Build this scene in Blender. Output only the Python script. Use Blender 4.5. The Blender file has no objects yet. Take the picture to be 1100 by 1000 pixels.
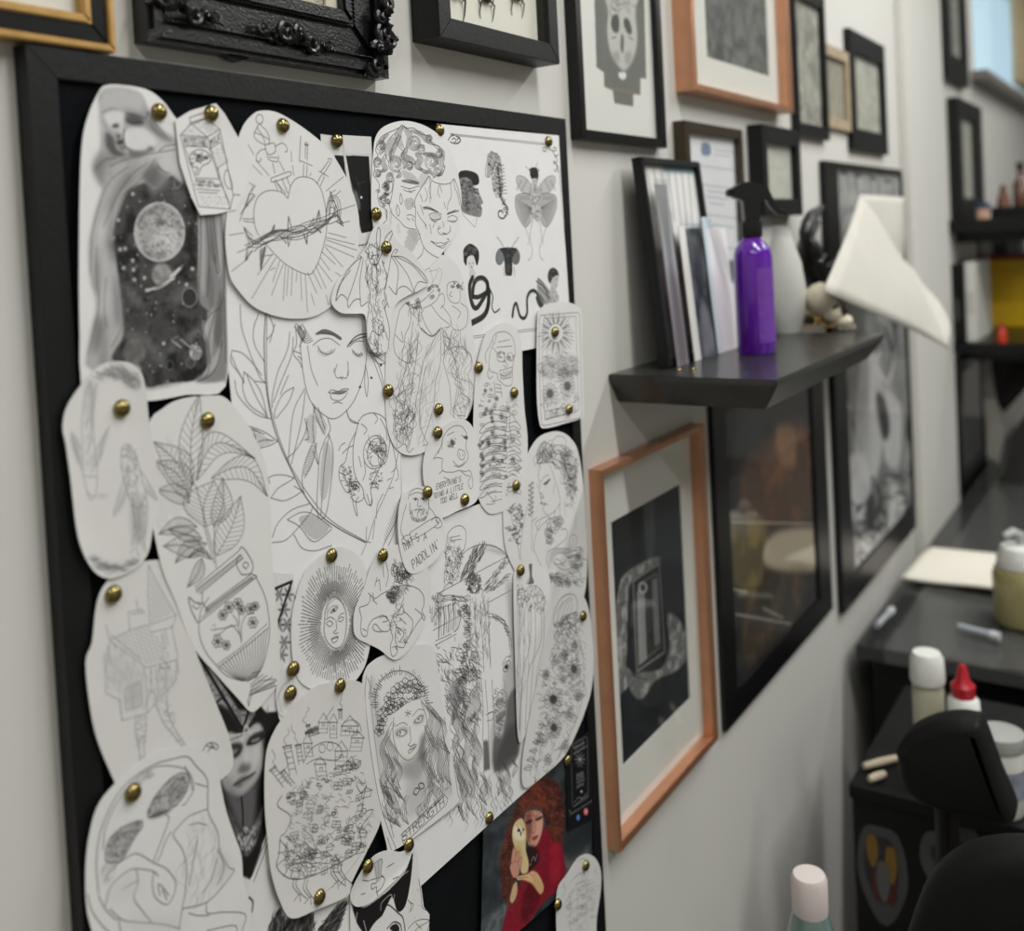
import bpy, bmesh, math, random
import numpy as np
from mathutils import Vector, Matrix

random.seed(7)
RNG = np.random.default_rng(11)
SC = bpy.context.scene
COL = SC.collection

# ------------------------------------------------------------------ camera
# World: X runs along the picture wall, Y into the wall (wall face at y = 0), Z up.
FPX, CX, CY = 1080.0, 550.0, 290.0
CAM = Vector((0.0, -0.53, 1.5))
ROT = Matrix(((0.55229241, -0.05391976, 0.83190489),
              (-0.83203296, 0.02648078, 0.55409378),
              (-0.05190609, -0.99819408, -0.03023789)))   # rows: world axes in camera axes
cam_data = bpy.data.cameras.new('camera')
cam = bpy.data.objects.new('camera', cam_data)
COL.objects.link(cam)
r, d, f = ROT.col[0], ROT.col[1], ROT.col[2]
cam.matrix_world = Matrix(((r.x, -d.x, -f.x, CAM.x), (r.y, -d.y, -f.y, CAM.y), (r.z, -d.z, -f.z, CAM.z), (0, 0, 0, 1)))
cam_data.sensor_width = 36.0
cam_data.lens = FPX / 1100.0 * 36.0
cam_data.shift_y = -(500.0 - CY) / 1100.0
cam_data.clip_start = 0.02
cam_data.dof.use_dof = True
cam_data.dof.focus_distance = 0.80
cam_data.dof.aperture_fstop = 4.2
SC.camera = cam

# ------------------------------------------------------------------ light and exposure
SC.view_settings.view_transform = 'Standard'
SC.view_settings.look = 'None'
SC.view_settings.gamma = 1.0
SC.view_settings.use_curve_mapping = False
SC.view_settings.exposure = 0.36
world = bpy.data.worlds.new('sky')
SC.world = world
world.use_nodes = True
wn = world.node_tree.nodes
# even overcast daylight outside the window
wn['Background'].inputs[0].default_value = (0.74, 0.85, 0.92, 1)
wn['Background'].inputs[1].default_value = 1.3

def tube_light(x, y, z, length, watts, width=0.07, col=(1, 0.995, 0.975)):
    ld = bpy.data.lights.new('ceiling_tube_light', 'AREA')
    ld.shape = 'RECTANGLE'; ld.size = width; ld.size_y = length
    ld.energy = watts; ld.color = col
    o = bpy.data.objects.new('ceiling_tube_light', ld)
    o.location = (x, y, z)
    COL.objects.link(o)
    return o
for (lx, ly, ln, wt) in ((-0.55, -1.15, 1.5, 10), (0.75, -1.15, 1.5, 17), (2.1, -1.15, 1.5, 23), (3.7, -1.15, 1.5, 11)):
    tube_light(lx, ly, 2.62, ln, wt)

# ------------------------------------------------------------------ helpers
def ray(px, py):
    return ROT @ Vector(((px - CX) / FPX, (py - CY) / FPX, 1.0))
def at(px, py, y=0.0):           # the point of the plane y = const seen at photo pixel (px, py)
    v = ray(px, py); return CAM + v * ((y - CAM.y) / v.y)
def atz(px, py, z):
    v = ray(px, py); return CAM + v * ((z - CAM.z) / v.z)
def atx(px, py, x):
    v = ray(px, py); return CAM + v * ((x - CAM.x) / v.x)

WLOC = {}
def thing(name, label, cat, loc, group=None):
    o = bpy.data.objects.new(name, None)
    o.empty_display_size = 0.02
    COL.objects.link(o); o.location = loc
    o['label'] = label; o['category'] = cat
    if group: o['group'] = group
    WLOC[o.name] = Vector(loc)
    return o
def tag(o, label, cat, group=None):
    o['label'] = label; o['category'] = cat
    if group: o['group'] = group
    return o
def obj(name, bm, mat, parent=None, smooth=False, origin=None, label=None, local=False):
    """links bm (world coordinates unless local) as ONE mesh object"""
    bmesh.ops.recalc_face_normals(bm, faces=bm.faces[:])
    me = bpy.data.meshes.new(name)
    if parent is not None: org = WLOC[parent.name]
    elif origin is not None: org = Vector(origin)
    else: org = Vector((0, 0, 0))
    if not local: bmesh.ops.translate(bm, verts=bm.verts[:], vec=-org)
    if smooth:
        for fc in bm.faces: fc.smooth = True
        for e_ in bm.edges:
            if len(e_.link_faces) == 2 and e_.calc_face_angle(0.0) > 0.75: e_.smooth = False
    bm.to_mesh(me); bm.free()
    o = bpy.data.objects.new(name, me)
    COL.objects.link(o)
    for m in (mat if isinstance(mat, (list, tuple)) else [mat]): me.materials.append(m)
    if parent is not None: o.parent = parent
    else: o.location = org
    WLOC[o.name] = org
    if label: o['label'] = label
    return o
def struct(name, bm, mat):
    o = obj(name, bm, mat); o['kind'] = 'structure'; return o

def add_box(bm, x0, x1, y0, y1, z0, z1, bev=0.0, M=None, seg=2):
    t = bmesh.new()
    bmesh.ops.create_cube(t, size=1.0)
    for v in t.verts:
        v.co = Vector(((x0 + x1) / 2 + v.co.x * (x1 - x0), (y0 + y1) / 2 + v.co.y * (y1 - y0), (z0 + z1) / 2 + v.co.z * (z1 - z0)))
    if bev: bmesh.ops.bevel(t, geom=t.edges[:], offset=bev, segments=seg, affect='EDGES', profile=0.6)
    if M is not None: t.transform(M)
    join(bm, t)
    return bm
def join(bm, t):
    me = bpy.data.meshes.new('t'); t.to_mesh(me); t.free(); bm.from_mesh(me); bpy.data.meshes.remove(me)
def box(*a, **k): return add_box(bmesh.new(), *a, **k)
def lathe(bm, prof, n=28, M=None, cap=True):
    """prof: list of (radius, z)"""
    t = bmesh.new(); rings = []
    for (rr, z) in prof:
        if rr < 1e-6: rings.append([t.verts.new((0, 0, z))])
        else: rings.append([t.verts.new((rr * math.cos(2 * math.pi * i / n), rr * math.sin(2 * math.pi * i / n), z)) for i in range(n)])
    for a, b in zip(rings, rings[1:]):
        for i in range(n):
            j = (i + 1) % n
            if len(a) == 1 and len(b) == 1: continue
            if len(a) == 1: t.faces.new((a[0], b[j], b[i]))
            elif len(b) == 1: t.faces.new((a[i], a[j], b[0]))
            else: t.faces.new((a[i], a[j], b[j], b[i]))
    if cap:
        for rg in (rings[0], rings[-1]):
            if len(rg) > 1: t.faces.new(rg)
    if M is not None: t.transform(M)
    join(bm, t); return bm
def tube(bm, pts, rad, n=8, closed=False):
    pts = [Vector(p) for p in pts]; t = bmesh.new(); rings = []
    N = len(pts)
    for i, p in enumerate(pts):
        rr = rad[i] if isinstance(rad, (list, tuple)) else rad
        d_ = (pts[min(i + 1, N - 1)] - pts[max(i - 1, 0)]).normalized()
        u = d_.orthogonal().normalized() if i == 0 else (u - d_ * u.dot(d_)).normalized()
        w = d_.cross(u)
        rings.append([t.verts.new(p + (u * math.cos(2 * math.pi * k / n) + w * math.sin(2 * math.pi * k / n)) * rr) for k in range(n)])
    for a, b in zip(rings, rings[1:]):
        for k in range(n): t.faces.new((a[k], a[(k + 1) % n], b[(k + 1) % n], b[k]))
    t.faces.new(rings[0]); t.faces.new(rings[-1])
    join(bm, t); return bm
def prism(bm, poly, vec):
    """extrude a planar polygon (3-D points) by vec"""
    t = bmesh.new()
    a = [t.verts.new(Vector(p)) for p in poly]; b = [t.verts.new(Vector(p) + Vector(vec)) for p in poly]
    t.faces.new(a); t.faces.new(b[::-1])
    for i in range(len(a)):
        j = (i + 1) % len(a); t.faces.new((a[i], a[j], b[j], b[i]))
    join(bm, t); return bm
def blob(bm, loc, rad, M=None, sub=2):
    t = bmesh.new(); bmesh.ops.create_icosphere(t, subdivisions=sub, radius=1.0)
    for v in t.verts: v.co = Vector((v.co.x * rad[0], v.co.y * rad[1], v.co.z * rad[2]))
    if M is not None: t.transform(M)
    bmesh.ops.translate(t, verts=t.verts[:], vec=Vector(loc))
    join(bm, t); return bm

# ------------------------------------------------------------------ materials
MATS = {}
def srgb(c):
    if isinstance(c, (int, float)): c = (c, c, c)
    o = []
    for v in c[:3]:
        v = v / 255.0
        o.append(v / 12.92 if v <= 0.04045 else ((v + 0.055) / 1.055) ** 2.4)
    return (o[0], o[1], o[2], 1.0)
def mat(name, col, rough=0.5, metal=0.0, noise=0.0, nscale=30.0, bump=0.0, bscale=200.0, spec=0.5, coat=0.0, trans=0.0, stretch=None):
    if name in MATS: return MATS[name]
    m = bpy.data.materials.new(name); m.use_nodes = True
    nt = m.node_tree; b = nt.nodes['Principled BSDF']
    b.inputs['Base Color'].default_value = srgb(col)
    b.inputs['Roughness'].default_value = rough
    b.inputs['Metallic'].default_value = metal
    b.inputs['Specular IOR Level'].default_value = spec
    b.inputs['Coat Weight'].default_value = coat
    b.inputs['Transmission Weight'].default_value = trans
    if noise or bump:
        tc = nt.nodes.new('ShaderNodeTexCoord'); src = tc.outputs['Object']
        if stretch:
            mp = nt.nodes.new('ShaderNodeMapping'); mp.inputs['Scale'].default_value = stretch
            nt.links.new(src, mp.inputs[0]); src = mp.outputs[0]
    if noise:
        n = nt.nodes.new('ShaderNodeTexNoise'); n.inputs['Scale'].default_value = nscale; n.inputs['Detail'].default_value = 4
        nt.links.new(src, n.inputs['Vector'])
        mx = nt.nodes.new('ShaderNodeMix'); mx.data_type = 'RGBA'; mx.blend_type = 'MULTIPLY'
        rp = nt.nodes.new('ShaderNodeValToRGB')
        rp.color_ramp.elements[0].position = 0.3; rp.color_ramp.elements[1].position = 0.7
        v = 1 - noise
        rp.color_ramp.elements[0].color = (v, v, v, 1); rp.color_ramp.elements[1].color = (1, 1, 1, 1)
        nt.links.new(n.outputs[0], rp.inputs[0])
        mx.inputs[0].default_value = 1.0
        mx.inputs[6].default_value = srgb(col)
        nt.links.new(rp.outputs[0], mx.inputs[7]); nt.links.new(mx.outputs[2], b.inputs['Base Color'])
    if bump:
        n2 = nt.nodes.new('ShaderNodeTexNoise'); n2.inputs['Scale'].default_value = bscale; n2.inputs['Detail'].default_value = 3
        nt.links.new(src, n2.inputs['Vector'])
        bp = nt.nodes.new('ShaderNodeBump'); bp.inputs['Strength'].default_value = bump; bp.inputs['Distance'].default_value = 0.002
        nt.links.new(n2.outputs[0], bp.inputs['Height']); nt.links.new(bp.outputs[0], b.inputs['Normal'])
    MATS[name] = m
    return m
def glass_mat(name='pane_glass', tint=(255, 255, 255), refl=1.0, rough=0.02):
    """thin pane: clear, with a Fresnel mirror on top"""
    if name in MATS: return MATS[name]
    m = bpy.data.materials.new(name); m.use_nodes = True
    nt = m.node_tree; nt.nodes.clear()
    out = nt.nodes.new('ShaderNodeOutputMaterial'); mix = nt.nodes.new('ShaderNodeMixShader')
    tr = nt.nodes.new('ShaderNodeBsdfTransparent'); tr.inputs[0].default_value = srgb(tint)
    gl = nt.nodes.new('ShaderNodeBsdfGlossy'); gl.inputs['Roughness'].default_value = rough
    fr = nt.nodes.new('ShaderNodeFresnel'); fr.inputs[0].default_value = 1.45
    mu = nt.nodes.new('ShaderNodeMath'); mu.operation = 'MULTIPLY'; mu.inputs[1].default_value = refl
    ge = nt.nodes.new('ShaderNodeNewGeometry'); fb = nt.nodes.new('ShaderNodeMath'); fb.operation = 'SUBTRACT'; fb.inputs[0].default_value = 1.0
    nt.links.new(ge.outputs['Backfacing'], fb.inputs[1]); m2 = nt.nodes.new('ShaderNodeMath'); m2.operation = 'MULTIPLY'
    nt.links.new(fr.outputs[0], mu.inputs[0]); nt.links.new(mu.outputs[0], m2.inputs[0]); nt.links.new(fb.outputs[0], m2.inputs[1])
    nt.links.new(m2.outputs[0], mix.inputs[0])      # one mirror, on the front of the pane
    nt.links.new(tr.outputs[0], mix.inputs[1]); nt.links.new(gl.outputs[0], mix.inputs[2])
    nt.links.new(mix.outputs[0], out.inputs[0])
    MATS[name] = m
    return m
BLACKWOOD = mat('black_painted_wood', (20, 21, 22), 0.45, noise=0.25, nscale=60, bump=0.12, bscale=300, spec=0.3)
BLACKGLOSS = mat('black_gloss_wood', (13, 14, 15), 0.32, noise=0.2, nscale=40, spec=0.35)
FELT = mat('black_felt', (17, 19, 22), 0.95, noise=0.3, nscale=400, bump=0.3, bscale=900, spec=0.1)
COPPER = mat('copper_foil', (214, 158, 124), 0.35, metal=0.75, noise=0.15, nscale=25)
GOLD = mat('gold_leaf', (200, 160, 96), 0.4, metal=0.5, noise=0.2, nscale=80)
BRASS = mat('brass', (150, 136, 88), 0.22, metal=1.0, noise=0.25, nscale=200)
STEEL = mat('pin_steel', (150, 150, 150), 0.3, metal=1.0)
MATBOARD = mat('mat_board', (222, 222, 214), 0.9)
WALLPAINT = mat('wall_paint', (209, 208, 202), 0.72, noise=0.03, nscale=4, bump=0.05, bscale=120)
GLASS = glass_mat()
# ------------------------------------------------------------------ printed / drawn paper: a small rasteriser for flat print
FONT = {'A': '00 26 40|12 32', 'B': '00 06 36 45 44 33 03|33 42 41 30 00', 'C': '41 30 10 01 05 16 36 45', 'D': '00 06 26 44 42 20 00', 'E': '40 00 06 46|03 33',
        'F': '00 06 46|03 33', 'G': '45 36 16 05 01 10 30 41 43 23', 'H': '00 06|40 46|03 43', 'I': '20 26', 'J': '01 10 20 31 36', 'K': '00 06|46 03 40', 'L': '06 00 40',
        'M': '00 06 23 46 40', 'N': '00 06 40 46', 'O': '10 01 05 16 36 45 41 30 10', 'P': '00 06 36 45 44 33 03', 'R': '00 06 36 45 44 33 03|23 40', 'S': '01 10 30 41 42 33 13 04 05 16 36 45',
        'T': '20 26|06 46', 'U': '06 01 10 30 41 46', 'V': '06 20 46', 'W': '06 10 23 30 46', 'X': '00 46|06 40', 'Y': '06 23 46|23 20', 'Z': '06 46 00 40',
        "'": '25 26', '-': '13 33', '.': '20 21', '0': '10 01 05 16 36 45 41 30 10', '1': '15 26 20', '2': '05 16 36 45 44 00 40', '3': '05 16 36 45 33 42 41 30 10 01',
        '4': '30 36 02 42', '5': '46 06 03 33 42 41 30 00', '6': '45 36 16 05 01 10 30 41 42 33 03', '7': '06 46 10', '8': '13 04 05 16 36 45 44 33 13 02 01 10 30 41 42 33'}
_R = np.array([[ROT[i][j] for j in range(3)] for i in range(3)]); _C = np.array(CAM)
def px_plane(pts, y):
    p = np.asarray(pts, float).reshape(-1, 2)
    v = np.stack([(p[:, 0] - CX) / FPX, (p[:, 1] - CY) / FPX, np.ones(len(p))]) 
    v = _R @ v; t = (y - _C[1]) / v[1]
    return np.stack([_C[0] + v[0] * t, _C[2] + v[2] * t], 1)
def spline(p, close=False, n=5):
    p = np.asarray(p, float)
    if len(p) < 3: return p
    q = np.concatenate([p[-1:], p, p[:2]]) if close else np.concatenate([2 * p[:1] - p[1:2], p, 2 * p[-1:] - p[-2:-1]])
    out = []; t = np.linspace(0, 1, n, endpoint=False)[:, None]
    for i in range(1, len(q) - 2):
        a, b, c, d_ = q[i - 1], q[i], q[i + 1], q[i + 2]
        out.append(0.5 * (2 * b + (c - a) * t + (2 * a - 5 * b + 4 * c - d_) * t ** 2 + (3 * b - a - 3 * c + d_) * t ** 3))
    out.append(q[-2:-1] if not close else q[1:2])
    return np.concatenate(out)
def blur_(a, n):
    n = int(n)
    if n < 1: return a
    for ax in (0, 1):
        for _ in range(2):
            pd = [(0, 0)] * a.ndim; pd[ax] = (n + 1, n)
            c = np.cumsum(np.pad(a, pd, mode='edge'), axis=ax)
            m = a.shape[ax]
            a = (np.take(c, range(2 * n + 1, 2 * n + 1 + m), ax) - np.take(c, range(0, m), ax)) / (2 * n + 1)
    return a
def vnoise(h, w, cell, oct_=3):
    out = np.zeros((h, w)); amp, tot = 1.0, 0
    for _ in range(oct_):
        gh, gw = int(h / cell) + 3, int(w / cell) + 3
        g = RNG.random((gh, gw)); yy = np.arange(h) / cell; xx = np.arange(w) / cell
        y0 = yy.astype(int); x0 = xx.astype(int); fy = (yy - y0)[:, None]; fx = (xx - x0)[None]
        fy = fy * fy * (3 - 2 * fy); fx = fx * fx * (3 - 2 * fx)
        a = g[y0][:, x0]; b = g[y0][:, x0 + 1]; c = g[y0 + 1][:, x0]; e = g[y0 + 1][:, x0 + 1]
        out += amp * ((a * (1 - fx) + b * fx) * (1 - fy) + (c * (1 - fx) + e * fx) * fy); tot += amp
        amp *= 0.5; cell = max(1.5, cell / 2)
    return out / tot
def T2(p): 
    """'x y x y ...' text -> point list"""
    if isinstance(p, str):
        v = [float(t) for t in p.split()]; return np.array(v).reshape(-1, 2)
    return np.asarray(p, float).reshape(-1, 2)
class Art:
    def __init__(s, rect, y, bg=(226, 225, 222), res=2500, grain=0.012):
        s.x0, s.x1, s.z0, s.z1 = rect; s.y = y; s.res = res
        s.W = max(8, int((s.x1 - s.x0) * res)); s.H = max(8, int((s.z1 - s.z0) * res))
        s.im = np.ones((s.H, s.W, 3)) * np.array(bg, float)
        if grain: s.im *= (1 - grain + 2 * grain * vnoise(s.H, s.W, 40, 4))[..., None]
        s.o = (0, 0, 1); s.w = 0.4; s.c = 40; s.op = 0.9
    def at(s, ox, oy, sc): s.o = (ox, oy, sc); return s
    def pen(s, w, c, op=0.9): s.w, s.c, s.op = w, c, op; return s
    def M(s, p):
        p = T2(p)
        q = px_plane(p / s.o[2] + np.array(s.o[:2]), s.y)
        return np.stack([(q[:, 0] - s.x0) * s.res, (s.z1 - q[:, 1]) * s.res], 1)
    def _blend(s, x0, y0, A, c, op):
        h, w = A.shape
        X0, Y0, X1, Y1 = max(x0, 0), max(y0, 0), min(x0 + w, s.W), min(y0 + h, s.H)
        if X1 <= X0 or Y1 <= Y0: return
        a = (A[Y0 - y0:Y1 - y0, X0 - x0:X1 - x0] * op)[..., None]
        c = np.array((c, c, c) if np.isscalar(c) else c, float)
        s.im[Y0:Y1, X0:X1] = s.im[Y0:Y1, X0:X1] * (1 - a) + c * a
    def _stroke(s, q, w, c, op, taper=False):
        w = w * 0.92
        if np.isscalar(c) and c < 115: c = c * 0.5
        r_ = max(w / 1000 * s.res / 2, 0.35)
        m = int(r_ + 2)
        lo = np.floor(q.min(0)).astype(int) - m; hi = np.ceil(q.max(0)).astype(int) + m
        lo = np.maximum(lo, -m); hi = np.minimum(hi, [s.W + m, s.H + m])
        if (hi <= lo).any(): return
        A = np.zeros((hi[1] - lo[1], hi[0] - lo[0]))
        n = len(q) - 1
        for i in range(n):
            a, b = q[i] - lo, q[i + 1] - lo
            x0 = int(max(min(a[0], b[0]) - m, 0)); x1 = int(min(max(a[0], b[0]) + m + 1, A.shape[1]))
            y0 = int(max(min(a[1], b[1]) - m, 0)); y1 = int(min(max(a[1], b[1]) + m + 1, A.shape[0]))
            if x1 <= x0 or y1 <= y0: continue
            X = np.arange(x0, x1)[None] + 0.5; Y = np.arange(y0, y1)[:, None] + 0.5
            dx, dy = b - a; L = dx * dx + dy * dy + 1e-9
            t = np.clip(((X - a[0]) * dx + (Y - a[1]) * dy) / L, 0, 1)
            D = np.sqrt((X - a[0] - t * dx) ** 2 + (Y - a[1] - t * dy) ** 2)
            rr = r_ * (0.35 + 0.65 * math.sin(math.pi * (i + 0.5) / n)) if taper else r_
            V = np.clip(rr + 0.5 - D, 0, 1)
            np.maximum(A[y0:y1, x0:x1], V, out=A[y0:y1, x0:x1])
        s._blend(lo[0], lo[1], A, c, op)
    def line(s, p, w=None, c=None, op=None, sm=True, close=False, taper=False):
        q = T2(p)
        if sm: q = spline(q, close)
        elif close: q = np.concatenate([q, q[:1]])
        s._stroke(s.M(q), w or s.w, s.c if c is None else c, op or s.op, taper); return s
    def lines(s, txt, **k):
        for t in txt.split('/'):
            if t.strip(): s.line(t, **k)
        return s
    def mask(s, q):
        lo = np.floor(q.min(0)).astype(int) - 1; hi = np.ceil(q.max(0)).astype(int) + 2
        lo = np.maximum(lo, [-4, -4]); hi = np.minimum(hi, [s.W + 4, s.H + 4])
        if (hi <= lo).any(): return lo, np.zeros((1, 1))
        X = np.arange(lo[0], hi[0])[None] + 0.5; Y = np.arange(lo[1], hi[1])[:, None] + 0.5
        m = np.zeros((hi[1] - lo[1], hi[0] - lo[0]), bool)
        for a, b in zip(q, np.roll(q, -1, 0)):
            if a[1] == b[1]: continue
            m ^= ((a[1] > Y) != (b[1] > Y)) & (X < (b[0] - a[0]) * (Y - a[1]) / (b[1] - a[1]) + a[0])
        return lo, m.astype(float)
    def fill(s, p, c, op=1.0, blur=0.0, sm=True, noise=None, cell=8, out=None):
        """blur in mm; noise=(c2) mixes a second tone by value noise"""
        q = T2(p); q = s.M(spline(q, True) if sm else q)
        lo, m = s.mask(q); n = int(blur / 1000 * s.res)
        if n: m = np.pad(m, n * 2); lo = lo - n * 2; m = blur_(m, n)
        else:
            m = np.pad(m, 1); lo = lo - 1
            m = (m * 4 + np.roll(m, 1, 0) + np.roll(m, -1, 0) + np.roll(m, 1, 1) + np.roll(m, -1, 1)) / 8
        if noise is not None:
            N = np.clip(vnoise(m.shape[0], m.shape[1], cell, 4) * 2.4 - 0.7, 0, 1)
            s._blend(lo[0], lo[1], m * (1 - N), c, op); s._blend(lo[0], lo[1], m * N, noise, op)
        else: s._blend(lo[0], lo[1], m, c, op)
        if out is not None: s.line(p, out, sm=sm, close=True)
        return s
    def inside(s, poly, n):
        poly = T2(poly); lo, hi = poly.min(0), poly.max(0); res = []
        while len(res) < n:
            p = lo + RNG.random((n * 3 + 8, 2)) * (hi - lo); k = np.zeros(len(p), bool)
            for a, b in zip(poly, np.roll(poly, -1, 0)):
                if a[1] == b[1]: continue
                k ^= ((a[1] > p[:, 1]) != (b[1] > p[:, 1])) & (p[:, 0] < (b[0] - a[0]) * (p[:, 1] - a[1]) / (b[1] - a[1]) + a[0])
            res += list(p[k])
        return np.array(res[:n])
    def scrib(s, poly, n, L, ang, var=25, bend=0.3, w=None, c=None, op=None, sm=True):
        """n short bent strokes inside poly, along ang (degrees, photo frame) - fur, cloth, hatching"""
        P = T2(poly); P = spline(P, True) if sm else P
        for p in s.inside(P, n):
            a = math.radians((ang(p) if callable(ang) else ang) + random.gauss(0, var)); l = L * random.uniform(0.5, 1.3); k = random.gauss(0, bend)
            u = np.array((math.cos(a), math.sin(a))); v = np.array((-u[1], u[0]))
            s.line([p - u * l / 2, p + v * l * k * 0.35, p + u * l / 2], w, c, op, taper=True)
        return s
    def lock(s, p, n, wd, w=None, c=None, wave=0.0):
        """a lock of hair: n strands side by side along a path, drawn together at both ends"""
        q = spline(T2(p), False, 6); d_ = np.gradient(q, axis=0); nn = np.stack([-d_[:, 1], d_[:, 0]], 1); nn /= np.linalg.norm(nn, axis=1)[:, None] + 1e-9
        t = np.linspace(0, 1, len(q)); env = np.sin(np.pi * np.clip(t * 0.9 + 0.06, 0, 1)) ** 0.7
        for i in range(n):
            k = (i / max(1, n - 1) * 2 - 1) * wd; a, b = (0, len(q)) if i in (0, n - 1) else (random.randint(0, len(q) // 5), len(q) - random.randint(0, len(q) // 4))
            s.line((q + nn * (env * k + wave * np.sin(t * 9 + i * 0.5))[:, None])[a:b], w, c, sm=False, taper=i not in (0, n - 1))
        return s
    def swirl(s, cx, cy, r_, asp=0.85, rot=0, w=None, c=None, n=4):
        for k in range(n):
            q = r_ * (1 - k / (n + 0.4)); a0 = rot + k * 50
            s.arc(cx + k * r_ * 0.04, cy, q * asp, q, a0, a0 + 300, w=w, c=c)
        return s
    def hatch(s, poly, ang, gap, w=None, c=None, op=None, jit=0.0, sm=True):
        P = T2(poly); P = spline(P, True) if sm else P
        a = math.radians(ang); u = np.array((math.cos(a), math.sin(a))); v = np.array((-u[1], u[0]))
        t = P @ u; h = P @ v
        k = h.min() + gap / 2
        while k < h.max():
            xs = []
            for i in range(len(P)):
                j = (i + 1) % len(P)
                if (h[i] > k) != (h[j] > k): xs.append(t[i] + (t[j] - t[i]) * (k - h[i]) / (h[j] - h[i]))
            xs.sort()
            for x0, x1 in zip(xs[::2], xs[1::2]):
                e0 = x0 + random.uniform(0, jit) * (x1 - x0); e1 = x1 - random.uniform(0, jit) * (x1 - x0)
                s.line([u * e0 + v * k, u * e1 + v * k], w, c, op, sm=False)
            k += gap
        return s
    def curls(s, poly, n, r0, r1, w=None, c=None, op=None, turns=1.6, sm=True):
        for p in s.inside(spline(T2(poly), True) if sm else T2(poly), n):
            rr = random.uniform(r0, r1); a0 = random.uniform(0, 6.28); sg = random.choice((-1, 1)); sq = random.uniform(0.6, 1)
            t = np.linspace(0.12, 1, 14)
            s.line(np.stack([p[0] + rr * t * np.cos(a0 + sg * t * turns * 6.28), p[1] + rr * t * sq * np.sin(a0 + sg * t * turns * 6.28)], 1), w, c, op)
        return s
    def ell(s, cx, cy, rx, ry, rot=0, n=20, a0=0, a1=360):
        t = np.radians(np.linspace(a0, a1, n, endpoint=(a1 - a0) < 359)); k = math.radians(rot)
        x, y = rx * np.cos(t), ry * np.sin(t)
        return np.stack([cx + x * math.cos(k) - y * math.sin(k), cy + x * math.sin(k) + y * math.cos(k)], 1)
    def oval(s, cx, cy, rx, ry, rot=0, **k): return s.line(s.ell(cx, cy, rx, ry, rot), close=True, **k)
    def arc(s, cx, cy, rx, ry, a0, a1, rot=0, **k): return s.line(s.ell(cx, cy, rx, ry, rot, 10, a0, a1), **k)
    def rays(s, cx, cy, r0, r1, n, asp=1.0, rot=0, jit=0.15, w=None, c=None, op=None, dash=0.0, a0=0, a1=360):
        """radial lines; asp = width / height of the ellipse in the photo frame"""
        k = math.radians(rot)
        for i in range(n):
            a = math.radians(a0 + (a1 - a0) * i / n)
            e0 = r0 * random.uniform(1, 1 + jit); e1 = r1 * random.uniform(1 - jit, 1)
            def P(rr):
                x, y = rr * math.cos(a) * asp, rr * math.sin(a); return (cx + x * math.cos(k) - y * math.sin(k), cy + x * math.sin(k) + y * math.cos(k))
            if dash and random.random() < dash:
                m = random.uniform(0.45, 0.8); m1 = e0 + (e1 - e0) * m
                s.line([P(e0), P(m1)], w, c, op, sm=False); s.line([P(m1 + (e1 - e0) * 0.08), P(e1)], w, c, op, sm=False)
            else: s.line([P(e0), P(e1)], w, c, op, sm=False)
        return s
    def flower(s, cx, cy, r_, n=9, asp=0.8, core=0.3, rot=0, w=None, c=None, dark=None):
        for i in range(n):
            a = 2 * math.pi * i / n + rot; b = math.pi / n * 0.95
            def P(rr, t): return (cx + rr * math.cos(t) * asp, cy + rr * math.sin(t))
            s.line([P(r_ * core, a - b * 0.5), P(r_ * 0.75, a - b), P(r_, a), P(r_ * 0.75, a + b), P(r_ * core, a + b * 0.5)], w, c)
            s.line([P(r_ * core, a), P(r_ * 0.8, a)], (w or s.w) * 0.7, c, 0.5)
        if dark is not None: s.fill(s.ell(cx, cy, r_ * core * asp, r_ * core), dark)
        s.oval(cx, cy, r_ * core * asp, r_ * core, w=w, c=c)
        s.oval(cx, cy, r_ * core * asp * 0.5, r_ * core * 0.5, w=w, c=c)
        return s
    def rose(s, cx, cy, r_, asp=0.85, w=None, c=None):
        for k, rr in enumerate((1, 0.78, 0.55, 0.32)):
            n = 5 if k < 2 else 3
            for i in range(n):
                a = 2 * math.pi * (i + 0.4 * k) / n; b = math.pi / n * 1.2
                t = np.linspace(a - b, a + b, 6); g = r_ * rr * (1 + 0.14 * np.cos((t - a) / b * math.pi / 2 * 2))
                s.line(np.stack([cx + g * np.cos(t) * asp, cy + g * np.sin(t)], 1), w, c)
        return s
    def leaf(s, p0, p1, wd, veins=5, w=None, c=None, bend=0.0, side=1.0):
        p0, p1 = np.array(p0, float), np.array(p1, float); u = p1 - p0; v = np.array((-u[1], u[0]))
        mid = lambda t: p0 + u * t + v * bend * math.sin(math.pi * t)
        A = [mid(t) + v * wd * math.sin(math.pi * t ** 0.8) for t in (0, .2, .45, .7, 1)]
        B = [mid(t) - v * wd * side * math.sin(math.pi * t ** 0.8) for t in (0, .2, .45, .7, 1)]
        s.line(A, w, c); s.line(B, w, c); s.line([mid(t) for t in (0, .3, .6, 1)], w, c)
        for i in range(veins):
            t = (i + 1) / (veins + 1.5); e = min(1, t + 0.12)
            k = math.sin(math.pi * e ** 0.8) * 0.92
            s.line([mid(t), mid(e) + v * wd * k], (w or s.w) * 0.75, c, 0.7); s.line([mid(t), mid(e) - v * wd * side * k], (w or s.w) * 0.75, c, 0.7)
        return s
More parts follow.
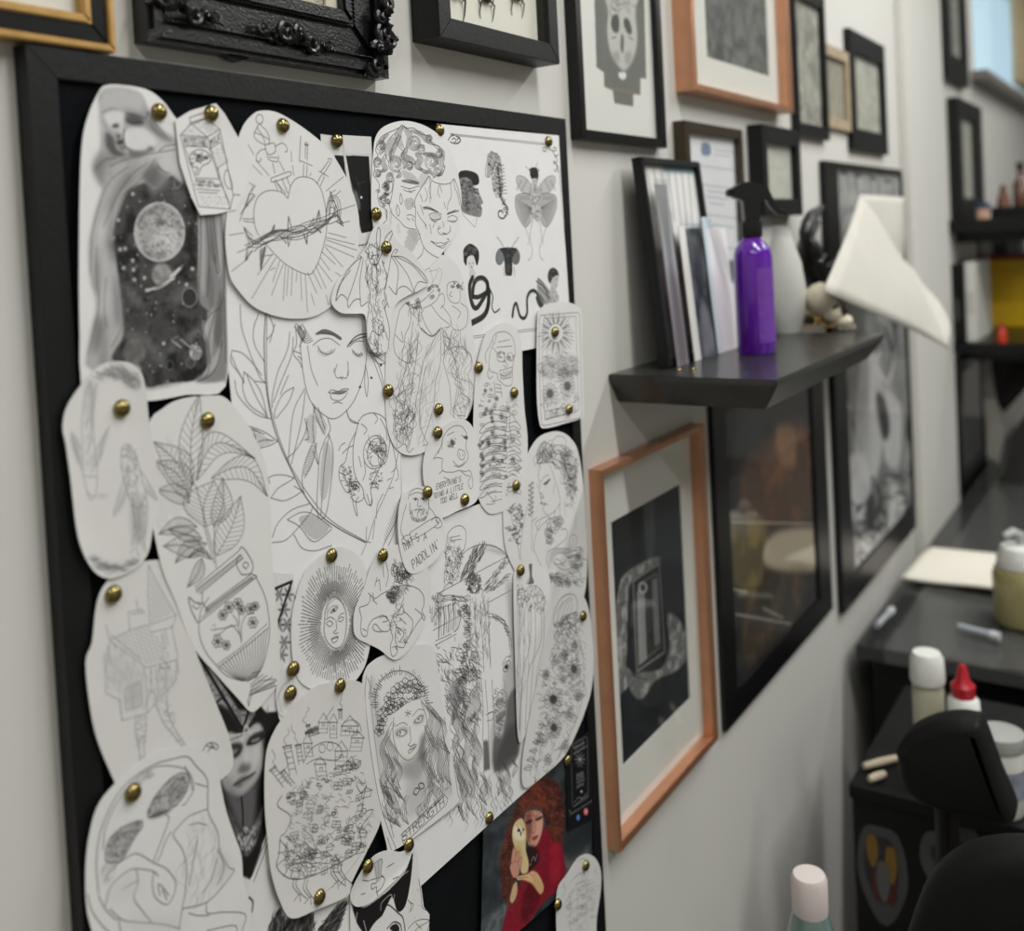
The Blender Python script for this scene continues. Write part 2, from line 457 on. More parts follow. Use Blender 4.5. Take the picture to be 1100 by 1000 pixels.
    def text(s, t, p0, p1, h, up=None, w=None, c=None, op=None, gap=0.35):
        """stroke lettering along p0 -> p1 with height vector up*h (photo frame)"""
        p0, p1 = np.array(p0, float), np.array(p1, float); u = (p1 - p0) / (len(t) * (1 + gap) - gap)
        up = np.array(up if up is not None else (u[1], -u[0]), float); up = up / np.linalg.norm(up) * h
        for i, ch in enumerate(t):
            o = p0 + u * i * (1 + gap)
            for st in FONT.get(ch, '').split('|'):
                q = [o + u * int(k[0]) / 4 + up * int(k[1]) / 6 for k in st.split()]
                if len(q) > 1: s.line(q, w, c, op, sm=False)
        return s
    def dots(s, poly, n, r0, r1, c=30, op=1.0, sm=True):
        for p in s.inside(spline(T2(poly), True) if sm else T2(poly), n):
            q = s.M([p])[0]; rr = random.uniform(r0, r1) / 1000 * s.res; m = int(rr + 2)
            x, y = int(q[0]), int(q[1]); X = np.arange(x - m, x + m + 1)[None] + 0.5; Y = np.arange(y - m, y + m + 1)[:, None] + 0.5
            s._blend(x - m, y - m, np.clip(rr + 0.5 - np.sqrt((X - q[0]) ** 2 + (Y - q[1]) ** 2), 0, 1), c, op)
        return s
    def material(s, name, rough=0.7, coat=0.0):
        im = bpy.data.images.new(name, s.W, s.H)
        a = np.ones((s.H, s.W, 4), np.float32); a[..., :3] = np.clip(s.im[::-1] / 255.0, 0, 1)
        im.pixels.foreach_set(a.ravel()); im.update(); im.pack()
        m = bpy.data.materials.new(name); m.use_nodes = True; nt = m.node_tree
        tx = nt.nodes.new('ShaderNodeTexImage'); tx.image = im; tx.extension = 'EXTEND'
        b = nt.nodes['Principled BSDF']; nt.links.new(tx.outputs[0], b.inputs['Base Color'])
        b.inputs['Roughness'].default_value = rough; b.inputs['Coat Weight'].default_value = coat
        b.inputs['Specular IOR Level'].default_value = 0.35
        return m
# ------------------------------------------------------------------ the room
XA, XB, YB, ZC = -1.6, 6.2, -3.4, 2.68
# window opening in the picture wall, far along
w0 = at(1046, 60, 0.0); w1 = at(1100, 101, 0.0)
WX0, WX1, WZ0, WZ1 = w0.x, w0.x + 2.0, at(1044, 77, 0.0).z, 2.45
bm = bmesh.new()
add_box(bm, XA, WX0, 0, 0.075, 0, ZC); add_box(bm, WX1, XB, 0, 0.075, 0, ZC)
add_box(bm, WX0, WX1, 0, 0.075, 0, WZ0); add_box(bm, WX0, WX1, 0, 0.075, WZ1, ZC)
struct('wall_left', bm, WALLPAINT)
struct('wall_far', box(XB, XB + 0.1, YB, 0.2, 0, ZC), WALLPAINT)
struct('wall_right', box(XA, XB, YB - 0.1, YB, 0, ZC), WALLPAINT)
struct('wall_back', box(XA - 0.1, XA, YB, 0.2, 0, ZC), WALLPAINT)
struct('ceiling', box(XA - 0.1, XB + 0.1, YB - 0.1, 0.2, ZC, ZC + 0.1), mat('ceiling_paint', (225, 225, 220), 0.9))
struct('floor', box(XA - 0.1, XB + 0.1, YB - 0.1, 0.2, -0.1, 0), mat('floor_vinyl', (120, 112, 102), 0.5, noise=0.2, nscale=8))
struct('baseboard_left', box(XA, XB, -0.015, -0.0002, 0.0002, 0.1, 0.004), mat('skirting_white', (215, 213, 205), 0.5))
pl, pr = at(972, 300).x, at(1012, 300).x
struct('trim_1', box(pl, pr, -0.022, -0.0002, 0.1005, ZC - 0.0005, 0.004), WALLPAINT)   # shallow boxed-in pipe chase
# window: frame, sill, pane, curtain
UPVC = mat('window_white', (225, 226, 226), 0.35)
bm = bmesh.new(); t = 0.03
add_box(bm, WX0, WX0 + t, 0.02, 0.07, WZ0, WZ1); add_box(bm, WX1 - t, WX1, 0.02, 0.07, WZ0, WZ1)
add_box(bm, WX0 + t, WX1 - t, 0.02, 0.07, WZ0, WZ0 + t); add_box(bm, WX0 + t, WX1 - t, 0.02, 0.07, WZ1 - t, WZ1)
wf = struct('window_1', bm, UPVC)
obj('window_pane', box(WX0 + t, WX1 - t, 0.04, 0.05, WZ0 + t, WZ1 - t), glass_mat('window_glass', (235, 245, 250)), wf)
obj('window_sill', box(WX0 - 0.08, WX1 + 0.08, -0.05, 0.02, WZ0 - 0.03, WZ0 - 0.0005, 0.004), mat('sill_stone', (120, 116, 108), 0.5), wf)
# ------------------------------------------------------------------ framed pictures
def rail_poly(x0, x1, z0, z1, w, side):
    """mitred outline of one rail on the XZ plane; w = (left, right, bottom, top)"""
    l, r_, b, t = w
    o = [(x0, z0), (x1, z0), (x1, z1), (x0, z1)]
    i = [(x0 + l, z0 + b), (x1 - r_, z0 + b), (x1 - r_, z1 - t), (x0 + l, z1 - t)]
    k = {'bottom': 0, 'right': 1, 'top': 2, 'left': 3}[side]
    return [o[k], o[(k + 1) % 4], i[(k + 1) % 4], i[k]]
def rails(parent, x0, x1, z0, z1, w, yb, yf, m, bev=0.0006, name='frame_rail', T=None):
    for s in ('bottom', 'right', 'top', 'left'):
        bm = bmesh.new()
        prism(bm, [(x, yb, z) for x, z in rail_poly(x0, x1, z0, z1, w, s)], (0, yf - yb, 0))
        es = [e for e in bm.edges if abs(e.verts[0].co.y - yf) < 1e-6 and abs(e.verts[1].co.y - yf) < 1e-6]
        bmesh.ops.recalc_face_normals(bm, faces=bm.faces[:])
        if bev: bmesh.ops.bevel(bm, geom=es, offset=bev, segments=2, affect='EDGES')
        if T is not None: bm.transform(T)
        obj(name, bm, m, parent)
def ring(bm, x0, x1, z0, z1, w, yb, yf):
    for s in ('bottom', 'right', 'top', 'left'):
        prism(bm, [(x, yb, z) for x, z in rail_poly(x0, x1, z0, z1, w, s)], (0, yf - yb, 0))
    return bm
def plate(x0, x1, z0, z1, yb, yf, T=None):
    """thin slab facing the room, UV-mapped left-right / bottom-top"""
    bm = box(x0, x1, yf, yb, z0, z1); uv = bm.loops.layers.uv.new('UVMap')
    for fc in bm.faces:
        for l in fc.loops: l[uv].uv = ((l.vert.co.x - x0) / (x1 - x0), (l.vert.co.z - z0) / (z1 - z0))
    if T is not None: bm.transform(T)
    return bm
def frame(name, label, cat, x0, x1, z0, z1, depth, w, m, ys=0.0, mat_w=None, recess=0.006, print_m=None, glass=True, group=None, gm=None, T=None, mat_m=None, bev=0.0006):
    """box frame against the wall; returns (root, print rectangle, print plane y)"""
    yf = ys - depth
    base = Vector(((x0 + x1) / 2, ys, z0))
    if T is not None: base = T @ base
    rt = thing(name, label, cat, base, group)
    rails(rt, x0, x1, z0, z1, w, ys, yf, m, bev, T=T)
    ix0, ix1, iz0, iz1 = x0 + w[0], x1 - w[1], z0 + w[2], z1 - w[3]
    yi = yf + recess
    bm = box(ix0, ix1, min(yi + 0.0051, ys - 0.0004), ys - 0.0002, iz0, iz1)
    if T is not None: bm.transform(T)
    obj('backing_board', bm, BLACKWOOD, rt)
    px0, px1, pz0, pz1 = ix0, ix1, iz0, iz1
    if mat_w:
        bm = ring(bmesh.new(), ix0, ix1, iz0, iz1, mat_w, yi + 0.0035, yi + 0.002)
        if T is not None: bm.transform(T)
        obj('mat_board', bm, mat_m or MATBOARD, rt)
        px0, px1, pz0, pz1 = ix0 + mat_w[0], ix1 - mat_w[1], iz0 + mat_w[2], iz1 - mat_w[3]
    if print_m is not None:
        obj('print', plate(px0, px1, pz0, pz1, min(yi + 0.005, ys - 0.00045), yi + 0.0037, T), print_m((px0, px1, pz0, pz1), yi + 0.0037), rt)
    if glass:
        bm = box(ix0, ix1, yi, yi + 0.0015, iz0, iz1)
        if T is not None: bm.transform(T)
        obj('glass_pane', bm, gm or GLASS, rt)
    return rt
def px_rect(tl, br, y):
    a, b = at(*tl, y), at(*br, y); return a.x, b.x, b.z, a.z
def xw(p, q, y): return abs(at(*q, y).x - at(*p, y).x)
def zw(p, q, y): return abs(at(*q, y).z - at(*p, y).z)

# gold and black frame, top left
y = -0.014
x1, z0 = at(126, 56.5, y).x, at(126, 56.5, y).z
x0 = x1 - 0.21; z1 = z0 + 0.27
g = 0.0042; k = 0.0095
GB = thing('picture_frame', 'gold-edged black picture frame above the top left corner of the pinboard', 'picture frame', ((x0 + x1) / 2, 0, z0))
ow = [(0, GOLD, y, 0.0042), (0.0042, BLACKGLOSS, y + 0.002, 0.0105), (0.0147, GOLD, y + 0.0005, 0.005)]
for off, m, yf, wd in ow:
    rails(GB, x0 + off, x1 - off, z0 + off, z1 - off, (wd,) * 4, -0.0005, yf, m, 0.0008, name='gold_bead' if m is GOLD else 'frame_rail')
off = 0.0197
obj('mat_board', ring(bmesh.new(), x0 + off, x1 - off, z0 + off, z1 - off, (0.0135,) * 4, -0.004, -0.006), MATBOARD, GB)
o2 = off + 0.0135
def gb_print(rect, y):
    a = Art(rect, y, (120, 105, 95), 1500, 0.25)
    a.fill('0 -40 90 -40 82 13 0 2', 95, 0.9, 1.0, noise=(150, 135, 122), cell=10)
    a.scrib('0 -40 90 -40 82 13 0 2', 120, 18, 10, 20, w=0.8, c=(60, 52, 48), op=0.5)
    return a.material('old_print')
obj('print', plate(x0 + o2, x1 - o2, z0 + o2, z1 - o2, -0.003, -0.0042), gb_print((x0 + o2, x1 - o2, z0 + o2, z1 - o2), -0.0042), GB)
obj('backing_board', box(x0 + off, x1 - off, -0.003, -0.0005, z0 + off, z1 - off), BLACKWOOD, GB)
obj('glass_pane', box(x0 + off, x1 - off, -0.0085, -0.0075, z0 + off, z1 - off), GLASS, GB)

# ornate carved black frame
y = -0.017
xa, za = at(162, 34, y).x, at(420, 84, y).z
xb = at(421, 84, y).x
hgt = 0.22
bw = 0.047
ORN = thing('ornate_frame', 'carved black baroque picture frame with scrolls and beading above the pinboard', 'picture frame', ((xa + xb) / 2, 0, za))
CARVE = mat('carved_black_lacquer', (20, 20, 21), 0.27, bump=0.2, bscale=500)
rails(ORN, xa, xb, za, za + hgt, (0.012,) * 4, -0.0005, y, CARVE, 0.003)
rails(ORN, xa + 0.012, xb - 0.012, za + 0.012, za + hgt - 0.012, (0.024,) * 4, -0.0005, y + 0.0055, CARVE, 0.003)
rails(ORN, xa + 0.036, xb - 0.036, za + 0.036, za + hgt - 0.036, (0.011,) * 4, -0.0005, y + 0.003, CARVE, 0.002)
ix0, ix1, iz0, iz1 = xa + bw, xb - bw, za + bw, za + hgt - bw
obj('mat_board', ring(bmesh.new(), ix0, ix1, iz0, iz1, (0.012, 0.012, 0.002, 0.012), -0.005, -0.007), mat('cream_mat', (214, 208, 190), 0.9), ORN)
def orn_print(rect, y):
    a = Art(rect, y, (150, 146, 132), 1800, 0.2)
    P = '250 -60 400 -60 380 26 330 12 250 0'
    a.scrib(P, 500, 9, 6, 20, w=0.7, c=60, op=0.6, sm=False); a.scrib(P, 300, 10, 8, 20, w=0.7, c=(225, 220, 200), op=0.6, sm=False)
    return a.material('engraving_print')
obj('print', plate(ix0 + .012, ix1 - .012, iz0 + .002, iz1 - .012, -0.003, -0.0045), orn_print((ix0 + .012, ix1 - .012, iz0 + .002, iz1 - .012), -0.0045), ORN)
obj('backing_board', box(ix0, ix1, -0.003, -0.0005, iz0, iz1), BLACKWOOD, ORN)
obj('glass_pane', box(ix0, ix1, -0.0095, -0.0085, iz0, iz1), GLASS, ORN)
# beading rows: one mesh each (hundreds of 1.5 mm beads)
for nm, off, yy, rr in (('beading', 0.0135, y + 0.0005, 0.0011), ('beading', 0.0375, y + 0.0025, 0.0011)):
    bm = bmesh.new(); L = xb - xa - 2 * off; n = int(L / 0.0031)
    for i in range(n + 1): blob(bm, (xa + off + L * i / n, yy, za + off), (rr, rr, rr), sub=1)
    for i in range(1, 12):
        for xx in (xa + off, xb - off): blob(bm, (xx, yy, za + off + i * 0.0031), (rr, rr, rr), sub=1)
    b_ = obj(nm, bm, CARVE, ORN, smooth=True); b_['kind'] = 'stuff'
def scroll(cx, cz, s, flip=1, rot=0.0):
    """an acanthus scroll: two volutes and leaves, in relief"""
    bm = bmesh.new(); c, sn = math.cos(rot), math.sin(rot)
    def Pt(u, v, dy=0.0):
        u *= flip; return (cx + (u * c - v * sn) * s, y + 0.003 - dy * s, cz + (u * sn + v * c) * s)
    for ox, oz, sg, R in ((-0.5, 0.12, 1, 0.34), (0.55, -0.1, -1, 0.3), (0.05, 0.22, 1, 0.2)):
        pts = []; rad = []
        for i in range(26):
            t = i / 25; a = sg * (t * 9.0) + 0.6; q = R * (1 - 0.85 * t)
            pts.append(Pt(ox + q * math.cos(a), oz + q * math.sin(a), 0.18 + 0.16 * t)); rad.append(s * (0.11 - 0.05 * t))
        tube(bm, pts, rad, 7)
    for k in range(9):
        a = k / 8 * math.pi * 1.0 - 0.1; q = 0.42 + 0.1 * math.sin(k * 2.1)
        tube(bm, [Pt(0.15 * math.cos(a), 0.1 * math.sin(a), 0.1), Pt(q * 0.7 * math.cos(a), -0.12 + q * 0.5 * math.sin(a), 0.34), Pt(q * 1.15 * math.cos(a + 0.15), -0.2 + q * 0.6 * math.sin(a), 0.15)], [s * 0.1, s * 0.12, s * 0.03], 6)
    for k in range(5):
        blob(bm, Pt(-1.0 + 0.12 * k, -0.1 + 0.05 * k, 0.1), (s * 0.1, s * 0.08, s * 0.1), sub=1)
        blob(bm, Pt(1.0 - 0.1 * k, -0.12 + 0.03 * k, 0.1), (s * 0.09, s * 0.07, s * 0.09), sub=1)
    return obj('carved_scroll', bm, CARVE, ORN, smooth=True)
for (px, py, s, fl, ro) in ((190, 8, 0.021, 1, -0.1), (222, 20, 0.014, -1, 0.0), (318, 42, 0.023, 1, 0.05), (290, 36, 0.014, 1, -0.1), (347, 52, 0.013, -1, 0.1), (408, 58, 0.026, -1, 0.7), (412, 22, 0.024, 1, 1.57), (414, 40, 0.016, -1, 1.3)):
    p = at(px, py, y); scroll(p.x, p.z, s, fl, ro)
bm = bmesh.new()    # pointed drop below the bottom rail
q = [at(236, 51, -0.01), at(276, 58, -0.01), at(270, 62, -0.01), at(256, 66.5, -0.01), at(247, 62, -0.01)]
prism(bm, q, (0, 0.006, 0)); obj('carved_drop', bm, CARVE, ORN)

# shadow box with pinned insects
y = -0.0292
x0, z0 = at(472.7, 39.6, y).x, at(472.7, 39.6, y).z; x1 = at(601.8, 72.4, y).x
wl, wb, wr = xw((472.7, 20), (486, 20), y), zw((486, 20), (486, 43), y), xw((592, 49.5), (601.8, 49.5), y)
SB = thing('shadow_box', 'deep black shadow box of pinned insects above the pinboard', 'picture frame', ((x0 + x1) / 2, 0, z0))
z1 = z0 + 0.2
rails(SB, x0, x1, z0, z1, (wl, wr, wb, wb), -0.0005, y, BLACKWOOD, 0.0006)
obj('backing_board', box(x0 + wl, x1 - wr, y + 0.0135, -0.001, z0 + wb, z1 - wb), mat('insect_card', (226, 225, 212), 0.9), SB)
obj('glass_pane', box(x0 + wl, x1 - wr, y + 0.003, y + 0.0045, z0 + wb, z1 - wb), GLASS, SB)
BUG = mat('beetle_shell', (52, 46, 40), 0.3, coat=0.4)
for n_, (px, py, s, lb) in enumerate(((490, -8, 1.0, 'long-legged dark beetle pinned leftmost in the shadow box'), (524, 1, 0.8, 'dark beetle pinned between two others in the shadow box'), (557, 0, 0.75, 'brownish beetle pinned rightmost in the shadow box'))):
    p = at(px, py, y + 0.0105); q = Vector((p.x, y + 0.0105, p.z + 0.008))
    bt = thing('beetle', lb, 'insect', (q.x, y + 0.0134, q.z), 'pinned insects in the shadow box')
    m_ = BUG if n_ < 2 else mat('brown_shell', (88, 62, 40), 0.35)
    bm = blob(bmesh.new(), q, (0.0085 * s, 0.0035, 0.013 * s)); obj('wing_case', bm, m_, bt, smooth=True)
    bm = blob(bmesh.new(), q + Vector((0, 0, 0.016 * s)), (0.006 * s, 0.003, 0.0055 * s)); blob(bm, q + Vector((0, 0, 0.023 * s)), (0.0035 * s, 0.0025, 0.004 * s)); obj('head', bm, m_, bt, smooth=True)
    for sd in (-1, 1):
        for kz, L in ((0.012, 0.012), (0.002, 0.016), (-0.009, 0.021)):
            b0 = q + Vector((sd * 0.006 * s, 0.001, kz * s)); dn = -1 if kz < 0.01 else 1
            obj('leg', tube(bmesh.new(), [b0, b0 + Vector((sd * 0.007 * s, -0.001, dn * 0.004 * s)), b0 + Vector((sd * 0.0075 * s, 0.001, dn * L * 0.75 * s)), b0 + Vector((sd * 0.0055 * s, 0.0015, dn * L * 1.05 * s))], [0.0012 * s, 0.001 * s, 0.0006 * s, 0.0003], 6), m_, bt, smooth=True)

# skull print in a black frame
y = -0.0136
x0, x1 = at(625, 148, y).x, at(716.9, 158, y).x; z0 = at(625, 149, y).z
wl, wr, wb = xw((623, 100), (629, 100), y), xw((711.6, 149), (716.9, 149), y), zw((640, 141), (640, 151.5), y)
def skull_print(rect, y):
    a = Art(rect, y, (222, 222, 216), 1200).at(590, 0, 5.88)
    G = (112, 114, 108)
    a.fill('272 -320 285 0 298 420 345 455 348 545 400 568 412 650 530 668 530 592 575 596 575 490 612 492 600 0 596 -320', G, 1, sm=False)
    a.line('345 455 348 545 410 560 575 596 575 490', 0.7, (170, 140, 95), sm=False); a.line('345 -100 350 440 400 555 550 570 570 490', 0.6, 150, 0.7, sm=False)
    a.fill('400 -300 540 -300 590 -100 545 60 555 200 550 300 520 390 480 440 450 430 400 360 375 280 365 180 370 60 330 -120', (205, 206, 198), 0.85, 2.0)
    a.scrib('400 -300 540 -300 590 -100 545 60 380 60 330 -120', 160, 60, 80, 40, w=0.9, c=70, op=0.5)
    a.fill('400 100 430 90 442 140 435 200 405 195 390 150', (78, 80, 76), 1, 1.2); a.fill('475 115 500 120 520 180 515 215 490 200 470 150', (78, 80, 76), 1, 1.2)
    a.fill('455 215 470 240 465 330 450 300', (88, 90, 86), 0.9, 1.0); a.fill('400 330 440 330 440 390 410 380', 140, 0.6, 2); a.fill('480 330 520 330 510 390 480 400', 140, 0.6, 2)
    a.fill('440 455 480 455 485 485 462 500 440 480', 225, 1, 0.6); a.lines('395 110 380 60/420 230 395 240/500 230 530 250', w=1.0, c=90)
    return a.material('skull_print')
frame('picture_frame', 'thin black frame with a grey skull print on white paper', 'picture frame', x0, x1, z0, z0 + 0.42, 0.0136, (wl, wr, wb, wb), BLACKGLOSS, recess=0.004, print_m=skull_print)

# upper copper frame
y = -0.026
x0, x1 = at(746, 95.5, y).x, at(853, 122.7, y).x; z0 = at(746, 96.5, y).z
wl, wr, wb = xw((746, 60), (750, 60), y), xw((848, 100), (853, 100), y), zw((800, 98), (800, 105), y)
px = px_rect((756, 0), (825.5, 82), y + 0.0157)
def blur_print(bg, tones, poly, n=160, L=30, ang=85, seed=1):
    def fn(rect, y):
        a = Art(rect, y, bg, 900)
        P = T2(poly); a.fill(P, tones[0], 1, 1.0, sm=False, noise=tones[1], cell=14)
        for t in tones[2:]: a.scrib(P, n, L, ang, 25, w=2.2, c=t, op=0.4, sm=False)
        return a.material('photo_print')
    return fn
mw = (px[0] - x0 - wl, x1 - wr - px[1], px[2] - z0 - wb, 0.05)
frame('picture_frame', 'copper frame round a grey photograph in a wide white mat, above the shelf', 'picture frame', x0, x1, z0, z0 + 0.36, 0.026, (wl, wr, wb, wb), COPPER, mat_w=mw, recess=0.0125,
      print_m=blur_print((110, 112, 108), ((84, 86, 84), (120, 122, 118), 165, 60), '700 -140 850 -140 850 120 700 120'))

# lower copper frame
y = -0.0165
x0, x1 = at(649, 508, y).x, at(772, 780, y).x; z0, z1 = at(662, 922, y).z, at(700, 481, y).z
x0 = (at(649, 507, y).x + at(665, 922, y).x) / 2
wl, wr, wt, wb = 0.0038, xw((755, 500), (761, 500), y), 0.007, 0.011
px = px_rect((655, 561), (740, 750), y + 0.0152)
def hand_print(rect, y):
    a = Art(rect, y, (30, 34, 38), 1500, 0.1).at(630, 430, 2)
    a.fill('140 190 205 175 215 330 150 330', (52, 60, 66), 0.8, 5)
    a.fill('122 200 142 195 145 330 128 335', (98, 106, 110), 0.6, 3)
    H = (176, 176, 172)
    for p in ('70 400 85 370 125 345 150 335 158 345 120 372 92 400 88 480 84 570 68 570 62 480', '62 560 90 575 100 600 60 640 62 600', '180 455 205 480 218 530 212 560 185 585 150 600 120 640 100 632 92 605 110 585 150 580 170 560 178 520 172 470'):
        a.fill(p, H, 0.95, 1.2, noise=(120, 122, 120), cell=16)
    a.fill('100 385 155 350 165 530 160 545 108 580 103 570', (40, 42, 44), 1, 0.5, sm=False)
    a.line('100 388 156 350 168 540 108 582', 1.6, 190, sm=False, close=True); a.line('112 395 150 372 158 530 118 560', 1.2, 150, sm=False, close=True)
    a.fill('108 410 124 400 130 555 112 570', (165, 168, 168), 0.8, 1, sm=False); a.fill('140 385 152 380 158 520 146 530', (130, 133, 134), 0.8, 1, sm=False)
    a.fill(a.ell(121, 402, 10, 13), 200, 0.8, 0.6); a.fill(a.ell(121, 402, 5, 8), 60)
    a.lines('75 400 90 385/70 440 85 430/95 590 130 600/130 620 165 595/185 480 200 510', w=1.2, c=70, op=0.7)
    return a.material('hand_photo')
mw = (px[0] - x0 - wl, x1 - wr - px[1], px[2] - z0 - wb, z1 - wt - px[3])
frame('picture_frame', 'copper frame with a dark photograph of a hand holding a mirror, under the shelf', 'picture frame', x0, x1, z0, z1, 0.0165, (wl, wr, wb, wt), COPPER, mat_w=mw, recess=0.0115, print_m=hand_print)

# big dark frame under the shelf
y = -0.0075
x0, x1 = at(777, 700, y).x, at(895, 649, y).x; z0 = at(777.5, 791, y).z; z1 = at(764, 433, y).z
wl, wr, wb, wt = xw((776, 650), (790, 650), y), xw((880, 500), (893, 500), y), zw((830, 705), (830, 735), y), 0.02
def reflection_print(rect, y):  # brown and pale blotches paint the room's reflection into the print colour
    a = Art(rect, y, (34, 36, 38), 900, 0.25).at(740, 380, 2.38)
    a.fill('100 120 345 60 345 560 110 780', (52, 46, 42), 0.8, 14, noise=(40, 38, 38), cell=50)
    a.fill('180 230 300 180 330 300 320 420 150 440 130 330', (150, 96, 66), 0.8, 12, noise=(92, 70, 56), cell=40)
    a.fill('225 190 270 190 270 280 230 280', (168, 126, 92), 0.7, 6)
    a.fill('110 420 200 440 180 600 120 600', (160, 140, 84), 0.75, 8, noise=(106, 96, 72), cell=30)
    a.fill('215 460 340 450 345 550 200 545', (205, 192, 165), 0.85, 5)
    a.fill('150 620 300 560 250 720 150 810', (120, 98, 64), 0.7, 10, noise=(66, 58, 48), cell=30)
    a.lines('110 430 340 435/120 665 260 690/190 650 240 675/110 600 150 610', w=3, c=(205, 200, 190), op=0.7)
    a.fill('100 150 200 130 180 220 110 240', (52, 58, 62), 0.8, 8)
    return a.material('painted_reflection')
frame('picture_frame', 'large black frame with brown room reflections painted into its dark print, under the shelf', 'picture frame', x0, x1, z0, z1, 0.0075, (wl, wr, wb, wt), BLACKGLOSS, recess=0.003, print_m=reflection_print)

# narrow black frame right of the upper copper one
y = -0.012
x0, x1 = at(858, 140, y).x, at(892, 150, y).x; z0, z1 = at(891.5, 151, y).z, at(892, 2, y).z
frame('picture_frame', 'black framed grey figure print hanging beside the upper copper frame', 'picture frame', x0, x1, z0, z1, 0.012, (0.014, 0.02, 0.022, 0.022), BLACKGLOSS, recess=0.004,
      print_m=blur_print((150, 150, 142), ((140, 142, 134), (186, 186, 172), 90, 70), '855 0 900 0 900 160 855 160', 60, 22, 80))
# small natural-wood frame, half hidden
y = -0.010
x0, x1 = at(886, 100, y).x, at(913.5, 100, y).x; z0, z1 = at(905, 139.5, y).z, at(905, 54, y).z
frame('picture_frame', 'small pale wooden frame hanging between two black frames', 'picture frame', x0, x1, z0, z1, 0.010, (0.02,) * 4, mat('pale_oak', (176, 160, 132), 0.6, noise=0.2, nscale=50), recess=0.004,
      print_m=blur_print((150, 146, 132), ((130, 126, 112), (170, 166, 150)), '880 40 920 40 920 150 880 150'))
# black frame with a pale print
y = -0.012
x0, x1 = at(915, 100, y).x, at(952.5, 110, y).x; z0, z1 = at(952, 166, y).z, at(915, 31, y).z
frame('picture_frame', 'thick black frame with a pale print hanging nearest the pipe chase', 'picture frame', x0, x1, z0, z1, 0.012, (0.035, 0.03, 0.042, 0.042), BLACKWOOD, recess=0.005,
      print_m=blur_print((196, 196, 182), ((198, 198, 184), (170, 172, 160), 110), '910 20 960 20 960 170 910 170', 40, 20, 70))
# black frame with pale picture behind the spray bottle
y = -0.0228
x0, x1 = at(820, 180, y).x, at(861.5, 200, y).x; z0, z1 = at(861, 231, y).z, at(820, 133, y).z
frame('picture_frame', 'deep black frame with a pale drawing hanging behind the spray bottle', 'picture frame', x0, x1, z0, z1, 0.0228, (0.022, 0.02, 0.026, 0.026), BLACKWOOD, recess=0.006,
      print_m=blur_print((198, 200, 188), ((200, 202, 190), (188, 190, 178), 140), '815 120 870 120 870 240 815 240', 14, 20, 70))
# big black and white film poster
y = -0.012
x0, x1 = at(892, 300, y).x, at(974, 300, y).x; z0, z1 = at(912, 654, y).z, at(893, 173, y).z
def film_print(rect, y):
    a = Art(rect, y, (168, 168, 166), 700, 0.1).at(0, 0, 1)
    a.fill('895 160 985 160 990 215 896 200', (190, 190, 190), 1, 3, sm=False, noise=(150, 150, 152), cell=20)
    for i in range(9):
        u = 903 + i * 8.0
        a.line([(u, 184 + i * 1.6), (u + random.uniform(-1, 3), 205 + i * 1.6)], 5.5, random.choice((30, 36, 40)), 0.95, sm=False)
        if i % 2 == 0: a.line([(u, 184 + i * 1.6), (u + 5, 186 + i * 1.6)], 8, 60, 0.9, sm=False)
    P = '898 222 990 222 990 600 910 645'
    a.fill(P, (150, 150, 150), 1, 5, sm=False, noise=(120, 121, 122), cell=30)
    for k in range(46):
        x0, y0 = random.uniform(902, 982), random.uniform(225, 600); l = random.uniform(25, 80)
        a.line([(x0, y0), (x0 + random.uniform(-6, 8), y0 + l * .5), (x0 + random.uniform(-8, 8), y0 + l)], random.uniform(10, 26), random.choice((228, 214, 205, 70, 48)), 0.75, taper=True)
    for p, c in (('925 385 940 380 950 430 945 500 930 520 918 480', 210), ('908 495 930 490 934 545 920 560 908 540', 226), ('950 420 968 440 965 500 950 490', 214), ('941 425 950 428 956 462 948 470', 26), ('930 540 938 530 940 560 932 570', 30), ('975 450 985 460 984 480 974 470', 40), ('920 585 945 570 950 610 925 620', 222), ('958 520 972 540 970 590 955 590', 216), ('975 570 985 560 985 595 974 600', 44), ('905 240 925 235 930 300 908 310', 200)):
        a.fill(p, c, 0.85, 5)
    a.scrib('915 520 985 500 985 600 920 640', 90, 14, 60, 60, 1, w=7, c=70, op=0.6, sm=False)
    return a.material('film_poster')
frame('framed_poster', 'tall framed black and white poster behind the end of the shelf', 'poster', x0, x1, z0, z1, 0.012, (xw((892, 300), (905, 300), y), 0.006, 0.05, 0.012), BLACKGLOSS, recess=0.003, print_m=film_print)
# frames beyond the pipe chase
y = -0.02
x0, x1 = at(1018, 60, y).x, at(1040, 60, y).x; z0 = at(1018, 82, y).z
frame('picture_frame', 'black frame with a pale grey print hanging left of the window', 'picture frame', x0, x1, z0, z0 + 0.62, 0.02, (0.07,) * 4, BLACKWOOD, recess=0.006,
      print_m=blur_print((186, 186, 172), ((184, 184, 170), (150, 154, 148)), '1010 -80 1050 -80 1050 110 1010 110'))
y = -0.008
x0, x1 = at(1031, 450, y).x, at(1059, 450, y).x; z0, z1 = at(1033, 537, y).z, at(1030, 384, y).z
frame('picture_frame', 'black frame with a dark portrait print hanging under the wall shelves', 'picture frame', x0, x1, z0, z1, 0.008, (0.05, 0.05, 0.06, 0.05), BLACKGLOSS, recess=0.003,
      print_m=blur_print((60, 62, 66), ((52, 54, 58), (76, 78, 82)), '1020 380 1070 380 1070 540 1020 540'))
